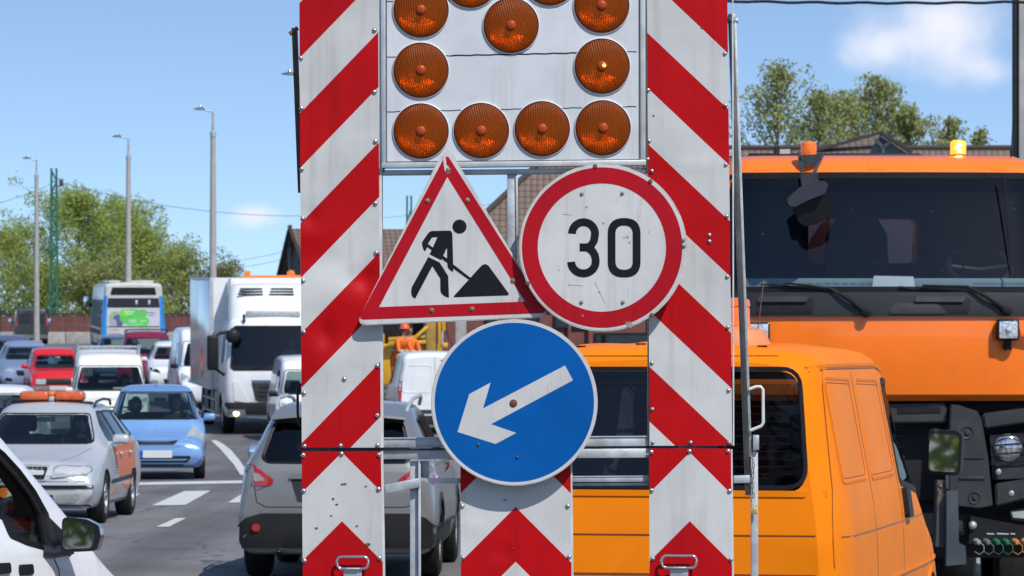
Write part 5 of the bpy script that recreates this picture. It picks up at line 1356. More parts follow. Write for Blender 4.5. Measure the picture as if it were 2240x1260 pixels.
    for a, b in ((-.40, -.035), (.035, .40)):
        bm = bmesh.new(); box(bm, a, b, 0, .28, 1.456, 1.585, .045, seg=4); finish(bm, 'amber_lens', mat('dull amber lens', (.62, .10, .015), rough=.25, var=.25, vscale=14, coat=1, dirt=(.5, .2, .1), dirt_amt=.5), lb)
    bm = bmesh.new(); box(bm, -.034, .034, .02, .26, 1.456, 1.52, .01); box(bm, -.034, .034, .01, .27, 1.522, 1.583, .02, mi=1); finish(bm, 'bar_centre', [M_ALU, mat('bright orange cap', (.9, .22, .03), rough=.3)], lb)
    bm = bmesh.new(); tube(bm, [(-.32, .6, 1.45), (-.32, .75, 1.62)], .004, 5); finish(bm, 'aerial', M_TRIM, v.root)
    v.cabin(-.85, 0, .93, wheel=.36, ys=.15, ztop=1.08, seats=(-.36, .36)); v.tbox('rear_bench', -.6, .6, .95, 1.1, .5, 1.03, M_SEAT, .05)
    v.tbox('inner_mirror', -.11, .11, -.42, -.39, 1.21, 1.27, M_LENSC, .012)
    seated('person', 'driver in dark sunglasses at the wheel of the silver estate car', v, .36, .02, .42, [M_SKIN, M_DCLOTH, M_DCLOTH], hair='short', turn=-12)
    bm = bmesh.new(); box(bm, -.4, -.1, 1.45, 1.46, 1.08, 1.2, .0); 
    bm.free()
silver_estate()

# ---- light blue hatchback
def blue_hatch():
    v = Veh('hatchback', 'light blue small hatchback facing the camera behind the silver estate car', 'car', -5.87, 64.0, 5.0, 3.84, .8375)
    st = car_stations(3.84, .8375, 1.525, (-1.18, .99), (-.18, 1.44), .70, .99, 1.35, (1.72, 1.0), belt=.92, ws_top=.66, nose=.58, nw=.86)
    v.loft(st, rt=.12, cr=.035)
    W = [(.69, .985), (.665, 1.03), (.555, 1.425)]
    fr, rr = front_glazing(v, W, [(.58, 1.02), (.57, 1.10), (.50, 1.40)], -1.6, 2.3)
    v.cut_box(-.66, .66, -.62, 1.35, .35, 1.02)
    S1 = [(-.62, .98), (.12, .99), (.12, 1.43), (-.08, 1.43)]; S2 = [(.19, .99), (.95, 1.03), (.85, 1.41), (.19, 1.435)]
    v.cut_side(S1); v.cut_side(S2)
    wy = (-1.2, 1.22); v.arches(wy, .33)
    P = paint('light blue metallic paint', (.20, .37, .66), metal=.3, rough=.3)
    v.build(P)
    v.patch('windscreen', fr, 'front', M_GLASS, off=-.004, sink=0); v.ribbon('windscreen_trim', fr, 'front', M_TRIM, .03, closed=True)
    v.patch('rear_window', rr, 'rear', M_GLASS, off=-.004, sink=0)
    for q in (S1, S2): v.patch('side_window', rpoly(q, .04, 3), 'right', M_GLASS, off=-.004, sink=0, mirror=True); v.ribbon('window_trim', rpoly(q, .04, 3), 'right', M_TRIM, .02, closed=True, mirror=True)
    v.wheels(wy, .29, .18, spokes=6)
    v.patch('headlight', [(.47, .66), (.68, .60), (.80, .66), (.79, .74), (.64, .875), (.58, .84)], 'front', M_LENSC, off=.006, r=.03, mirror=True)
    v.patch('bonnet_grille', [(-.38, .655), (-.30, .585), (.30, .585), (.38, .655), (.2, .632), (-.2, .632)], 'front', M_TRIM, off=.006, r=.012)
    v.ribbon('bonnet_lip', [(-.40, .662), (-.2, .645), (.2, .645), (.40, .662)], 'front', P, .012, off=.016)
    pl = v.patch('number_plate', [(-.26, .37), (.27, .37), (.27, .49), (-.26, .49)], 'front', M_PLATE, off=.02, r=.006)
    v.patch('plate_band', [(-.26, .37), (-.21, .37), (-.21, .49), (-.26, .49)], 'front', M_EU, off=.022, parent=pl)
    v.patch('intake', [(-.60, .40), (.60, .40), (.52, .29), (-.52, .29)], 'front', M_TRIM, off=.003, r=.03)
    v.patch('lower_intake', [(-.48, .262), (.48, .262), (.44, .235), (-.44, .235)], 'front', M_TRIM, off=.003, r=.01)
    v.patch('front_lip', [(-.66, .13), (.66, .13), (.70, .205), (-.70, .205)], 'front', M_GREYP, off=.01, r=.03)
    v.ribbon('bumper_seam', [(-.80, .60), (-.47, .64)], 'front', M_GREYP, .007, off=.001, mirror=True)
    v.mirror(.75, -.62, 1.02, .19, .13, .12, P, stalk=.05)
    for y0_, s_ in ((-.62, .02), (.05, -.3)):
        v.ribbon('wiper', [(y0_+.6, 1.0), (y0_-.05+.15, .99)], 'front', M_TRIM, .014, off=.018)
    bm = bmesh.new(); tube(bm, [(0, -.05, 1.53), (0, .1, 1.60)], .006, 5); finish(bm, 'aerial', M_TRIM, v.root)
    v.cabin(-.78, 0, .98, wheel=.34, ys=.15, ztop=1.1, hwi=.62); v.tbox('rear_bench', -.55, .55, .85, 1.0, .5, 1.08, M_SEAT, .05)
    v.tbox('inner_mirror', -.03, .17, -.30, -.27, 1.28, 1.34, M_TRIM, .012)
    seated('person', 'driver with dark hair at the wheel of the light blue hatchback', v, .34, .02, .50, [M_SKIN, M_DCLOTH, M_DCLOTH], hair='short')
    seated('person', 'passenger with long dark hair in the light blue hatchback', v, -.34, .05, .44, [M_SKIN, M_DCLOTH, M_DCLOTH], hair='long')
    v.ribbon('bonnet_crease', [(0, -1.8), (0, -1.25)], 'top', P, .006, off=.003)
blue_hatch()

def simple_car(name, label, X, Y, yaw, L, hw, H, col, cowl, header, hood0, rend, tail, metal=.3, W=None, rearW=None, group=None, rails=False, belt=.9, ws_top=.62, nose=.6,
               details=None, mirrorm=None, S=None, trunk=None, wy=None, cat='car', nw=.86, drv=None, glassm=M_GLASS, zcab=.98, arch=.33, wr=.3, H2=None, rt=.11):
    v = Veh(name, label, cat, X, Y, yaw, L, hw, group=group)
    st = car_stations(L, hw, H, cowl, header, hood0, cowl[1], rend, tail, belt=belt, ws_top=ws_top, nose=nose, trunk=trunk, nw=nw)
    if H2: st[7] = (header[0]+.28, *st[7][1:3], H2, *st[7][4:])
    v.loft(st, rt=rt, cr=.03)
    W = W or [(hw*.79, cowl[1]+.01), (hw*ws_top*.98, header[1]-.015)]
    RW = rearW or [(hw*.66, tail[1]+.03), (hw*.56, header[1]-.05)]
    fr, rr = front_glazing(v, W, RW, -L/2+.3, L/2+.3)
    v.cut_box(-hw+.18, hw-.18, cowl[0]+.45, rend-.1, .4, cowl[1]+.033)
    S = S or [[(cowl[0]+.52, belt+.07), (.12, belt+.08), (.12, H-.10), (header[0]+.2, H-.11)], [(.19, belt+.08), (1.0, belt+.11), (.9, H-.12), (.19, H-.10)]]
    for q in S: v.cut_side(q)
    wy = wy or (-L/2+.78, L/2-.72); v.arches(wy, arch)
    P = paint(name+str(round(Y)), col, metal=metal, rough=.32)
    v.build(P)
    v.patch('windscreen', fr, 'front', glassm, off=-.004, sink=0); v.ribbon('windscreen_trim', fr, 'front', M_TRIM, .03, closed=True)
    v.patch('rear_window', rr, 'rear', glassm, off=-.004, sink=0)
    for q in S: v.patch('side_window', rpoly(q, .04, 3), 'right', glassm, off=-.004, sink=0, mirror=True); v.ribbon('window_trim', rpoly(q, .04, 3), 'right', M_TRIM, .02, closed=True, mirror=True)
    v.wheels(wy, wr, .19, spokes=7)
    v.mirror(hw*.9, cowl[0]+.55, belt+.08, .19, .13, .12, mirrorm or P, stalk=.05)
    v.ribbon('bumper_seam', [(-hw*.93, hood0-.16), (-hw*.4, hood0-.14), (hw*.4, hood0-.14), (hw*.93, hood0-.16)], 'front', M_GREYP, .008, off=.001)
    for y in (cowl[0]+.45, .15): v.ribbon('door_seam', [(y, belt), (y, .3)], 'right', M_TRIM, .008, off=.001, mirror=True)
    v.cabin(cowl[0]+.35, 0, zcab, wheel=.36, ys=.15, ztop=1.1, hwi=hw-.2)
    v.ribbon('wiper', [(-.1, cowl[1]+.02), (.45, cowl[1]+.03)], 'front', M_TRIM, .014, off=.016)
    if drv: seated('person', drv, v, .36, .02, .48, [M_SKIN, M_DCLOTH, M_DCLOTH], hair='short')
    return v, P

# ---- red boxy saloon
v, P = simple_car('saloon_car', 'old boxy red saloon with black grille next to the white van with roof rack', -12.95, 111, 10.5, 4.1, .80, 1.43, (.62, .012, .015), (-.95, .90), (-.42, 1.27), .78, 1.15, (1.55, .93), metal=0, nose=.60, nw=.93, ws_top=.70, trunk=.88, belt=.86, rt=.07, drv='driver at the wheel of the old red saloon')
v.patch('grille', [(-.66, .46), (.66, .46), (.66, .63), (-.66, .63)], 'front', M_TRIM, off=.01)
for sd in (1, -1): v.patch('headlight', [(sd*.36, .475), (sd*.64, .475), (sd*.64, .615), (sd*.36, .615)], 'front', M_LENSC, off=.02, r=.015)
v.ribbon('chrome_bumper', [(-.76, .37), (0, .36), (.76, .37)], 'front', M_CHROME, .11, off=.05)
pl = v.patch('number_plate', [(-.26, .32), (.26, .32), (.26, .42), (-.26, .42)], 'front', M_PLATE, off=.07)
# ---- blue-grey cars at the left
G2 = 'oncoming cars queueing at the far left'
v, P = simple_car('saloon_car', 'blue grey saloon half hidden behind the old red saloon', -14.6, 117.5, 10, 4.5, .88, 1.46, (.30, .36, .52), (-1.15, .95), (-.35, 1.33), .76, 1.35, (1.8, 1.0), metal=.4, group=G2)
v.patch('headlight', [(.45, .60), (.78, .64), (.76, .72), (.50, .70)], 'front', M_LENSC, off=.006, r=.02, mirror=True); v.patch('grille', [(-.35, .5), (.35, .5), (.4, .66), (-.4, .66)], 'front', M_TRIM, off=.006, r=.03); v.patch('fog_lamp', [(.5, .33), (.72, .35), (.7, .45), (.52, .42)], 'front', M_TRIM, off=.006, r=.03, mirror=True)
v, P = simple_car('saloon_car', 'dark blue grey car farthest back at the left edge of the queue', -16.0, 125, 10, 4.5, .88, 1.47, (.12, .15, .22), (-1.15, .95), (-.35, 1.33), .76, 1.35, (1.8, 1.0), metal=.4, group=G2)
v.patch('headlight', [(.45, .60), (.78, .64), (.76, .72), (.50, .70)], 'front', M_LENSC, off=.006, r=.02, mirror=True); v.patch('grille', [(-.35, .5), (.35, .5), (.4, .66), (-.4, .66)], 'front', M_TRIM, off=.006, r=.03)
# ---- white car at the left edge
v, P = simple_car('hatchback', 'white car cut by the left edge beside the silver estate car', -9.50, 70, 2, 4.3, .88, 1.45, (.72, .73, .74), (-1.15, .95), (-.35, 1.33), .76, 1.5, (1.9, 1.0), metal=0)
v.patch('headlight', [(.45, .60), (.78, .64), (.76, .72), (.50, .70)], 'front', M_LENSC, off=.006, r=.02, mirror=True)
# ---- white compact
v, P = simple_car('compact_car', 'white compact car squeezed between the roof-rack van and the box truck', -10.1, 117, 7, 4.2, .87, 1.47, (.72, .73, .75), (-1.1, .97), (-.3, 1.36), .76, 1.5, (1.9, 1.0), metal=0)
v.patch('headlight', [(.45, .58), (.78, .66), (.80, .76), (.55, .70)], 'front', M_TRIM, off=.006, r=.02, mirror=True); v.patch('grille', [(-.35, .28), (.35, .28), (.4, .42), (-.4, .42)], 'front', M_TRIM, off=.006, r=.03); v.patch('fog_lamp', [(.55, .3), (.74, .32), (.72, .4), (.55, .38)], 'front', M_LENSC, off=.006, r=.02, mirror=True)
# ---- crimson people carrier
v, P = simple_car('people_carrier', 'crimson people carrier with black roof rails in front of the bus', -11.55, 122, 4, 4.5, .91, 1.66, (.30, .012, .05), (-1.25, 1.0), (-.3, 1.50), .80, 1.7, (2.0, 1.05), metal=.3, ws_top=.70, rails=True)
for sd in (-1, 1):
    bm = bmesh.new(); tube(bm, [(sd*.64, -.2, 1.60), (sd*.66, -.1, 1.68), (sd*.67, .8, 1.72), (sd*.66, 1.6, 1.68), (sd*.64, 1.7, 1.60)], .02, 8); finish(bm, 'roof_rail', M_TRIM, v.root)
bm = bmesh.new(); tube(bm, [(-.66, .9, 1.72), (0, .9, 1.74), (.66, .9, 1.72)], .02, 8); finish(bm, 'roof_bar', M_TRIM, v.root)
v.patch('headlight', [(.45, .60), (.8, .66), (.78, .76), (.50, .72)], 'front', M_LENSC, off=.006, r=.02, mirror=True)
v, P = simple_car('small_car', 'pale blue car showing only its roof left of the crimson people carrier', -13.0, 128, 5, 4.1, .84, 1.42, (.15, .24, .42), (-1.1, .97), (-.3, 1.36), .76, 1.5, (1.9, 1.0), metal=.3)
v.patch('headlight', [(.45, .58), (.78, .66), (.80, .76), (.55, .70)], 'front', M_LENSC, off=.006, r=.02, mirror=True)

# ---- white vans facing the camera
WH = (.74, .74, .73)
v, P = simple_car('small_van', 'white high-roofed van with a metal roof rack behind the blue hatchback', -9.06, 88, 7.5, 4.4, .89, 1.93, (.76, .75, .70), (-1.35, 1.02), (-.55, 1.60), .80, 1.9, (2.13, 1.08), metal=0, ws_top=.80, belt=.96, nose=.62,
                  W=[(.79, 1.03), (.80, 1.12), (.69, 1.585)], rearW=[(.6, 1.15), (.55, 1.5)], S=[[(-.75, 1.02), (.1, 1.04), (.1, 1.55), (-.35, 1.55)]], cat='van', H2=1.80, drv='driver of the white van with the roof rack')
v.patch('headlight', [(.50, .62), (.84, .70), (.82, .90), (.60, .78)], 'front', M_LENSC, off=.006, r=.03, mirror=True); v.patch('grille', [(-.35, .6), (.35, .6), (.4, .7), (-.4, .7)], 'front', M_TRIM, off=.006, r=.03)
bm = bmesh.new()
for y in (-.1, .6, 1.3): bar(bm, (-.74, y, 2.01), (.74, y, 2.01), .03, .04)
for sd in (-1, 1):
    bar(bm, (sd*.72, -.15, 2.045), (sd*.72, 1.4, 2.045), .025, .025)
    for y in (-.1, .6, 1.3): bar(bm, (sd*.68, y, 1.84), (sd*.71, y, 2.02), .03, .03)
finish(bm, 'roof_rack', M_GALV, v.root)
v.tbox('paper', .05, .35, -.95, -.75, 1.02, 1.10, M_PLATE, .03)
bm = bmesh.new(); bmesh.ops.create_icosphere(bm, subdivisions=2, radius=.1, matrix=Matrix.Translation((.28, -.82, 1.09)))
bm.free()
v, P = simple_car('panel_van', 'white panel van with red graphics left of the box truck', -7.95, 104.5, 9, 5.2, 1.0, 2.15, (.70, .72, .76), (-1.75, 1.15), (-1.05, 1.85), .85, 2.2, (2.5, 1.2), metal=0, ws_top=.80, belt=1.08, nose=.66,
                  W=[(.88, 1.16), (.88, 1.25), (.76, 1.82)], rearW=[(.3, 1.3), (.3, 1.6)], S=[[(-1.15, 1.15), (-.3, 1.17), (-.3, 1.75), (-.8, 1.75)]], cat='van', zcab=1.1, arch=.37, wr=.34, mirrorm=M_TRIM)
RG = paint('red van graphics', (.6, .05, .05))
for (a, b, c, d) in ((-2.1, .6, -1.6, .95), (-.9, 1.0, -.4, 1.15), (.2, 1.3, 1.1, 1.6), (.4, .8, 1.6, 1.0), (1.4, 1.5, 2.2, 1.8)): v.patch('graphic', [(a, b), (c, b+.1), (c+.1, d), (a+.1, d-.05)], 'left', RG, off=.003)
v.patch('headlight', [(.60, .72), (.92, .80), (.90, 1.0), (.70, .88)], 'front', M_LENSC, off=.006, r=.03, mirror=True)
v, P = simple_car('small_van', 'white van with black mirror nosing out right of the box truck', -4.10, 84, 8, 4.4, .90, 1.86, WH, (-1.35, 1.02), (-.60, 1.60), .80, 1.9, (2.13, 1.08), metal=0, ws_top=.78, belt=.98, nose=.62,
                  W=[(.77, 1.05), (.78, 1.14), (.67, 1.57)], rearW=[(.6, 1.15), (.55, 1.5)], S=[[(-.75, 1.04), (.1, 1.06), (.1, 1.56), (-.35, 1.56)]], cat='van', H2=1.78, mirrorm=M_TRIM)
v.patch('headlight', [(.50, .62), (.84, .70), (.82, .90), (.60, .78)], 'front', M_LENSC, off=.006, r=.03, mirror=True)
v.patch('grille', [(-.5, .55), (.5, .55), (.5, .75), (-.5, .75)], 'front', M_TRIM, off=.006, r=.03); v.patch('number_plate', [(-.75, .42), (-.3, .42), (-.3, .53), (-.75, .53)], 'front', M_EU, off=.02)

# ---- white box truck
def box_truck():
    v = Veh('box_truck', 'white refrigerated box truck with big wind deflector above its cab', 'truck', -5.45, 89.5, 9.3, 8.6, 1.15)
    f = -4.3
    v.zloft([(.42, 1.08, f+.10, f+1.9, .16, .02), (.62, 1.14, f+.02, f+1.9, .22, .05), (1.02, 1.15, f, f+1.9, .24, .07), (1.38, 1.15, f+.01, f+1.9, .24, .08),
             (1.66, 1.14, f+.05, f+1.9, .24, .08), (2.50, 1.06, f+.22, f+1.9, .22, .07), (2.62, 1.03, f+.28, f+1.88, .22, .06), (2.68, .93, f+.42, f+1.8, .2, .03)])
    W = [(1.02, 1.52), (.94, 2.50)]
    fr = rpoly([(-x, z) for x, z in W]+[(x, z) for x, z in W[::-1]], .08, 4)
    v.cut_prism([(x, f-.5, z) for x, z in fr], [(x*.98, f+1.6, z) for x, z in fr]); v.cut_box(-.95, .95, f+.55, f+1.6, 1.0, 1.68)
    SD = [(f+.42, 1.68), (f+1.25, 1.62), (f+1.25, 2.38), (f+.55, 2.38)]; v.cut_side(SD, .06)
    v.arches((f+1.35,), .52, .55)
    P = paint('truck white paint', (.74, .75, .76)); v.build(P, 'cab')
    v.patch('windscreen', fr, 'front', glass('truck glass', (.35, .48, .58)), off=-.004, sink=0); v.ribbon('windscreen_trim', fr, 'front', M_TRIM, .045, closed=True)
    v.patch('side_window', rpoly(SD, .06, 3), 'right', M_GLASSD, off=-.004, sink=0, mirror=True)
    v.patch('wiper_panel', [(-.98, 1.48), (.98, 1.48), (1.0, 1.60), (-1.0, 1.60)], 'front', M_TRIM, off=.004, r=.03)
    v.patch('radiator_grille', [(-.46, .80), (.46, .80), (.56, 1.22), (-.56, 1.22)], 'front', M_GREYP, off=.012, r=.03)
    v.patch('grille_cap', [(-.50, 1.20), (.50, 1.20), (.56, 1.27), (-.56, 1.27)], 'front', paint('blue grey strip', (.14, .18, .26), metal=.5), off=.014)
    for z in (.80, .90, 1.0, 1.1): v.ribbon('grille_slat', [(-.4, z), (.4, z)], 'front', M_TRIM, .02, off=.02)
    v.patch('bumper', [(-1.12, .22), (1.12, .22), (1.14, .76), (-1.14, .76)], 'front', M_GREYP, off=.03, r=.05, sink=.2)
    for sd in (1, -1):
        v.patch('headlight', [(sd*.66, .40), (sd*1.06, .42), (sd*1.08, .60), (sd*.70, .60)], 'front', M_LENSC, off=.04, r=.02)
        v.patch('corner_vane', [(sd*.58, .74), (sd*.95, .80), (sd*.98, 1.26), (sd*.86, 1.24)], 'front', P, off=.018, r=.03)
    h, d = v.hit('front', -.90, .51)
    bm = bmesh.new(); lathe(bm, [(0, .02), (.06, .012), (.075, 0)], h+Vector((0, -.045, 0)), (0, -1, 0), 16); finish(bm, 'lit_lamp', mat('warm lit headlamp', (1, .8, .5), emit=(1, .72, .38), estr=2.2), v.root)
    h, d = v.hit('front', .90, .51); bm = bmesh.new(); lathe(bm, [(0, .02), (.06, .012), (.075, 0)], h+Vector((0, -.045, 0)), (0, -1, 0), 16); finish(bm, 'lit_lamp', MATS['warm lit headlamp'], v.root)
    h, d = v.hit('front', -.93, .28); bm = bmesh.new(); lathe(bm, [(0, .012), (.04, .01), (.05, 0)], h+Vector((0, -.035, 0)), (0, -1, 0), 14); finish(bm, 'round_reflector', M_CHROME, v.root)
    # deflector
    bm = bmesh.new(); rings = []
    for (z, hw, yf, yb, r, bu) in ((2.66, 1.02, f+.42, f+1.88, .25, .06), (2.9, 1.01, f+.50, f+1.88, .30, .07), (3.2, .98, f+.66, f+1.88, .32, .07), (3.42, .92, f+.90, f+1.88, .3, .06), (3.50, .80, f+1.15, f+1.86, .28, .03)):
        row = rpoly([(-hw, yf), (hw, yf), (hw, yb), (-hw, yb)], [r, r, .05, .05], 5); rr = []
        for i, (x, y) in enumerate(row):
            nx, ny = row[(i+1) % len(row)]
            for q in range(8 if (Vector((nx, ny))-Vector((x, y))).length > .6 else 1): rr.append((x+(nx-x)*q/8, y+(ny-y)*q/8))
        rings.append([bm.verts.new((x, y-bu*(1-(x/hw)**2)*(1 if y < f+1.4 else 0), z)) for x, y in rr])
    m_ = min(len(r) for r in rings)
    for a, b in zip(rings, rings[1:]):
        for k in range(m_): bm.faces.new((a[k], a[(k+1) % m_], b[(k+1) % m_], b[k]))
    bm.faces.new(rings[-1][:m_]); bmesh.ops.recalc_face_normals(bm, faces=bm.faces)
    df = finish(bm, 'wind_deflector', P, v.root)
    v.tbox('deflector_window', -.62, .62, f+.36, f+.44, 2.73, 2.86, M_GALV, .01)
    for x0_, x1_ in ((-.80, -.22), (-.08, .50)):
        for k in range(3):
            bm = bmesh.new(); bar(bm, (x0_+.03*k, f+.66+.075*k-.05-.0*k, 3.24+.065*k), (x1_-.0*k, f+.66+.075*k-.05, 3.24+.065*k), .05, .03, .006, up=(0, 0, 1)); finish(bm, 'air_vent', M_TRIM, df)
    v.tbox('fridge_unit', -.92, .92, f+1.45, f+2.2, 3.15, 3.62, P, .08)
    for sd in (-1, 1):
        for k in range(4): v.tbox('vent_slat', sd*.15 if sd > 0 else -.72, .72 if sd > 0 else -.15, f+1.435, f+1.46, 3.26+.065*k, 3.295+.065*k, M_TRIM, .004)
    # box body, side skirt and undergear
    ST = mat('polished box side', (.55, .57, .6), rough=.16, metal=.85, var=.2, vscale=1.5, aniso=(1, 6, .6), bump=.12, bscale=2.5)
    bm = bmesh.new(); box(bm, -1.27, 1.27, f+2.2, 4.3, 1.0, 3.62, .02); bb = finish(bm, 'cargo_box', paint('box white', (.72, .72, .71)), v.root)
    for sd in (-1, 1): v.tbox('box_side', sd*1.272 if sd > 0 else -1.278, 1.278 if sd > 0 else -1.272, f+2.35, 4.2, 1.12, 3.55, ST, .002, parent=bb)
    bm = bmesh.new()
    for sd in (-1, 1):
        bar(bm, (sd*1.275, f+2.21, 1.0), (sd*1.275, f+2.21, 3.62), .08, .05); bar(bm, (sd*1.275, f+2.2, 3.6), (sd*1.275, 4.3, 3.6), .06, .05); bar(bm, (sd*1.275, f+2.2, 1.02), (sd*1.275, 4.3, 1.02), .05, .10)
    finish(bm, 'box_edging', M_ALU, bb)
    bm = bmesh.new(); box(bm, -.45, .45, f+.6, 4.2, .62, .95); box(bm, -1.1, 1.1, 2.2, 2.9, .5, .9)
    finish(bm, 'chassis', M_TRIM, v.root)
    for sd in (-1, 1):
        bm = bmesh.new(); bar(bm, (sd*1.15, f+2.3, .75), (sd*1.15, 1.2, .75), .03, .12); bar(bm, (sd*1.15, f+2.3, .45), (sd*1.15, 1.2, .45), .03, .12)
        for y in (f+2.35, -.6, 1.1): bar(bm, (sd*1.13, y, .4), (sd*1.13, y, 1.0), .08, .05)
        box(bm, sd*.6, sd*1.1, f+2.5, f+3.4, .4, .95, .05)
        finish(bm, 'side_guard', M_ALU, v.root)
    v.wheels((f+1.35, 2.4), .45, .28, x=.98, spokes=8)
    # mirrors
    for sd in (-1, 1):
        bm = bmesh.new(); tube(bm, [(sd*1.05, f+.35, 2.38), (sd*1.28, f+.2, 2.34), (sd*1.42, f+.15, 2.2)], .035, 8); tube(bm, [(sd*1.10, f+.35, 1.35), (sd*1.25, f+.2, 1.45), (sd*1.42, f+.15, 1.58)], .035, 8)
        box(bm, sd*1.30, sd*1.56, f+.05, f+.24, 1.50, 2.30, .06, seg=3); finish(bm, 'mirror_housing', M_TRIM, v.root)
    bm = bmesh.new(); bmesh.ops.create_uvsphere(bm, u_segments=16, v_segments=10, radius=1, matrix=Matrix.Translation((-.98, f-.12, 2.28)) @ Matrix.Diagonal((.17, .09, .17, 1)).to_4x4()); tube(bm, [(-.98, f-.08, 2.3), (-.98, f+.2, 2.45)], .03, 8); finish(bm, 'kerb_mirror', M_TRIM, v.root)
    for x in (-.55, .35): v.ribbon('wiper', [(x, 1.53), (x+.28, 1.60), (x+.5, 1.66)], 'front', M_TRIM, .03, off=.02)
    bm = bmesh.new(); bar(bm, (-.70, f+.2, 2.60), (-.70, f+.2, 2.78), .06, .05); finish(bm, 'roof_lamp', M_TRIM, v.root)
    # amber bars on the fridge roof
    bm = bmesh.new(); box(bm, -.5, 1.2, f+2.6, f+2.9, 3.62, 3.68, .01); lathe(bm, [(.07, 0), (.07, .1), (.04, .13), (0, .13)], (-.38, f+2.7, 3.66), n=12); lathe(bm, [(.09, 0), (.09, .1), (.04, .14), (0, .14)], (.65, f+2.7, 3.66), n=12); finish(bm, 'amber_light_bar', M_LENSA, v.root)
    v.cabin(f+.55, 0, 1.58, wheel=.5, ys=f+1.35, ztop=2.0, zseat=1.3, seats=(-.5, .5), hwi=.95)
    seated('person', 'driver of the white box truck behind its big windscreen', v, .5, f+1.22, 1.35, [M_SKIN, mat('pale blue shirt', (.25, .35, .5), rough=.8), M_DCLOTH], hair='short')
box_truck()

# ---- grey SUV from behind
def suv():
    v = Veh('suv', 'grey crossover SUV seen from behind, partly hidden by the striped panels', 'car', -1.55, 34.2, -2.4, 4.33, .895, rear=True)
    L = 4.33; W = .895; b = L/2
    st = [(-b, .35, .6, .72, .5, .68, .66, .5), (-b+.2, .25, .78, .86, .76, .85, .82, .68), (-b+.5, .22, .88, .96, .80, .88, .86, .70), (-.95, .22, .95, 1.05, .82, W, .86, .70), (-.15, .22, 1.0, 1.47, .82, W, .855, .60),
          (.6, .22, 1.02, 1.56, .82, W, .855, .60), (1.35, .22, 1.03, 1.545, .82, W, .85, .59), (1.72, .22, 1.02, 1.47, .82, W, .84, .575), (1.98, .23, 1.0, 1.28, .82, .89, .82, .60), (2.08, .24, .98, 1.10, .82, .885, .80, .66), (2.135, .26, .93, 1.02, .80, .87, .79, .68), (b, .34, .86, .95, .74, .83, .76, .66)]
    v.loft(st, rt=.10, cr=.03, rb=.1)
    RW = [(.62, 1.04), (.655, 1.10), (.56, 1.40)]
    rr = rpoly([(-x, z) for x, z in RW]+[(x, z) for x, z in RW[::-1]], .06, 4); fr = rpoly([(-.6, 1.05), (-.5, 1.42), (.5, 1.42), (.6, 1.05)][::-1], .06, 4)
    v.cut_prism([(x, 2.4, z) for x, z in rr], [(x*.95, -1.4, z) for x, z in rr]); v.cut_box(-.66, .66, -.6, 1.75, .4, 1.10)
    SW = [[(-.62, 1.06), (.12, 1.08), (.12, 1.44), (-.28, 1.42)], [(.2, 1.08), (.95, 1.12), (.95, 1.44), (.2, 1.445)], [(1.03, 1.13), (1.45, 1.22), (1.36, 1.40), (1.03, 1.435)]]
    for q in SW: v.cut_side(q)
    wy = (-1.3, 1.33); v.arches(wy, .385)
    P = paint('grey metallic paint', (.235, .234, .23), metal=.3, rough=.33, dirt_amt=.2); v.build(P)
    v.patch('rear_window', rr, 'rear', glass('suv tinted glass', (.05, .055, .06)), off=-.004, sink=0); v.ribbon('rear_window_trim', rr, 'rear', M_TRIM, .03, closed=True)
    v.patch('windscreen', fr, 'front', M_GLASS, off=-.004, sink=0)
    for q in SW: v.patch('side_window', rpoly(q, .04, 3), 'right', M_GLASS, off=-.004, sink=0, mirror=True); v.ribbon('window_trim', rpoly(q, .04, 3), 'right', M_CHROME if 0 else M_TRIM, .025, closed=True, mirror=True)
    v.wheels(wy, .345, .225, spokes=5)
    # tail lamps
    tl = [(.865, .845), (.865, .99), (.80, 1.045), (.735, 1.03), (.60, .935), (.545, .895), (.565, .852), (.60, .84)]
    for sg in (1, -1):
        q = [(sg*x, z) for x, z in tl]
        o = v.patch('tail_lamp', q, 'rear', M_LENSR, off=.008, r=.02)
        v.patch('reversing_lens', [(sg*x, z) for x, z in ((.725, .88), (.735, .965), (.68, .945), (.63, .905), (.625, .885))], 'rear', mat('milky lens', (.28, .26, .26), rough=.2), off=.011, r=.02, parent=o)
        v.patch('indicator_lens', [(sg*x, z) for x, z in ((.80, .955), (.85, .97), (.80, 1.03), (.75, 1.015))], 'rear', mat('smoky lens', (.16, .13, .13), rough=.2), off=.012, r=.012, parent=o)
        v.ribbon('lamp_split', [(sg*.742, .845), (sg*.762, 1.03)], 'rear', M_TRIM, .008, off=.014, parent=o)
        rf = v.patch('rear_reflector', circle(sg*.70, .475, .036, 20), 'rear', M_LENSR if sg > 0 else M_GREYP, off=.045)
    v.patch('rear_bumper', [(-.86, .30), (.86, .30), (.885, .46), (.80, .56), (.66, .60), (-.66, .60), (-.80, .56), (-.885, .46)], 'rear', mat('black bumper plastic', (.016, .016, .017), rough=.55, spec=.3), off=.03, r=.05, sink=.06)
    v.patch('bumper_insert', [(-.48, .30), (.48, .30), (.44, .42), (-.44, .42)], 'rear', M_TRIM, off=.036, r=.05, sink=.02)
    v.ribbon('tailgate_seam', [(-.72, .84), (-.70, .70), (-.62, .655), (.62, .655), (.70, .70), (.72, .84)], 'rear', M_TRIM, .008, off=.0015)
    v.ribbon('shoulder_seam', [(-.56, .86), (-.70, .80)], 'rear', M_TRIM, .006, off=.001, mirror=True)
    v.patch('plate_recess', [(-.34, .70), (.34, .70), (.40, .90), (-.40, .90)], 'rear', M_GREYP, off=.002, r=.02)
    pl = v.patch('number_plate', [(-.26, .74), (.26, .74), (.26, .85), (-.26, .85)], 'rear', M_PLATE, off=.012)
    v.patch('tailgate_grip', [(-.42, .905), (.42, .905), (.40, .95), (-.40, .95)], 'rear', P, off=.02, r=.02)
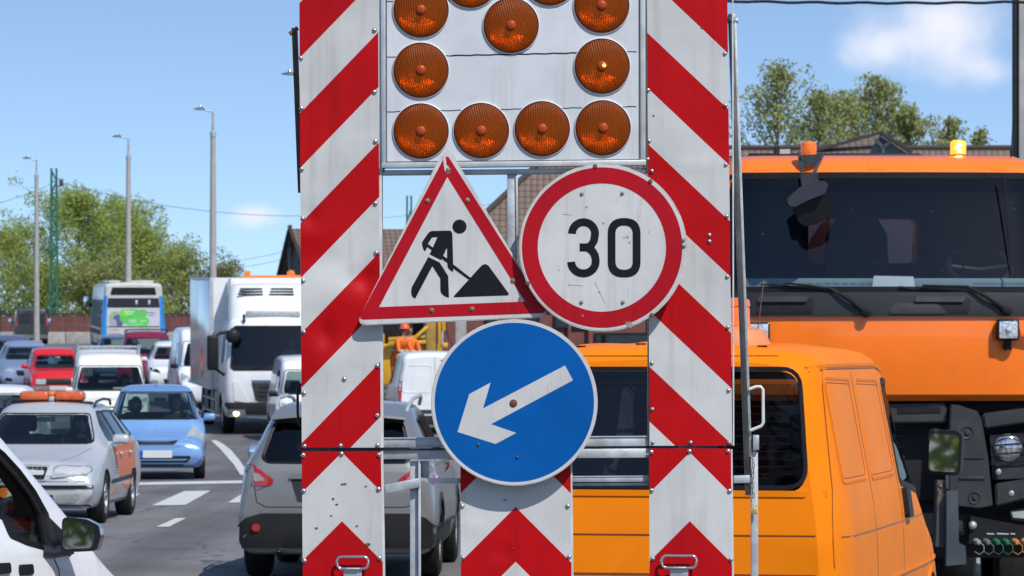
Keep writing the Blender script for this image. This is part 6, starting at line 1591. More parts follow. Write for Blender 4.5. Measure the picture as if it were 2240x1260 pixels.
    # spoiler lip over the window
    bm = bmesh.new(); rows = []
    for (y, z, hw_) in ((1.45, 1.57, .55), (1.72, 1.535, .585), (1.98, 1.475, .60), (1.985, 1.455, .60), (1.75, 1.43, .56)):
        rows.append([bm.verts.new((hw_*k/6, y-.06*(k/6)**2, z-.035*(k/6)**2)) for k in range(-6, 7)])
    for a, c in zip(rows, rows[1:]+rows[:1]):
        for k in range(12): bm.faces.new((a[k], a[k+1], c[k+1], c[k]))
    bm.faces.new([r[0] for r in rows]); bm.faces.new([r[-1] for r in rows][::-1]); bmesh.ops.recalc_face_normals(bm, faces=bm.faces)
    finish(bm, 'roof_spoiler', P, v.root)
    bm = bmesh.new(); bar(bm, (-.05, 2.10, 1.10), (.30, 2.06, 1.085), .03, .02); box(bm, -.09, -.01, 2.07, 2.12, 1.05, 1.12, .015); finish(bm, 'rear_wiper', M_TRIM, v.root)
    for sd in (-1, 1):
        bm = bmesh.new(); tube(bm, [(sd*.575, 1.55, 1.48), (sd*.60, 1.42, 1.56), (sd*.615, 1.1, 1.605), (sd*.62, .3, 1.625), (sd*.60, -.1, 1.60), (sd*.58, -.2, 1.54)], .018, 8); finish(bm, 'roof_rail', M_ALU, v.root)
    v.mirror(.82, -.62, 1.08, .2, .15, .13, P, stalk=.06)
    for q in wy: v.ribbon('arch_trim', [(q+.41*cos(a), .33+.41*sin(a)) for a in [pi*k/14 for k in range(15)]], 'right', M_GREYP, .05, off=.008, mirror=True)
    v.cabin(-.75, 0, 1.04, wheel=.36, ys=.2, ztop=1.15); v.tbox('rear_bench', -.6, .6, 1.0, 1.15, .5, 1.15, M_SEAT, .05)
    bm = bmesh.new(); lathe(bm, [(.03, 0), (.034, .1)], (.5, 2.1, .24), (0, 1, 0), 12); finish(bm, 'exhaust', M_CHROME, v.root)
suv()

# ---- white panel van seen from behind
def van_rear():
    v = Veh('small_van', 'white windowless van seen from behind with workers standing beyond it', 'van', -1.76, 89.5, 6.0, 4.3, .91, rear=True)
    st = [(-2.15, .35, .6, .72, .5, .7, .66, .5), (-1.9, .25, .78, .9, .76, .87, .84, .68), (-1.3, .22, .95, 1.12, .82, .91, .88, .74), (-.6, .22, 1.05, 1.75, .84, .91, .88, .70), (0, .22, 1.05, 1.86, .84, .91, .88, .72), (1.2, .22, 1.05, 1.88, .84, .91, .885, .74), (2.0, .22, 1.05, 1.86, .84, .91, .88, .73), (2.10, .25, 1.03, 1.82, .82, .90, .87, .70), (2.15, .30, 1.0, 1.76, .78, .87, .84, .66)]
    v.loft(st, rt=.14, cr=.04)
    v.arches((-1.3, 1.35), .36); S1 = [(-.85, 1.1), (.0, 1.12), (.0, 1.6), (-.5, 1.6)]; v.cut_side(S1)
    P = paint('van white', (.76, .77, .78)); v.build(P)
    v.patch('side_window', S1, 'left', M_GLASSD, off=-.004, sink=0, mirror=True)
    v.wheels((-1.3, 1.35), .32, .2)
    v.ribbon('door_seam', [(0.02, .35), (0.02, 1.80)], 'rear', M_TRIM, .008, off=.001)
    v.ribbon('panel_crease', rpoly([(-.78, .98), (-.08, .98), (-.08, 1.60), (-.66, 1.60)], .08, 3), 'rear', P, .02, off=.008, closed=True, mirror=True)
    v.patch('brake_light', [(-.42, 1.70), (-.12, 1.70), (-.12, 1.725), (-.42, 1.725)], 'rear', M_TRIM, off=.01)
    for sg in (1, -1):
        v.patch('pillar_trim', [(sg*.86, .6), (sg*.80, .6), (sg*.74, 1.72), (sg*.78, 1.73), (sg*.86, 1.2)], 'rear', M_TRIM, off=.006)
        o = v.patch('tail_lamp', [(sg*.86, .75), (sg*.80, .72), (sg*.77, 1.25), (sg*.84, 1.25)], 'rear', M_LENSR, off=.012, r=.01)
        v.patch('lamp_lens', [(sg*.85, 1.1), (sg*.79, 1.1), (sg*.78, 1.24), (sg*.84, 1.24)], 'rear', M_LENSC, off=.016, r=.01, parent=o)
    v.patch('model_lettering', [(-.74, .715), (-.30, .72), (-.30, .745), (-.74, .74)], 'rear', M_GREYP, off=.004)
    v.tbox('door_handle', .0-.16, .02, 2.13, 2.18, .73, .78, M_TRIM, .012)
    v.patch('plate_strip', [(-.52, .50), (.52, .50), (.52, .58), (-.52, .58)], 'rear', M_GREYP, off=.02, r=.01)
    pl = v.patch('number_plate', [(-.66, .42), (-.14, .42), (-.14, .53), (-.66, .53)], 'rear', M_PLATE, off=.024); v.patch('plate_band', [(-.66, .42), (-.60, .42), (-.60, .53), (-.66, .53)], 'rear', M_EU, off=.027, parent=pl)
    v.patch('rear_bumper', [(-.86, .25), (.86, .25), (.88, .45), (-.88, .45)], 'rear', M_GREYP, off=.03, r=.04, sink=.06)
    for z in (.62, 1.55): v.tbox('hinge', -.80, -.75, 2.10, 2.16, z, z+.08, P, .01)
van_rear()

# ---- black van, far left, from behind
def black_van():
    v = Veh('panel_van', 'dark grey van seen from behind, driving away past the far barrier', 'van', -26.7, 216, 9, 4.8, .95, rear=True)
    st = [(-2.4, .35, .6, .72, .5, .7, .66, .5), (-2.1, .25, .85, .98, .76, .9, .86, .70), (-1.5, .22, 1.05, 1.2, .84, .95, .92, .78), (-.9, .22, 1.1, 1.85, .86, .95, .92, .76), (0, .22, 1.1, 1.95, .86, .95, .92, .80), (2.25, .22, 1.1, 1.96, .86, .95, .92, .80), (2.36, .25, 1.1, 1.92, .84, .93, .90, .77), (2.4, .30, 1.05, 1.86, .8, .9, .87, .74)]
    v.loft(st, rt=.12, cr=.03); v.arches((-1.5, 1.5), .37)
    P = paint('dark grey van paint', (.05, .052, .055), metal=.3, dirt_amt=.3); v.build(P)
    v.wheels((-1.5, 1.5), .33, .21)
    for sg in (1, -1):
        v.patch('rear_window', [(sg*.08, 1.12), (sg*.70, 1.12), (sg*.66, 1.72), (sg*.08, 1.72)], 'rear', mat('black glass', (.02, .025, .03), rough=.1, var=.1, coat=1), off=.004, r=.05)
        v.patch('tail_lamp', [(sg*.89, 1.0), (sg*.80, 1.0), (sg*.80, 1.55), (sg*.86, 1.55)], 'rear', M_LENSR, off=.01, r=.02)
    v.ribbon('door_seam', [(0, .45), (0, 1.85)], 'rear', M_TRIM, .014, off=.002)
    v.patch('rear_bumper', [(-.88, .32), (.88, .32), (.9, .52), (-.9, .52)], 'rear', mat('scuffed bumper', (.12, .12, .12), rough=.6), off=.03, r=.04, sink=.06)
    v.patch('side_panel', [(-.4, 1.15), (1.9, 1.15), (1.85, 1.7), (-.3, 1.7)], 'left', MATS['black glass'], off=.004, r=.06)
    v.mirror(.90, -1.0, 1.3, .24, .3, .14, M_TRIM, stalk=.06)
black_van()

# ---- city bus
def bus():
    v = Veh('city_bus', 'blue and white city bus from behind with a green advert across its back', 'bus', -15.0, 154, 8.4, 12, 1.27, rear=True)
    st = [(-6, .35, .9, 2.8, 1.1, 1.2, 1.18, 1.05), (-5.85, .3, 1.0, 2.92, 1.2, 1.27, 1.27, 1.12), (0, .3, 1.0, 2.95, 1.22, 1.275, 1.275, 1.13), (5.8, .3, 1.0, 2.95, 1.22, 1.275, 1.275, 1.13), (5.94, .32, 1.0, 2.90, 1.2, 1.26, 1.25, 1.08), (6, .36, 1.0, 2.84, 1.17, 1.23, 1.22, 1.04)]
    v.loft(st, rt=.14, cr=.06); v.arches((-3.3, 2.6), .52, .7)
    P = paint('bus white', (.55, .54, .50), dirt_amt=.3); v.build(P)
    BL = paint('bus blue', (.01, .26, .72)); DK = mat('bus dark glass', (.03, .035, .045), rough=.5, var=.15, spec=.12)
    v.wheels((-3.3, 2.6), .48, .28, x=1.1)
    for sg in (1, -1):
        v.patch('blue_pillar', [(sg*1.245, .45), (sg*1.06, .45), (sg*1.06, 1.3), (sg*1.04, 2.3), (sg*1.0, 2.46), (sg*1.16, 2.46), (sg*1.25, 2.0)], 'rear', BL, off=.015, sink=0, grid=.025)
        for k in range(4): v.patch('tail_lamp', circle(sg*1.16, .72+.2*k, .062, 14), 'rear', M_LENSR if k != 1 else M_LENSC, off=.014)
    v.patch('rear_window', [(-1.04, 2.0), (1.04, 2.0), (1.0, 2.38), (-1.0, 2.38)], 'rear', DK, off=.006, r=.04)
    v.patch('roof_opening', [(-.92, 2.50), (.92, 2.50), (.84, 2.80), (-.84, 2.80)], 'rear', M_TRIM, off=.006, r=.05)
    # advert: pale board with green and violet blotches
    m, t, b = shader_nodes('bus advert print'); tcn = t.nodes.new('ShaderNodeTexCoord'); sp = t.nodes.new('ShaderNodeSeparateXYZ'); t.links.new(tcn.outputs['Object'], sp.inputs[0])
    def blob(cx, cz, rx, rz):
        a = mathn(t, 'DIVIDE', mathn(t, 'SUBTRACT', sp.outputs[0], cx), rx); c = mathn(t, 'DIVIDE', mathn(t, 'SUBTRACT', sp.outputs[2], cz), rz)
        return mathn(t, 'LESS_THAN', mathn(t, 'ADD', mathn(t, 'MULTIPLY', a, a), mathn(t, 'MULTIPLY', c, c)), 1.0)
    col = None; last = (.55, .55, .60, 1)
    for (cx, cz, rx, rz, c) in ((.72, 1.56, .26, .3, (.30, .42, .26)), (.62, 1.45, .22, .28, (.12, .10, .25)), (.02, 1.62, .52, .33, (.10, .55, .09)), (-.25, 1.45, .38, .25, (.12, .60, .12)), (-.36, 1.78, .2, .16, (.14, .5, .12)), (.35, 1.8, .2, .15, (.2, .62, .06)), (.8, 1.36, .14, .2, (.35, .38, .45)), (-.12, 1.3, .3, .08, (.2, .65, .2))):
        mx = t.nodes.new('ShaderNodeMix'); mx.data_type = 'RGBA'; t.links.new(blob(-cx, cz, rx, rz) if 0 else blob(cx, cz, rx, rz), mx.inputs[0])
        if col is None: mx.inputs[6].default_value = last
        else: t.links.new(col, mx.inputs[6])
        mx.inputs[7].default_value = (*c, 1); col = mx.outputs[2]
    t.links.new(col, b.inputs['Base Color']); b.inputs['Roughness'].default_value = .4
    v.patch('advert_board', [(-1.02, 1.27), (1.02, 1.27), (1.03, 1.98), (-1.03, 1.98)], 'rear', m, off=.01)
    WP = mat('white advert print', (.62, .68, .6), rough=.5); VP = mat('violet advert print', (.10, .08, .22), rough=.5)
    for (x0_, z0_, x1_, w_) in ((.38, 1.84, -.05, .045), (.30, 1.75, .02, .035), (.20, 1.50, -.12, .03), (.18, 1.43, -.06, .03), (-.28, 1.47, -.5, .03), (-.55, 1.80, -.85, .03), (-.6, 1.70, -.82, .03)): v.ribbon('advert_print', [(x0_, z0_), (x1_, z0_)], 'rear', WP if x0_ > -.5 else VP, w_, off=.014, sink=0)
    # (rear view: +x is at the left of the picture)
    v.patch('red_lettering', [(.95, .93), (.50, .93), (.50, .99), (.95, .99)], 'rear', paint('faded red print', (.5, .2, .18)), off=.006)
    for (a, b_, c) in ((.92, .58, 1.13), (.0, -.9, 1.13), (.1, -.8, 1.06), (.9, .5, .74)): v.ribbon('grey_lettering', [(a, c), (b_, c)], 'rear', mat('grey print', (.3, .3, .34)), .035, off=.004)
    v.ribbon('engine_lid_seam', [(-1.03, 1.24), (1.03, 1.24)], 'rear', M_TRIM, .03, off=.003)
    for x in (-.12, -.62): v.tbox('lid_handle', x-.05, x+.05, 5.98, 6.03, 2.12, 2.3, M_ALU, .02)
    for sg in ('left', 'right'): v.patch('side_windows', [(-5.3, 1.2), (5.6, 1.2), (5.6, 2.3), (-5.3, 2.3)], sg, DK, off=.005, r=.08, grid=.5)
    for sg in ('left', 'right'):
        for y in (-4.2, -2.8, -1.4, 0, 1.4, 2.8, 4.2): v.ribbon('window_post', [(y, 1.2), (y, 2.3)], sg, M_GREYP, .06, off=.008)
        v.patch('lower_side', [(-5.6, .4), (5.8, .4), (5.8, 1.1), (-5.6, 1.1)], sg, mat('bus shaded side', (.07, .075, .09), rough=.6, spec=.15), off=.004, grid=.5)  # shade of the bus side is put into this dark grey colour
    bm = bmesh.new(); box(bm, -.9, .9, -4, 4.5, 2.98, 3.08, .05); finish(bm, 'roof_pod', P, v.root)
    v.mirror(1.2, -5.8, 2.2, .25, .45, .16, M_TRIM, stalk=.1)
bus()
# ================================================================ ORANGE VAN (rear three-quarter view)
def orange_van():
    v = Veh('delivery_van', 'orange delivery van seen from behind with a blanked side, black mirror and roof beacon', 'van', .705, 18.7, -12.2, 4.7, .92, rear=True)
    b = 2.35; W = .92
    st = [(-b, .40, .60, .72, .60, .72, .70, .55), (-b+.12, .30, .78, .90, .74, .84, .82, .66), (-b+.40, .24, .90, 1.02, .80, .90, .86, .70), (-1.55, .22, .98, 1.14, .84, .915, .89, .74),
          (-.95, .22, 1.08, 1.74, .84, W, .905, .70), (-.55, .22, 1.10, 1.93, .84, W, .905, .72), (0, .22, 1.12, 1.975, .84, W, .905, .745), (1.2, .22, 1.12, 1.985, .84, W, .905, .75), (1.95, .22, 1.12, 1.975, .84, W, .903, .745),
          (2.14, .24, 1.12, 1.968, .83, .90, .88, .73), (2.26, .27, 1.12, 1.95, .80, .865, .845, .70), (2.33, .32, 1.12, 1.92, .76, .815, .795, .66), (b, .36, 1.12, 1.895, .73, .785, .765, .635)]
    def dfm(c):
        k = max(0, min(1, (c.y-1.4)/.95))
        if c.z > 1.05: c.y -= .17*k*(c.z-1.05)
        if c.z < 1.0 and abs(c.x) > .7: pass
        return c
    v.loft(st, rt=.13, cr=.035, rb=.05, rs=.12, per=6, deform=dfm, zm=.5)
    # rear window traced on the flat tail, mirrored
    RW = [(-.715, 1.315), (.715, 1.315), (.66, 1.885), (-.66, 1.885)]; rr = rpoly(RW, .10, 5)
    FW = rpoly([(-.72, 1.14), (.72, 1.14), (.62, 1.80), (-.62, 1.80)], .10, 5)
    v.cut_prism([(x, 3.0, z) for x, z in rr], [(x, -2.4, z) for x, z in FW]); v.cut_box(-.75, .75, -1.1, 2.1, .45, 1.36)
    SD = [(-1.42, 1.17), (-.16, 1.27), (-.16, 1.82), (-.80, 1.80)]
    v.cut_side(SD, .05)
    wy = (-1.45, 1.35); v.arches(wy, .39)
    P = paint('municipal orange paint', (.84, .215, .006), rough=.42, dirt_amt=.06, dscale=1.2, coat=0, spec=.12)
    P.node_tree.nodes['Principled BSDF'].inputs['IOR'].default_value = 1.28
    v.build(P, ang=25)
    DG = glass('van tinted glass', (.24, .26, .32), specks=True)
    v.patch('rear_window', rr, 'rear', DG, off=-.006, sink=0)
    v.ribbon('window_seal', rr, 'rear', M_TRIM, .02, off=.006, closed=True, step=.04)
    o = v.ribbon('heater_wire', [(-.6, 1.5), (.6, 1.5)], 'rear', MATS['van tinted glass'], .001) if 0 else None
    HW = mat('heater wires', (.07, .018, .016), rough=.5)
    for k in range(13): v.ribbon('heater_wire', [(-.63, 1.38+.036*k), (.63, 1.38+.036*k)], 'rear', HW, .0009, off=.001, sink=0, step=.2)
    v.patch('windscreen', FW, 'front', M_GLASS, off=-.004, sink=0); v.patch('side_window', rpoly(SD, .05, 3), 'right', glass('dull door glass', (.3, .34, .36), refl=.3), off=-.004, sink=0, mirror=True)
    v.ribbon('side_window_seal', rpoly(SD, .05, 3), 'right', M_TRIM, .035, off=.006, closed=True, mirror=True)
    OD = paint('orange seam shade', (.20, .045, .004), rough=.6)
    # press lines and seams on the tail
    v.ribbon('tail_ridge', rpoly([(-.80, 1.285), (.80, 1.285)], 0), 'rear', P, .03, off=.010, sink=.02)
    v.ribbon('tail_seam', [(-.86, 1.085), (.86, 1.085)], 'rear', OD, .009, off=.001, sink=0)
    v.ribbon('tailgate_gap', [(-.84, .93), (-.82, 1.3), (-.74, 1.9), (-.55, 1.945), (.55, 1.945), (.74, 1.9), (.82, 1.3), (.84, .93)], 'rear', OD, .009, off=.001, sink=0)
    v.ribbon('lower_seam', [(-.86, .895), (.86, .895)], 'rear', OD, .012, off=.001, sink=0)
    v.patch('rear_bumper', [(-.88, .34), (.88, .34), (.90, .58), (-.90, .58)], 'rear', M_GREYP, off=.05, r=.06, sink=.08)
    for sg in (1, -1):
        v.patch('tail_lamp', [(sg*.70, .66), (sg*.86, .66), (sg*.87, .88), (sg*.70, .88)], 'rear', M_LENSR, off=.012, r=.02)
    pl = v.patch('number_plate', [(-.26, .70), (.26, .70), (.26, .81), (-.26, .81)], 'rear', M_PLATE, off=.012)
    # right side: blank window pressings, seams, sliding rail, handles  (y runs from the tail forward as it falls)
    def side(px, py): p = v.pxat(px, py, 0, .915); return (p.y, p.z)
    def sl(l): return [side(*p) for p in l]
    for q in (sl([(1818, 827), (1869, 829), (1884, 900), (1904, 1004), (1931, 1048), (1867, 1052), (1846, 960)])[:0],): pass
    A = [(2.06, 1.33), (1.22, 1.33), (1.26, 1.83), (2.04, 1.84)]; B = [(1.02, 1.32), (.02, 1.32), (.06, 1.82), (1.02, 1.83)]
    for q in (A, B):
        v.ribbon('pressing_edge', rpoly(q, .05, 4), 'right', P, .014, off=.004, closed=True, mirror=True, step=.06)
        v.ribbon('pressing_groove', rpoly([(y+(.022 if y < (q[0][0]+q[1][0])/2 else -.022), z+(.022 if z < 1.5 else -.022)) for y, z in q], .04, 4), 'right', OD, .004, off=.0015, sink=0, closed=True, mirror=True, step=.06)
    v.ribbon('gutter', [(2.15, 1.885), (1.9, 1.90), (0, 1.905), (-.5, 1.87), (-.9, 1.73)], 'right', P, .016, off=.006, mirror=True)
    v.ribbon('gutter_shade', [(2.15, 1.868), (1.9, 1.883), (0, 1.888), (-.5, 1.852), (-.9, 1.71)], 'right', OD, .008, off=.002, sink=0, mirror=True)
    for y in (1.12, -.06): v.ribbon('door_gap', [(y, 1.86), (y, 1.0), (y, .34)], 'right', M_TRIM, .010, off=.001, sink=0, mirror=True)
    v.ribbon('front_door_gap', [(-1.52, 1.15), (-1.50, .8), (-1.42, .34)], 'right', M_TRIM, .010, off=.001, sink=0, mirror=True)
    v.ribbon('side_seam', [(2.2, 1.075), (1.2, 1.07), (-1.7, 1.065)], 'right', OD, .008, off=.0015, sink=0, mirror=True)
    v.ribbon('side_crease', [(2.2, .80), (-2.0, .79)], 'right', P, .014, off=.007, mirror=True)
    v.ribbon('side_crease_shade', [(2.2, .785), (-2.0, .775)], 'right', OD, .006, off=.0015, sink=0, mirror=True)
    rl = v.patch('sliding_rail', [(1.13, 1.00), (2.12, 1.00), (2.12, 1.085), (1.13, 1.085)], 'right', M_GREYP, off=.006, r=.01)
    v.ribbon('rail_lip', [(1.13, 1.088), (2.12, 1.088)], 'right', mat('shiny rail', (.35, .33, .32), rough=.25, metal=.7), .014, off=.02, parent=rl); v.ribbon('rail_lip', [(1.13, .998), (2.12, .998)], 'right', MATS['shiny rail'], .014, off=.02, parent=rl)
    hd = v.patch('door_handle', [(-.16, 1.08), (-.36, 1.08), (-.38, 1.23), (-.18, 1.24)], 'right', M_TRIM, off=.03, r=.02, mirror=True)
    v.ribbon('grille_slot', [(-.62, 1.06), (-.62, 1.25)], 'right', M_GREYP, .03, off=.004); v.ribbon('grille_slot', [(-.85, 1.04), (-.85, 1.24)], 'right', M_GREYP, .02, off=.004)
    for q in wy: v.ribbon('arch_lip', [(q+.405*cos(a), .335+.405*sin(a)) for a in [pi*k/16 for k in range(17)]], 'right', P, .03, off=.012, mirror=True, step=.05)
    v.wheels(wy, .33, .2, spokes=6, rim=mat('steel wheel', (.25, .25, .25), rough=.5, metal=.4))
    # roof ribs, beacon
    for x in (-.45, -.15, .15, .45): v.ribbon('roof_rib', [(x, 2.0), (x, -.3)], 'top', P, .05, off=.008)
    bp = v.Mi @ W3(1612, 760, 19.2)
    z0 = 1.99; bm = bmesh.new(); lathe(bm, [(.17, -.02), (.17, .01), (.155, .05), (.14, .085), (.08, .10), (.08, .105)], (bp.x, bp.y, z0), n=28)
    bc = finish(bm, 'roof_beacon', paint('faded orange base', (.72, .26, .10), rough=.5), v.root, label='orange beacon on the van roof')
    bm = bmesh.new(); lathe(bm, [(.072, .105), (.072, .115), (.064, .12), (.064, .19), (.058, .20), (.066, .205), (.062, .235), (.04, .245), (0, .247)], (bp.x, bp.y, z0), n=24); finish(bm, 'beacon_lens', M_LENSA, bc)
    q = v.Mi @ W3(1652, 740, 19.6); q2 = v.Mi @ W3(1671, 612, 19.6)
    bm = bmesh.new(); tube(bm, [(q.x, q.y, 1.97), q2], .0028, 5); finish(bm, 'aerial', M_RUST, v.root)
    # mirror
    M0 = v.Mi @ W3(2064, 990, 22.6)
    for sd in (1, -1):
        bm = bmesh.new(); mx = abs(M0.x); my, mz = M0.y, M0.z
        fr = rpoly([(-.095, -.125), (.10, -.135), (.115, .10), (.08, .13), (-.08, .13), (-.09, .05)], .035, 4)
        extr(bm, [fr], lambda u, w, d: Vector((mx+u, my+d, mz+w)), -.10, .055)
        bmesh.ops.bevel(bm, geom=[e for e in bm.edges if e.calc_face_angle(0) > 1.0 and len(e.link_faces) == 2], offset=.02, segments=3, affect='EDGES', clamp_overlap=True)
        for s2 in (-.06, .05): tube(bm, [(W-.06, my-.02, mz+s2-.02), (mx-.06, my, mz+s2)], .022, 8)
        box(bm, W-.06, W+.0, my-.06, my+.06, mz-.12, mz+.14, .02)
        if sd < 0:
            for q_ in bm.verts: q_.co.x = -q_.co.x
            bmesh.ops.reverse_faces(bm, faces=bm.faces)
        ho = finish(bm, 'side_mirror', M_TRIM, v.root, ang=30)
        bm = bmesh.new(); extr(bm, [[(x*.84, z*.84) for x, z in fr]], lambda u, w, d: Vector(((mx+u)*sd, my+.066+d-.09*u, mz+w)), 0, .002); finish(bm, 'mirror_glass', M_MIRROR, ho, smooth=False)
    v.cabin(-1.35, 0, 1.16, wheel=-.42, ys=-.35, zseat=.75, ztop=1.45, seats=(-.42, .42), hwi=.72)
    v.tbox('tool_crate', -.7, -.1, .9, 1.8, .46, 1.05, mat('grey crate', (.12, .12, .13), rough=.8), .02)
orange_van()

# ================================================================ ORANGE TRUCK
def orange_truck():
    v = Veh('dump_truck', 'big orange municipal truck with black bumper, front plough plate and two roof beacons', 'truck', 2.60, 27.0, 0, 7.5, 1.25)
    f = -3.75; OR = paint('truck orange paint', (.95, .19, .008), rough=.33, dirt_amt=.12, dscale=3)
    def C(px, py, Y=27.2): p = v.Mi @ W3(px, py, Y); return p
    # cab shell
    v.zloft([(1.655, 1.16, f+.09, f+2.1, .22, .07), (1.70, 1.18, f+.03, f+2.1, .24, .08), (1.9, 1.19, f+.01, f+2.1, .25, .10), (2.28, 1.19, f, f+2.1, .26, .10), (2.44, 1.18, f+.03, f+2.1, .26, .10),
             (3.16, 1.13, f+.21, f+2.1, .24, .09), (3.26, 1.11, f+.25, f+2.1, .24, .08), (3.34, 1.07, f+.34, f+2.08, .22, .06), (3.385, .98, f+.50, f+2.0, .2, .04)])
    WS = [(-1.14, 2.42), (1.14, 2.42), (1.085, 3.235), (-1.085, 3.235)]; fr = rpoly(WS, .07, 5)
    BW = rpoly([(-.40, 2.66), (.43, 2.66), (.43, 3.0), (-.40, 3.0)], .06, 5)
    v.cut_prism([(x, f-.6, z) for x, z in fr], [(x*.95, f+1.85, z*.98+.03) for x, z in fr])
    v.cut_prism([(x, f+1.2, z) for x, z in BW], [(x, f+2.6, z) for x, z in BW])
    v.cut_box(-1.0, 1.0, f+.55, f+1.9, 1.9, 2.5)
    SD = [(f+.42, 2.40), (f+1.55, 2.34), (f+1.55, 3.12), (f+.62, 3.12)]; v.cut_side(SD, .06)
    v.build(OR, 'cab', inner=mat('dark cab lining', (.055, .085, .15), rough=.8))
    WG = glass('truck windscreen', (.68, .74, .80), specks=True)
    v.patch('windscreen', fr, 'front', WG, off=-.006, sink=0)
    v.ribbon('windscreen_seal', [(x*.992, (z-2.8)*.985+2.8) for x, z in fr], 'front', M_TRIM, .045, off=.006, closed=True, step=.06)
    v.patch('side_window', rpoly(SD, .06, 3), 'right', M_GLASSD, off=-.004, sink=0, mirror=True)
    v.patch('back_window', BW, 'rear', M_GLASS, off=-.004, sink=0)
    v.patch('sun_band', [(-1.08, 3.12), (1.08, 3.12), (1.07, 3.205), (-1.07, 3.205)], 'front', glass('sun band glass', (.12, .14, .2)), off=-.0035, sink=0)
    for sg in (1, -1): v.patch('corner_post', [(sg*1.10, 2.40), (sg*1.185, 2.40), (sg*1.14, 3.20), (sg*1.07, 3.22)], 'front', M_TRIM, off=.006)
    # black cowl below the windscreen
    cw = v.patch('cowl_panel', [(-1.15, 2.245), (1.15, 2.245), (1.16, 2.405), (-1.16, 2.405)], 'front', mat('satin black cowl', (.022, .023, .025), rough=.4, spec=.35), off=.025, r=.02, sink=.05)
    for cx in (-.62, .46):
        v.patch('wiper_recess', [(cx-.30, 2.26), (cx+.10, 2.26), (cx+.12, 2.36), (cx-.22, 2.36)], 'front', M_TRIM, off=.029, r=.02, parent=cw)
        v.patch('step_grip', [(cx-.28, 2.335), (cx+.06, 2.335), (cx+.08, 2.375), (cx-.26, 2.375)], 'front', M_GREYP, off=.05, r=.012, parent=cw, sink=0.03)
    v.patch('cowl_step', [(.0, 2.26), (.42, 2.26), (.34, 2.325), (.05, 2.33)], 'front', M_GREYP, off=.034, r=.015, parent=cw)
    # wipers
    for (a, b_, c) in (((1890, 684), (1812, 632), (1712, 620)), ((2198, 680), (2110, 628), (2010, 626))):
        bm = bmesh.new(); P1, P2, P3 = C(*a, 27.03), C(*b_, 27.06), C(*c, 27.12)
        for p in (P1, P2, P3):
            h = v.hit('front', p.x, p.z)[0]; p.y = h.y-.045
        tube(bm, [P1, P1.lerp(P2, .5)+Vector((0, -.02, .01)), P2, P3], [.02, .014, .010, .008], 8); lathe(bm, [(.035, 0), (.035, .05), (.02, .06), (0, .06)], P1+Vector((0, .03, 0)), (0, -1, 0), 14)
        Q1 = P3+Vector((-.16, .02, -.01)); Q2 = P3+Vector((.38, .0, -.05)); Q1.y = v.hit('front', Q1.x, Q1.z)[0].y-.016; Q2.y = v.hit('front', Q2.x, Q2.z)[0].y-.016
        bar(bm, Q1, Q2, .014, .02); finish(bm, 'wiper', M_BLACK, v.root)
    # roof seam panels, rim and beacons
    for x in (-.9, -.1, .75): v.patch('roof_pad', [(x, 3.27), (x+.12, 3.27), (x+.12, 3.315), (x, 3.315)], 'front', OR, off=.004, r=.012)
    v.ribbon('roof_seam', [(-1.0, 3.235), (-1.0, 3.36)], 'front', M_GREYP, .006, off=.001, sink=0, mirror=True)
    bm = bmesh.new(); box(bm, -.9, .35, f+.95, f+1.5, 3.375, 3.43, .02); finish(bm, 'roof_hatch', M_TRIM, v.root)
    def beacon(px, Y, zb, lab, lit):
        p = C(px, 340, Y); bm = bmesh.new(); lathe(bm, [(.062, -.04), (.062, 0), (.05, .008)], (p.x, p.y, zb), n=20); bc = finish(bm, 'roof_beacon', M_TRIM, v.root, label=lab)
        bm = bmesh.new(); lathe(bm, [(.052, .0), (.055, .005), (.055, .085), (.050, .10), (.03, .107), (0, .108)], (p.x, p.y, zb), n=24)
        for k in range(6): lathe(bm, [(.055, .014*k+.008), (.0575, .014*k+.012), (.055, .014*k+.016)], (p.x, p.y, zb), n=24)
        mm = mat('glowing amber lens', (1, .35, .03), rough=.3, emit=(1, .30, .02), estr=1.6, var=.3, vscale=30) if lit else M_LENSA
        finish(bm, 'beacon_lens', mm, bc)
        if lit:
            for dz in (.03, .055, .075):
                bm = bmesh.new(); bmesh.ops.create_uvsphere(bm, u_segments=10, v_segments=6, radius=1, matrix=Matrix.Translation((p.x+.01*sin(dz*90), p.y-.052, zb+dz)) @ Matrix.Diagonal((.020, .006, .014, 1)).to_4x4())
                finish(bm, 'bright_filament', mat('hot filament', (1, .85, .4), emit=(1, .78, .25), estr=7), bc)
    beacon(1769, 27.2, 3.365, 'amber beacon above the mirror arm', False); beacon(2096, 27.7, 3.40, 'glowing amber beacon on the roof', True)
    # roof lamps and aerials
    for (px, Y) in ((1716, 28.0), (1606, 28.0)):
        p = C(px, 330, Y); bm = bmesh.new(); box(bm, p.x-.045, p.x+.045, p.y-.04, p.y+.03, 3.40, 3.465, .015); box(bm, p.x-.075, p.x-.05, p.y-.02, p.y+.02, 3.36, 3.48, .004); o = finish(bm, 'roof_lamp', M_TRIM, v.root)
        bm = bmesh.new(); box(bm, p.x-.038, p.x+.038, p.y-.044, p.y-.041, 3.407, 3.458, .001); finish(bm, 'lamp_glass', M_LENSC, o)
    bm = bmesh.new(); p = C(2212, 330, 27.6); tube(bm, [(p.x, p.y, 3.36), (p.x, p.y, 3.44)], .008, 6); tube(bm, [(p.x, p.y, 3.44), (p.x+.025, p.y, 3.86)], .003, 5); finish(bm, 'aerial', M_TRIM, v.root)
    bm = bmesh.new(); p = C(1703, 330, 28); tube(bm, [(p.x, p.y, 3.36), (p.x-.005, p.y, 3.72)], .0025, 5); finish(bm, 'aerial', M_TRIM, v.root)
    # kerb mirror arm hanging over the windscreen
    Ya = 26.75
    def T(px, py, dy=0): return C(px, py, Ya+dy)
    bm = bmesh.new()
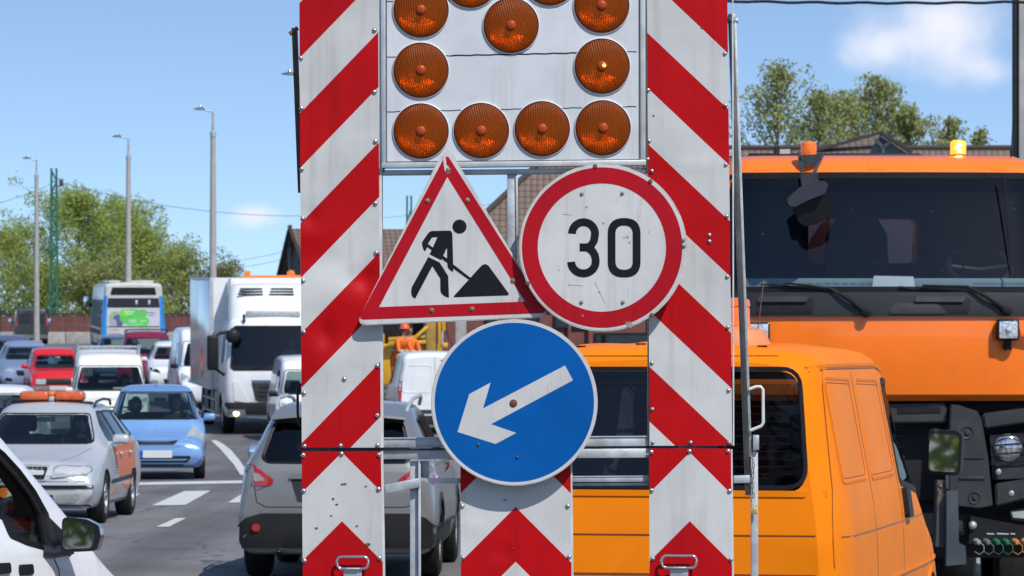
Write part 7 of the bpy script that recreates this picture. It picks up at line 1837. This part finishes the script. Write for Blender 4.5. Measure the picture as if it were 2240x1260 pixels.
    bar(bm, T(1748, 335, .25), T(1756, 384, .05), .022, .03, .005); bar(bm, T(1756, 384, .05), T(1764, 412, 0), .03, .035, .006)
    bar(bm, T(1801, 335, .25), T(1776, 388, .05), .024, .03, .005); bar(bm, T(1776, 388, .05), T(1762, 400, 0), .03, .03, .006)
    bar(bm, T(1754, 386, .03), T(1790, 380, .03), .02, .03, .004)
    extr(bm, [[(1750, 340), (1801, 336), (1783, 363), (1758, 366)]], lambda u, w, d: T(u, w, .15)+Vector((0, d, 0)), 0, .02)
    extr(bm, [rpoly([(1751, 381), (1776, 384), (1786, 375), (1792, 398), (1756, 410), (1753, 400)], 3, 3)], lambda u, w, d: T(u, w, -.02)+Vector((0, d, 0)), 0, .07)
    arm = finish(bm, 'mirror_arm', M_GREYP, v.root, smooth=False)
    bm = bmesh.new()
    hs = rpoly([(1721, 436), (1752, 408), (1782, 396), (1804, 395), (1812, 404), (1804, 424), (1772, 436), (1738, 453), (1726, 450)], [5, 14, 14, 8, 6, 10, 14, 8, 6], 6)
    extr(bm, [hs], lambda u, w, d: T(u, w, -.06)+Vector((0, d, 0)), 0, .2)
    bmesh.ops.bevel(bm, geom=[e for e in bm.edges if e.calc_face_angle(0) > 1.2 and len(e.link_faces) == 2], offset=.035, segments=5, affect='EDGES', clamp_overlap=True)
    finish(bm, 'kerb_mirror', mat('soft grey plastic', (.036, .038, .050), rough=.5, spec=.2), v.root, ang=30)
    bm = bmesh.new(); mg = rpoly([(1735, 450), (1775, 430), (1812, 428), (1822, 438), (1819, 472), (1795, 487), (1760, 495), (1747, 484)], 12, 6)
    extr(bm, [mg], lambda u, w, d: T(u, w, .02)+Vector((0, d, 0)), 0, .12); bmesh.ops.bevel(bm, geom=[e for e in bm.edges if len(e.link_faces) == 2 and e.calc_face_angle(0) > 1.2], offset=.03, segments=4, affect='EDGES', clamp_overlap=True); finish(bm, 'mirror_pod', mat('mirror pod black', (.006, .006, .006), rough=.35, spec=.2), v.root, ang=30)
    # outlines: orange nose bottom edge, black grille cavity, bumper blocks
    v.patch('grille_cavity', [(-1.14, 1.56), (1.14, 1.56), (1.14, 1.70), (.2, 1.63), (-1.14, 1.70)], 'front', M_TRIM, off=.004, sink=0) if 0 else None
    bm = bmesh.new(); box(bm, -1.12, 1.12, f+.22, f+2.0, .95, 1.66, .03); box(bm, -.45, .45, f+1, 3.7, .75, 1.05, .01); box(bm, -1.05, 1.05, f+.3, f+.5, .55, 1.0, .02); finish(bm, 'grille_core', mat('black grille depth', (.008, .008, .009), rough=.8), v.root)
    bm = bmesh.new()
    for k in range(7): box(bm, -1.05, .15, f+.18, f+.23, 1.02+.075*k, 1.045+.075*k, .004)
    finish(bm, 'grille_slats', M_TRIM, v.root)
    def plate3(name, pts, d0, d1, m, bev=.012, parent=None):
        bm = bmesh.new(); Yf = 27.0+(f+3.75)
        extr(bm, [pts], lambda u, w, d: C(u, w, 27.0)+Vector((0, d, 0)), d0, d1)
        if bev: bmesh.ops.bevel(bm, geom=[e for e in bm.edges if len(e.link_faces) == 2 and e.calc_face_angle(0) > .9], offset=bev, segments=2, affect='EDGES', clamp_overlap=True)
        return finish(bm, name, m, parent or v.root, ang=25)
    plate3('bumper_beam', [(1700, 884), (1960, 884), (2065, 882), (2073, 890), (2073, 925), (1700, 928)], .02, .2, M_GREYP)
    plate3('beam_slot', [(1965, 892), (2058, 890), (2058, 902), (1965, 904)], .012, .05, M_TRIM, 0)
    bk = plate3('bumper_corner', [(2078, 884), (2095, 886), (2136, 899), (2145, 915), (2160, 1000), (2170, 1106), (2140, 1112), (2100, 1108), (2076, 1100), (2072, 1000)], -.05, .2, M_GREYP)
    for (u, w, r_) in ((2114, 946, 13), (2130, 1088, 12)):
        p = C(u, w, 27.0); bm = bmesh.new(); R_ = r_/315
        lathe(bm, [(R_*1.15, 0), (R_*1.05, .006), (R_*.9, .004), (R_*.5, -.02), (R_*.42, -.02), (R_*.42, .006), (R_*.3, .012), (0, .012)], p+Vector((0, -.052, 0)), (0, -1, 0), 24); finish(bm, 'bolt_cup', M_GREYP, bk)
    bm = bmesh.new(); bar(bm, C(2096, 1045, 27)+Vector((0, -.055, 0)), C(2152, 1045, 27)+Vector((0, -.055, 0)), .02, .012, .004); bar(bm, C(2098, 1001, 27)+Vector((0, -.055, 0)), C(2150, 1001, 27)+Vector((0, -.055, 0)), .008, .01, .002); finish(bm, 'corner_ribs', M_GREYP, bk)
    plate3('headlamp_brow', [(2148, 905), (2240, 893), (2330, 893), (2330, 935), (2240, 926), (2154, 938)], -.02, .2, M_GREYP)
    hb = plate3('headlamp_box', [(2166, 952), (2330, 940), (2330, 1040), (2240, 1040), (2174, 1050)], .04, .2, mat('lamp box black', (.012, .012, .014), rough=.4), 0)
    p = C(2206, 980, 27.0); bm = bmesh.new(); lathe(bm, [(.098, .0), (.098, .02), (.090, .03), (.06, .042), (0, .048)], p+Vector((0, .04, 0)), (0, -1, 0), 32); finish(bm, 'headlamp', mat('crystal lamp', (.5, .5, .52), rough=.1, metal=.7, var=.6, vscale=26, aniso=(2.5, 1, .6), coat=1, dirt=(.3, .08, .03), dirt_amt=.6, dirt_scale=9), hb)
    bm = bmesh.new()
    for k in range(4): bar(bm, C(2166, 955+20*k, 27)+Vector((0, -.02, 0)), C(2330, 944+19*k, 27)+Vector((0, -.02, 0)), .011, .012)
    finish(bm, 'lamp_guard', M_TRIM, hb)
    plate3('lower_brow', [(2176, 1058), (2240, 1048), (2330, 1046), (2330, 1095), (2240, 1092), (2178, 1108)], -.03, .18, M_GREYP)
    plate3('lamp_notch', [(2176, 1012), (2195, 1010), (2206, 1018), (2240, 1012), (2330, 1010), (2330, 1044), (2178, 1050)], .0, .18, M_GREYP, .006)
    for (u, w) in ((2183, 1032), (2211, 1079)):
        p = C(u, w, 27.0); bm = bmesh.new(); lathe(bm, [(.02, .0), (.02, .008), (.01, .012), (0, .012)], p+Vector((0, -.028, 0)), (0, -1, 0), 14); finish(bm, 'bolt', M_RIVET, v.root)
    fl = plate3('fog_lamp', rpoly([(2207, 1118), (2240, 1112), (2300, 1112), (2300, 1138), (2240, 1140), (2212, 1136)], 4, 3), -.01, .1, M_TRIM, 0); plate3('fog_lens', [(2212, 1120), (2240, 1117), (2295, 1117), (2295, 1133), (2240, 1134), (2216, 1132)], -.014, 0, M_LENSC, 0, fl)
    plate3('lower_panel', [(1700, 1120), (2120, 1125), (2180, 1150), (2330, 1160), (2330, 1172), (1700, 1172)], .05, .15, M_TRIM, .006)
    cp = plate3('coupling_plate', [(2122, 1128), (2240, 1150), (2330, 1160), (2330, 1190), (2118, 1190)], -.01, .04, M_TRIM, .004)
    COLS = [(.28, .28, .27), (.14, .14, .14), (.01, .14, .06), (.01, .14, .06), (.55, .22, .05), (.55, .33, .2)]
    for k, c in enumerate(COLS):
        u = 2134+21*k; p = C(u, 1184, 27.0); mm = mat('coupling colour %d' % k, c, rough=.35, coat=.4)
        bm = bmesh.new(); lathe(bm, [(.023, 0), (.023, .02), (.018, .03), (.018, .06), (.012, .066), (0, .066)], p+Vector((0, -.01, 0)), (.25, -1, -.1), 14); o = finish(bm, 'hose_coupling', mm, v.root)
        bm = bmesh.new(); tube(bm, [p+Vector((.02, -.06, 0)), p+Vector((.05, -.07, -.03)), p+Vector((.05, -.07, -.065)), p+Vector((.02, -.06, -.09)), p+Vector((-.01, -.03, -.07))], .0035, 6); finish(bm, 'cap_lanyard', mm, o)
    bm = bmesh.new(); p = C(2127, 1152, 27); bmesh.ops.create_uvsphere(bm, u_segments=12, v_segments=8, radius=.03, matrix=Matrix.Translation(p+Vector((0, -.02, .01)))); finish(bm, 'grease_nipple', M_GALV, v.root)
    bm = bmesh.new()
    for (a, b_) in ((2158, 2174), (2180, 2206), (2210, 2220)): bar(bm, C(a, 1167, 27)+Vector((0, -.012, 0)), C(b_, 1168, 27)+Vector((0, -.012, 0)), .008, .002)
    finish(bm, 'stencil_marks', mat('stencil white', (.5, .5, .5)), cp)
    # plough mounting plate
    pp = plate3('plough_plate', [(2051, 1068), (2076, 1068), (2078, 1180), (2092, 1186), (2094, 1226), (2050, 1230)], -.55, -.50, mat('plough plate grey', (.05, .065, .072), rough=.5, var=.2, vscale=4), .004)
    plate3('plough_flange', [(2034, 1047), (2052, 1047), (2052, 1190), (2030, 1190)], -.48, -.30, mat('plough plate worn', (.05, .05, .05), rough=.6, dirt=(.4, .3, .15), dirt_amt=.8, dirt_scale=5), .004, pp)
    bm = bmesh.new(); bar(bm, C(2071, 1035, 26.5), C(2072, 1070, 26.5), .02, .02, .003); bar(bm, C(2060, 1150, 26.6), C(2100, 1150, 27.2), .08, .1, .01); bmesh.ops.create_uvsphere(bm, u_segments=10, v_segments=6, radius=.018, matrix=Matrix.Translation(C(2057, 1064, 26.48))); finish(bm, 'plough_pin', M_STEELD, pp)
    # work lamps at the nose corners
    for (u, w) in ((1660, 728), (2206, 722)):
        p = C(u, w, 26.85); bm = bmesh.new(); box(bm, p.x-.078, p.x+.078, p.y, p.y+.09, p.z-.072, p.z+.075, .02, seg=3); bar(bm, p+Vector((.0, .03, -.07)), p+Vector((.0, .06, -.13)), .05, .03, .004)
        tube(bm, [p+Vector((-.02, .05, -.07)), p+Vector((-.03, .05, -.12)), p+Vector((-.01, .08, -.14))], .006, 6); bar(bm, p+Vector((0, .05, 0)), p+Vector((0, .30, .0)), .03, .05)
        o = finish(bm, 'work_lamp', M_TRIM, v.root)
        bm = bmesh.new(); box(bm, p.x-.064, p.x+.064, p.y-.006, p.y+.002, p.z-.058, p.z+.06, .004)
        bmesh.ops.create_uvsphere(bm, u_segments=12, v_segments=8, radius=.022, matrix=Matrix.Translation(p+Vector((0, -.004, 0)))); finish(bm, 'lamp_glass', mat('faceted lamp glass', (.7, .72, .73), rough=.1, metal=.5, var=.5, vscale=60, coat=1, bump=.5, bscale=60), o)
    p = C(2240, 728, 26.9); bm = bmesh.new(); box(bm, p.x-.03, p.x+.1, p.y, p.y+.06, p.z-.03, p.z+.03, .01); finish(bm, 'side_indicator', M_LENSA, v.root)
    # wing mirrors (outside the picture on the right) and tipper body
    for sd in (-1, 1):
        bm = bmesh.new(); box(bm, sd*1.30, sd*1.55, f+.1, f+.28, 2.35, 3.05, .05, seg=3); tube(bm, [(sd*1.05, f+.4, 3.1), (sd*1.4, f+.2, 3.05)], .03, 8); tube(bm, [(sd*1.1, f+.4, 2.3), (sd*1.4, f+.2, 2.4)], .03, 8)
        if sd > 0: finish(bm, 'wing_mirror', M_TRIM, v.root)
        else: bm.free()
    bm = bmesh.new(); box(bm, -1.2, 1.2, f+2.4, 3.7, 1.15, 2.6, .04); box(bm, -1.2, 1.2, f+2.32, f+2.45, 1.5, 3.25, .02, mi=1); finish(bm, 'tipper_body', [OR, mat('pale headboard', (.50, .36, .32), rough=.8)], v.root)  # headboard colour set paler than the body for the back window view
    v.wheels((f+1.35, 1.2, 2.5), .52, .3, x=1.02, spokes=8)
    # cabin
    v.cabin(f+.20, 0, 2.485, wheel=None, ys=f+1.45, zseat=1.95, ztop=2.76, seats=(), hwi=1.0, dashm=mat('grey green dashboard', (.12, .15, .15), rough=.8))
    for (a, b_) in ((-.34, .16), (.46, .98)):
        bm = bmesh.new(); extr(bm, [rpoly([(a, 2.2), (b_, 2.2), (b_-.04, 2.86), (b_-.14, 3.02), (a+.14, 3.02), (a+.03, 2.86)], .09, 5)], lambda u, w, d: Vector((u, f+1.2+d, w)), 0, .16); finish(bm, 'seat_back', M_SEAT, v.root)
    bm = bmesh.new(); box(bm, -1.02, 1.02, f+.08, f+.2, 2.38, 2.51, .02)
    for k in range(14): box(bm, -.9+.06*k, -.86+.06*k, f+.076, f+.079, 2.472, 2.48); box(bm, .62+.03*k, .64+.03*k, f+.076, f+.079, 2.472, 2.48)
    finish(bm, 'dashboard_front', mat('grey green dash front', (.22, .30, .30), rough=.7), v.root)
    bm = bmesh.new(); M = Matrix.Translation((.70, f+.45, 2.60)) @ Matrix.Rotation(radians(38), 4, 'X'); tube(bm, [M @ Vector((.22*cos(a), .22*sin(a), 0)) for a in [2*pi*k/28 for k in range(28)]], .024, 8, closed=True); tube(bm, [M @ Vector((-.2, 0, 0)), M @ Vector((0, 0, -.03)), M @ Vector((.2, 0, 0))], .02, 6); finish(bm, 'steering_wheel', M_TRIM, v.root)
    v.patch('paper_sheet', [( -.10, 2.445), (.20, 2.455), (.19, 2.53), (-.085, 2.535)], 'front', M_PLATE, off=-.05, sink=0, label='white sheet of paper behind the windscreen')
    bm = bmesh.new(); box(bm, -.12, .6, f+.75, f+.95, 2.44, 2.5, .02); box(bm, -.80, -.72, f+.7, f+.8, 2.44, 2.55, .02); finish(bm, 'dash_clutter', M_TRIM, v.root)
    bm = bmesh.new(); tube(bm, [C(2195, 378, 27.08), C(2212, 600, 27.0)], .006, 6); finish(bm, 'sun_visor_cord', M_TRIM, v.root)
orange_truck()

# ================================================================ WHITE VAN CUT BY THE LEFT EDGE, driving away to the right
def near_van():
    v = Veh('delivery_van', 'white van at the lower left corner with a glossy black door mirror', 'van', -3.45, 19.54, 160, 4.4, .90, near=False)
    st = [(-2.2, .35, .42, .52, .55, .72, .70, .52), (-2.12, .27, .50, .62, .70, .82, .79, .62), (-1.95, .24, .60, .70, .80, .87, .83, .66), (-1.70, .22, .70, .84, .83, .90, .86, .68), (-1.38, .22, .84, 1.04, .84, .90, .87, .71),
          (-1.28, .22, .90, 1.10, .84, .90, .87, .73), (-.52, .22, .98, 1.62, .84, .90, .865, .66), (.1, .22, 1.0, 1.80, .84, .90, .865, .68), (1.2, .22, 1.0, 1.83, .84, .90, .865, .70), (2.1, .22, 1.0, 1.80, .84, .90, .86, .70), (2.2, .3, .98, 1.74, .8, .87, .83, .66)]
    v.loft(st, rt=.12, cr=.035, per=6)
    def sp(px, py): p = v.hit('px', px, py)[0]; return (p.y, p.z)
    SW = [sp(2, 1004), sp(35, 1040), sp(68, 1085), sp(92, 1128), sp(104, 1168), sp(106, 1200), sp(60, 1188), sp(22, 1172), sp(4, 1130), sp(-70, 1122), sp(-70, 950), sp(-30, 972)]
    Wp = rpoly(SW, .03, 3)
    v.cut_prism([(-1.5, y, z) for y, z in Wp], [(-.2, y, z) for y, z in Wp])
    fr = rpoly([(-.68, 1.13), (.68, 1.13), (.58, 1.62), (-.58, 1.62)], .08, 4)
    v.cut_prism([(x, -2.2, z) for x, z in fr], [(x, 1.0, z) for x, z in fr]); v.cut_box(-.74, .74, -1.22, 1.4, .45, 1.115)
    SO = rpoly([(-.7, 1.05), (.2, 1.08), (.2, 1.6), (-.2, 1.58)], .05, 3); v.cut_prism([(1.5, y, z) for y, z in SO], [(.2, y, z) for y, z in SO])
    v.arches((-1.4, 1.4), .36)
    P = paint('near van white', (.78, .80, .82), dirt_amt=.06); v.build(P, inner=mat('door lining', (.02, .02, .022), rough=.7))
    v.patch('side_window', Wp, 'left', glass('door glass', (.78, .85, .83), refl=.5), off=-.012, sink=0)
    v.ribbon('window_seal', Wp, 'left', M_TRIM, .03, off=.006, closed=True, step=.05)
    v.ribbon('pillar_trim', [(-34, 972), (0, 999), (34, 1036), (67, 1081), (93, 1128), (108, 1185)], 'px', M_TRIM, .06, off=.005)
    v.patch('corner_trim', [(86, 1118), (100, 1126), (146, 1172), (154, 1216), (112, 1214), (100, 1200)], 'px', M_TRIM, off=.007)
    v.patch('windscreen', fr, 'front', M_GLASS, off=-.004, sink=0); v.ribbon('windscreen_trim', fr, 'front', M_TRIM, .03, closed=True)
    v.patch('side_window', SO, 'right', M_GLASS, off=-.004, sink=0)
    v.ribbon('door_gap', [sp(118, 1222), sp(128, 1245), sp(135, 1300)], 'left', M_TRIM, .010, off=.001, sink=0)
    v.patch('quarter_trim', [sp(100, 1150), sp(150, 1215), sp(190, 1222), sp(182, 1210), sp(140, 1160)], 'left', M_TRIM, off=.006) if 0 else None
    for (a, b_) in ((5, 1243), (55, 1246)):
        c = sp(a, b_); v.patch('door_handle', [(c[0]+.075, c[1]-.028), (c[0]-.075, c[1]-.028), (c[0]-.07, c[1]+.025), (c[0]+.07, c[1]+.028)], 'left', M_TRIM, off=.014, r=.02)
    v.wheels((-1.4, 1.4), .32, .2)
    # mirror at its place beside the door
    Mw = W3(176, 1173, 19.9); p = v.Mi @ Mw
    A = v.Mi.to_3x3()
    bm = bmesh.new(); fr2 = rpoly([(-.10, -.085), (.085, -.075), (.105, .0), (.095, .055), (.03, .088), (-.095, .10)], .03, 5)
    ez = Vector((0, 0, 1)); nrm = (A @ Vector((-.06, -1, .03))).normalized(); ex = ez.cross(nrm).normalized()*-1
    if (A @ Vector((1, 0, 0))).dot(ex) < 0: ex = -ex
    extr(bm, [fr2], lambda u, w, d: p+ex*u+ez*w+nrm*d, .0, -.11)
    bmesh.ops.bevel(bm, geom=[e for e in bm.edges if len(e.link_faces) == 2 and e.calc_face_angle(0) > 1.0], offset=.022, segments=4, affect='EDGES', clamp_overlap=True)
    tube(bm, [p-ex*.05-ez*.06-nrm*.05, p-ex*.14-ez*.085-nrm*.03, p-ex*.2-ez*.08], [.035, .03, .04], 10)
    ho = finish(bm, 'side_mirror', mat('gloss black mirror', (.012, .012, .014), rough=.2, coat=1), v.root, ang=30)
    bm = bmesh.new(); extr(bm, [[(x*.80, z*.80) for x, z in fr2]], lambda u, w, d: p+ex*(u-.012)+ez*w+nrm*(d+.002), 0, .002); finish(bm, 'mirror_glass', M_MIRROR, ho, smooth=False)
    v.cabin(-1.20, 0, .98, wheel=.36, ys=.25, ztop=1.22, hwi=.72)
    def loose(name, lab, cat, bm, m):
        o = finish(bm, name, m, ang=60); o.matrix_world = v.M.copy(); tag(o, lab, cat)
    bm = bmesh.new(); box(bm, -.70, -.40, -1.16, -.92, .982, .996, .003); loose('paper', 'teal paper sheet on the dashboard of the near white van', 'paper', bm, mat('teal paper', (.25, .62, .55), rough=.6))
    bm = bmesh.new(); bmesh.ops.create_icosphere(bm, subdivisions=5, radius=1)
    for q in bm.verts:
        k = q.co.copy(); n_ = noise.noise(k*2.2)*.35+noise.noise(k*6)*.12
        q.co = Vector((-.42+.30*k.x*(1+n_), -1.02+.13*k.y*(1+n_), 1.10+.13*k.z*(1+n_)))
    for f_ in bm.faces:
        c_ = f_.calc_center_median()
        if abs(c_.z-1.07-.3*(c_.x+.42)) < .022 or abs(c_.x+.52) < .02: f_.material_index = 1
    loose('work_jacket', 'crumpled orange hi-vis jacket on the dashboard of the near white van', 'jacket', bm, [M_HIVIZ, M_HIVY])
    # passenger in orange work clothes
    J = {'pelvis': ((0, 0, .08), .15, 1), 'waist': ((0, .02, .22), .15, 1), 'chest': ((0, .04, .42), (.19, .15), 1), 'upper': ((0, .03, .52), (.15, .11), 1)}
    E = [('pelvis', 'waist'), ('waist', 'chest'), ('chest', 'upper'), ('upper', 'neck')]; head_joints(J, E, (0, .02, .60))
    for s_, t in ((-1, 'a'), (1, 'b')):
        J['sh'+t] = ((.20*s_, .02, .50), .075, 1); J['el'+t] = ((.25*s_, -.22, .30), .058, 1); J['wr'+t] = ((.12*s_, -.46, .36), .032, 0); J['hp'+t] = ((.1*s_, -.02, .06), .1, 2); J['kn'+t] = ((.14*s_, -.44, .10), .08, 2); J['an'+t] = ((.13*s_, -.70, -.2), .045, 2)
        E += [('upper', 'sh'+t), ('sh'+t, 'el'+t), ('el'+t, 'wr'+t), ('pelvis', 'hp'+t), ('hp'+t, 'kn'+t), ('kn'+t, 'an'+t)]; hand_joints(J, E, J['wr'+t][0], (-.1*s_, -1, -.2), s_, t)
    o = person('person', 'person in orange work jacket seated in the near white van', v.M @ Matrix.Translation((-.40, -.22, .66)), J, E, [M_SKIN, M_HIVIZ, M_HIVIZ], hair='short')
    bm = bmesh.new(); tube(bm, [(-.27+.06*cos(a)*1.0, -.12, .36+.06*sin(a)) for a in [2*pi*k/14 for k in range(14)]], .016, 6, closed=True); finish(bm, 'reflective_band', M_HIVY, o)
near_van()

# ================================================================ EXCAVATOR AND WORKERS beyond the white van
YE = 104
def excavator():
    c = W3(900, 760, YE); r = empty('excavator', (c.x, YE, G(YE)), (0, 0, 0), 'yellow excavator with raised arm behind the white windowless van', 'excavator')
    M_YEL = mat('digger yellow', (.72, .38, .02), rough=.4, var=.15, dirt=(.2, .15, .08), dirt_amt=.5, coat=.3); M_OCH = mat('ochre panel', (.42, .26, .05), rough=.6, var=.2)
    def P(px, py, dy=0): q = W3(px, py, YE); return Vector((q.x-c.x, dy, q.z-G(YE)))
    bm = bmesh.new(); box(bm, P(780, 0).x, P(840, 0).x, 0, 2.2, P(0, 765).z, P(0, 728).z, .06); box(bm, P(835, 0).x, P(960, 0).x, 0, 2.0, .7, P(0, 752).z, .05); finish(bm, 'house', M_YEL, r)
    bm = bmesh.new(); box(bm, P(800, 0).x, P(925, 0).x, .6, 2.1, P(0, 756).z, P(0, 690).z, .05); finish(bm, 'cab', M_TRIM, r)
    bm = bmesh.new(); bar(bm, P(850, 742, -.2), P(930, 736, -.2), .09, .1, .02); bar(bm, P(850, 751, -.25), P(932, 748, -.25), .10, .1, .02); bar(bm, P(905, 742, -.3), P(935, 715, -.3), .09, .12, .02)
    finish(bm, 'arm_linkage', M_YEL, r)
    bm = bmesh.new(); box(bm, P(933, 0).x, P(957, 0).x, -.3, .25, P(0, 770).z, P(0, 640).z, .02); finish(bm, 'mast', M_OCH, r)
    bm = bmesh.new(); bar(bm, P(963, 770, -.35), P(963, 640, -.35), .10, .12, .02); bar(bm, P(971, 724, -.4), P(971, 640, -.4), .11, .12, .02); box(bm, P(960, 0).x, P(980, 0).x, -.4, -.2, P(0, 760).z, P(0, 750).z, .02); finish(bm, 'boom', M_YEL, r)
    bm = bmesh.new(); tube(bm, [P(968, 755, -.42), P(969, 724, -.42)], .03, 10); finish(bm, 'hydraulic_rod', M_CHROME, r)
    bm = bmesh.new(); tube(bm, [P(976, 700, -.3), P(977, 725, -.3), P(982, 742, -.3), P(992, 757, -.3)], .014, 6); finish(bm, 'hose', M_TRIM, r)
    bm = bmesh.new()
    for y in (-.2, 1.6): box(bm, P(800, 0).x, P(980, 0).x, y, y+.45, 0, .65, .2, seg=4)
    finish(bm, 'tracks', M_STEELD, r)
excavator()
def worker(name, label, px, py_head, Y, yaw, z0=None, bend=.15, mats=None, helmet=None):
    J = {'pelvis': ((0, .0, .95), (.15, .11), 2), 'waist': ((0, -.01, 1.08), (.15, .115), 1), 'chest': ((0, -.03-bend*.4, 1.30), (.185, .13), 1), 'upper': ((0, -.02-bend*.8, 1.42), (.14, .10), 1)}
    E = [('pelvis', 'waist'), ('waist', 'chest'), ('chest', 'upper'), ('upper', 'neck')]; head_joints(J, E, (0, -.03-bend, 1.50))
    for s_, t in ((-1, 'a'), (1, 'b')):
        J['sh'+t] = ((.20*s_, -.02-bend*.8, 1.40), .068, 1); J['el'+t] = ((.27*s_, -.08-bend, 1.13), .052, 1); J['wr'+t] = ((.18*s_, -.32-bend, 1.08), .030, 0)
        J['hp'+t] = ((.10*s_, 0, .88), .10, 2); J['kn'+t] = ((.12*s_, -.03, .50), .068, 2); J['an'+t] = ((.12*s_, .03, .09), .045, 2); J['to'+t] = ((.14*s_, -.14, .045), .045, 2)
        E += [('upper', 'sh'+t), ('sh'+t, 'el'+t), ('el'+t, 'wr'+t), ('pelvis', 'hp'+t), ('hp'+t, 'kn'+t), ('kn'+t, 'an'+t), ('an'+t, 'to'+t)]; hand_joints(J, E, J['wr'+t][0], (-.2*s_, -1, .0), s_, t)
    X = (px-1120)/F*Y; zh = HC-(py_head-800)/F*Y; z = zh-1.68 if z0 is None else z0
    o = person(name, label, Matrix.Translation((X, Y, z)) @ Matrix.Rotation(radians(yaw), 4, 'Z'), J, E, mats or [M_SKIN, M_HIVIZ, M_HIVIZ], hair='short', helmet=helmet)
    bm = bmesh.new()
    for h_, rx, ry in ((1.16, .172, .14), (.62, .0, 0)):
        if rx: tube(bm, [(rx*cos(a), -.03-bend*.15+ry*sin(a), h_) for a in [2*pi*k/20 for k in range(20)]], .02, 6, closed=True)
    finish(bm, 'reflective_band', M_HIVY, o); return o, z
o, zw = worker('person', 'worker in orange hi-vis jacket and orange helmet looking down right', 866, 722, 98, 55, bend=.22, helmet=mat('orange helmet', (.85, .12, .02), rough=.3, coat=.5))
# both workers stand on a low flat trailer behind the van
wt = empty('flat_trailer', (0, 0, 0), (0, 0, 0), 'low flat trailer the workers stand on, behind the white windowless van', 'trailer')
bm = bmesh.new(); q = W3(866, 722, 98); box(bm, q.x-1.6, q.x+2.2, 97.2, 99.6, zw-.14, zw-.002, .02); finish(bm, 'deck', M_STEELD, wt)
for dx in (-1.1, 1.7):
    for dy in (97.5, 99.3):
        bm = bmesh.new(); R_ = max(.2, (zw-.14-G(98))/2); lathe(bm, [(0, -.1), (R_, -.1), (R_, .1), (0, .1)], (q.x+dx, dy, G(98)+R_), (0, 1, 0), 24); finish(bm, 'wheel', M_TYRE, wt)
o, _ = worker('person', 'worker with dark trousers standing higher beside the excavator, orange vest flapping', 893, 668, 98.8, 20, z0=zw, bend=.05, mats=[M_SKIN, M_HIVIZ, M_DCLOTH])
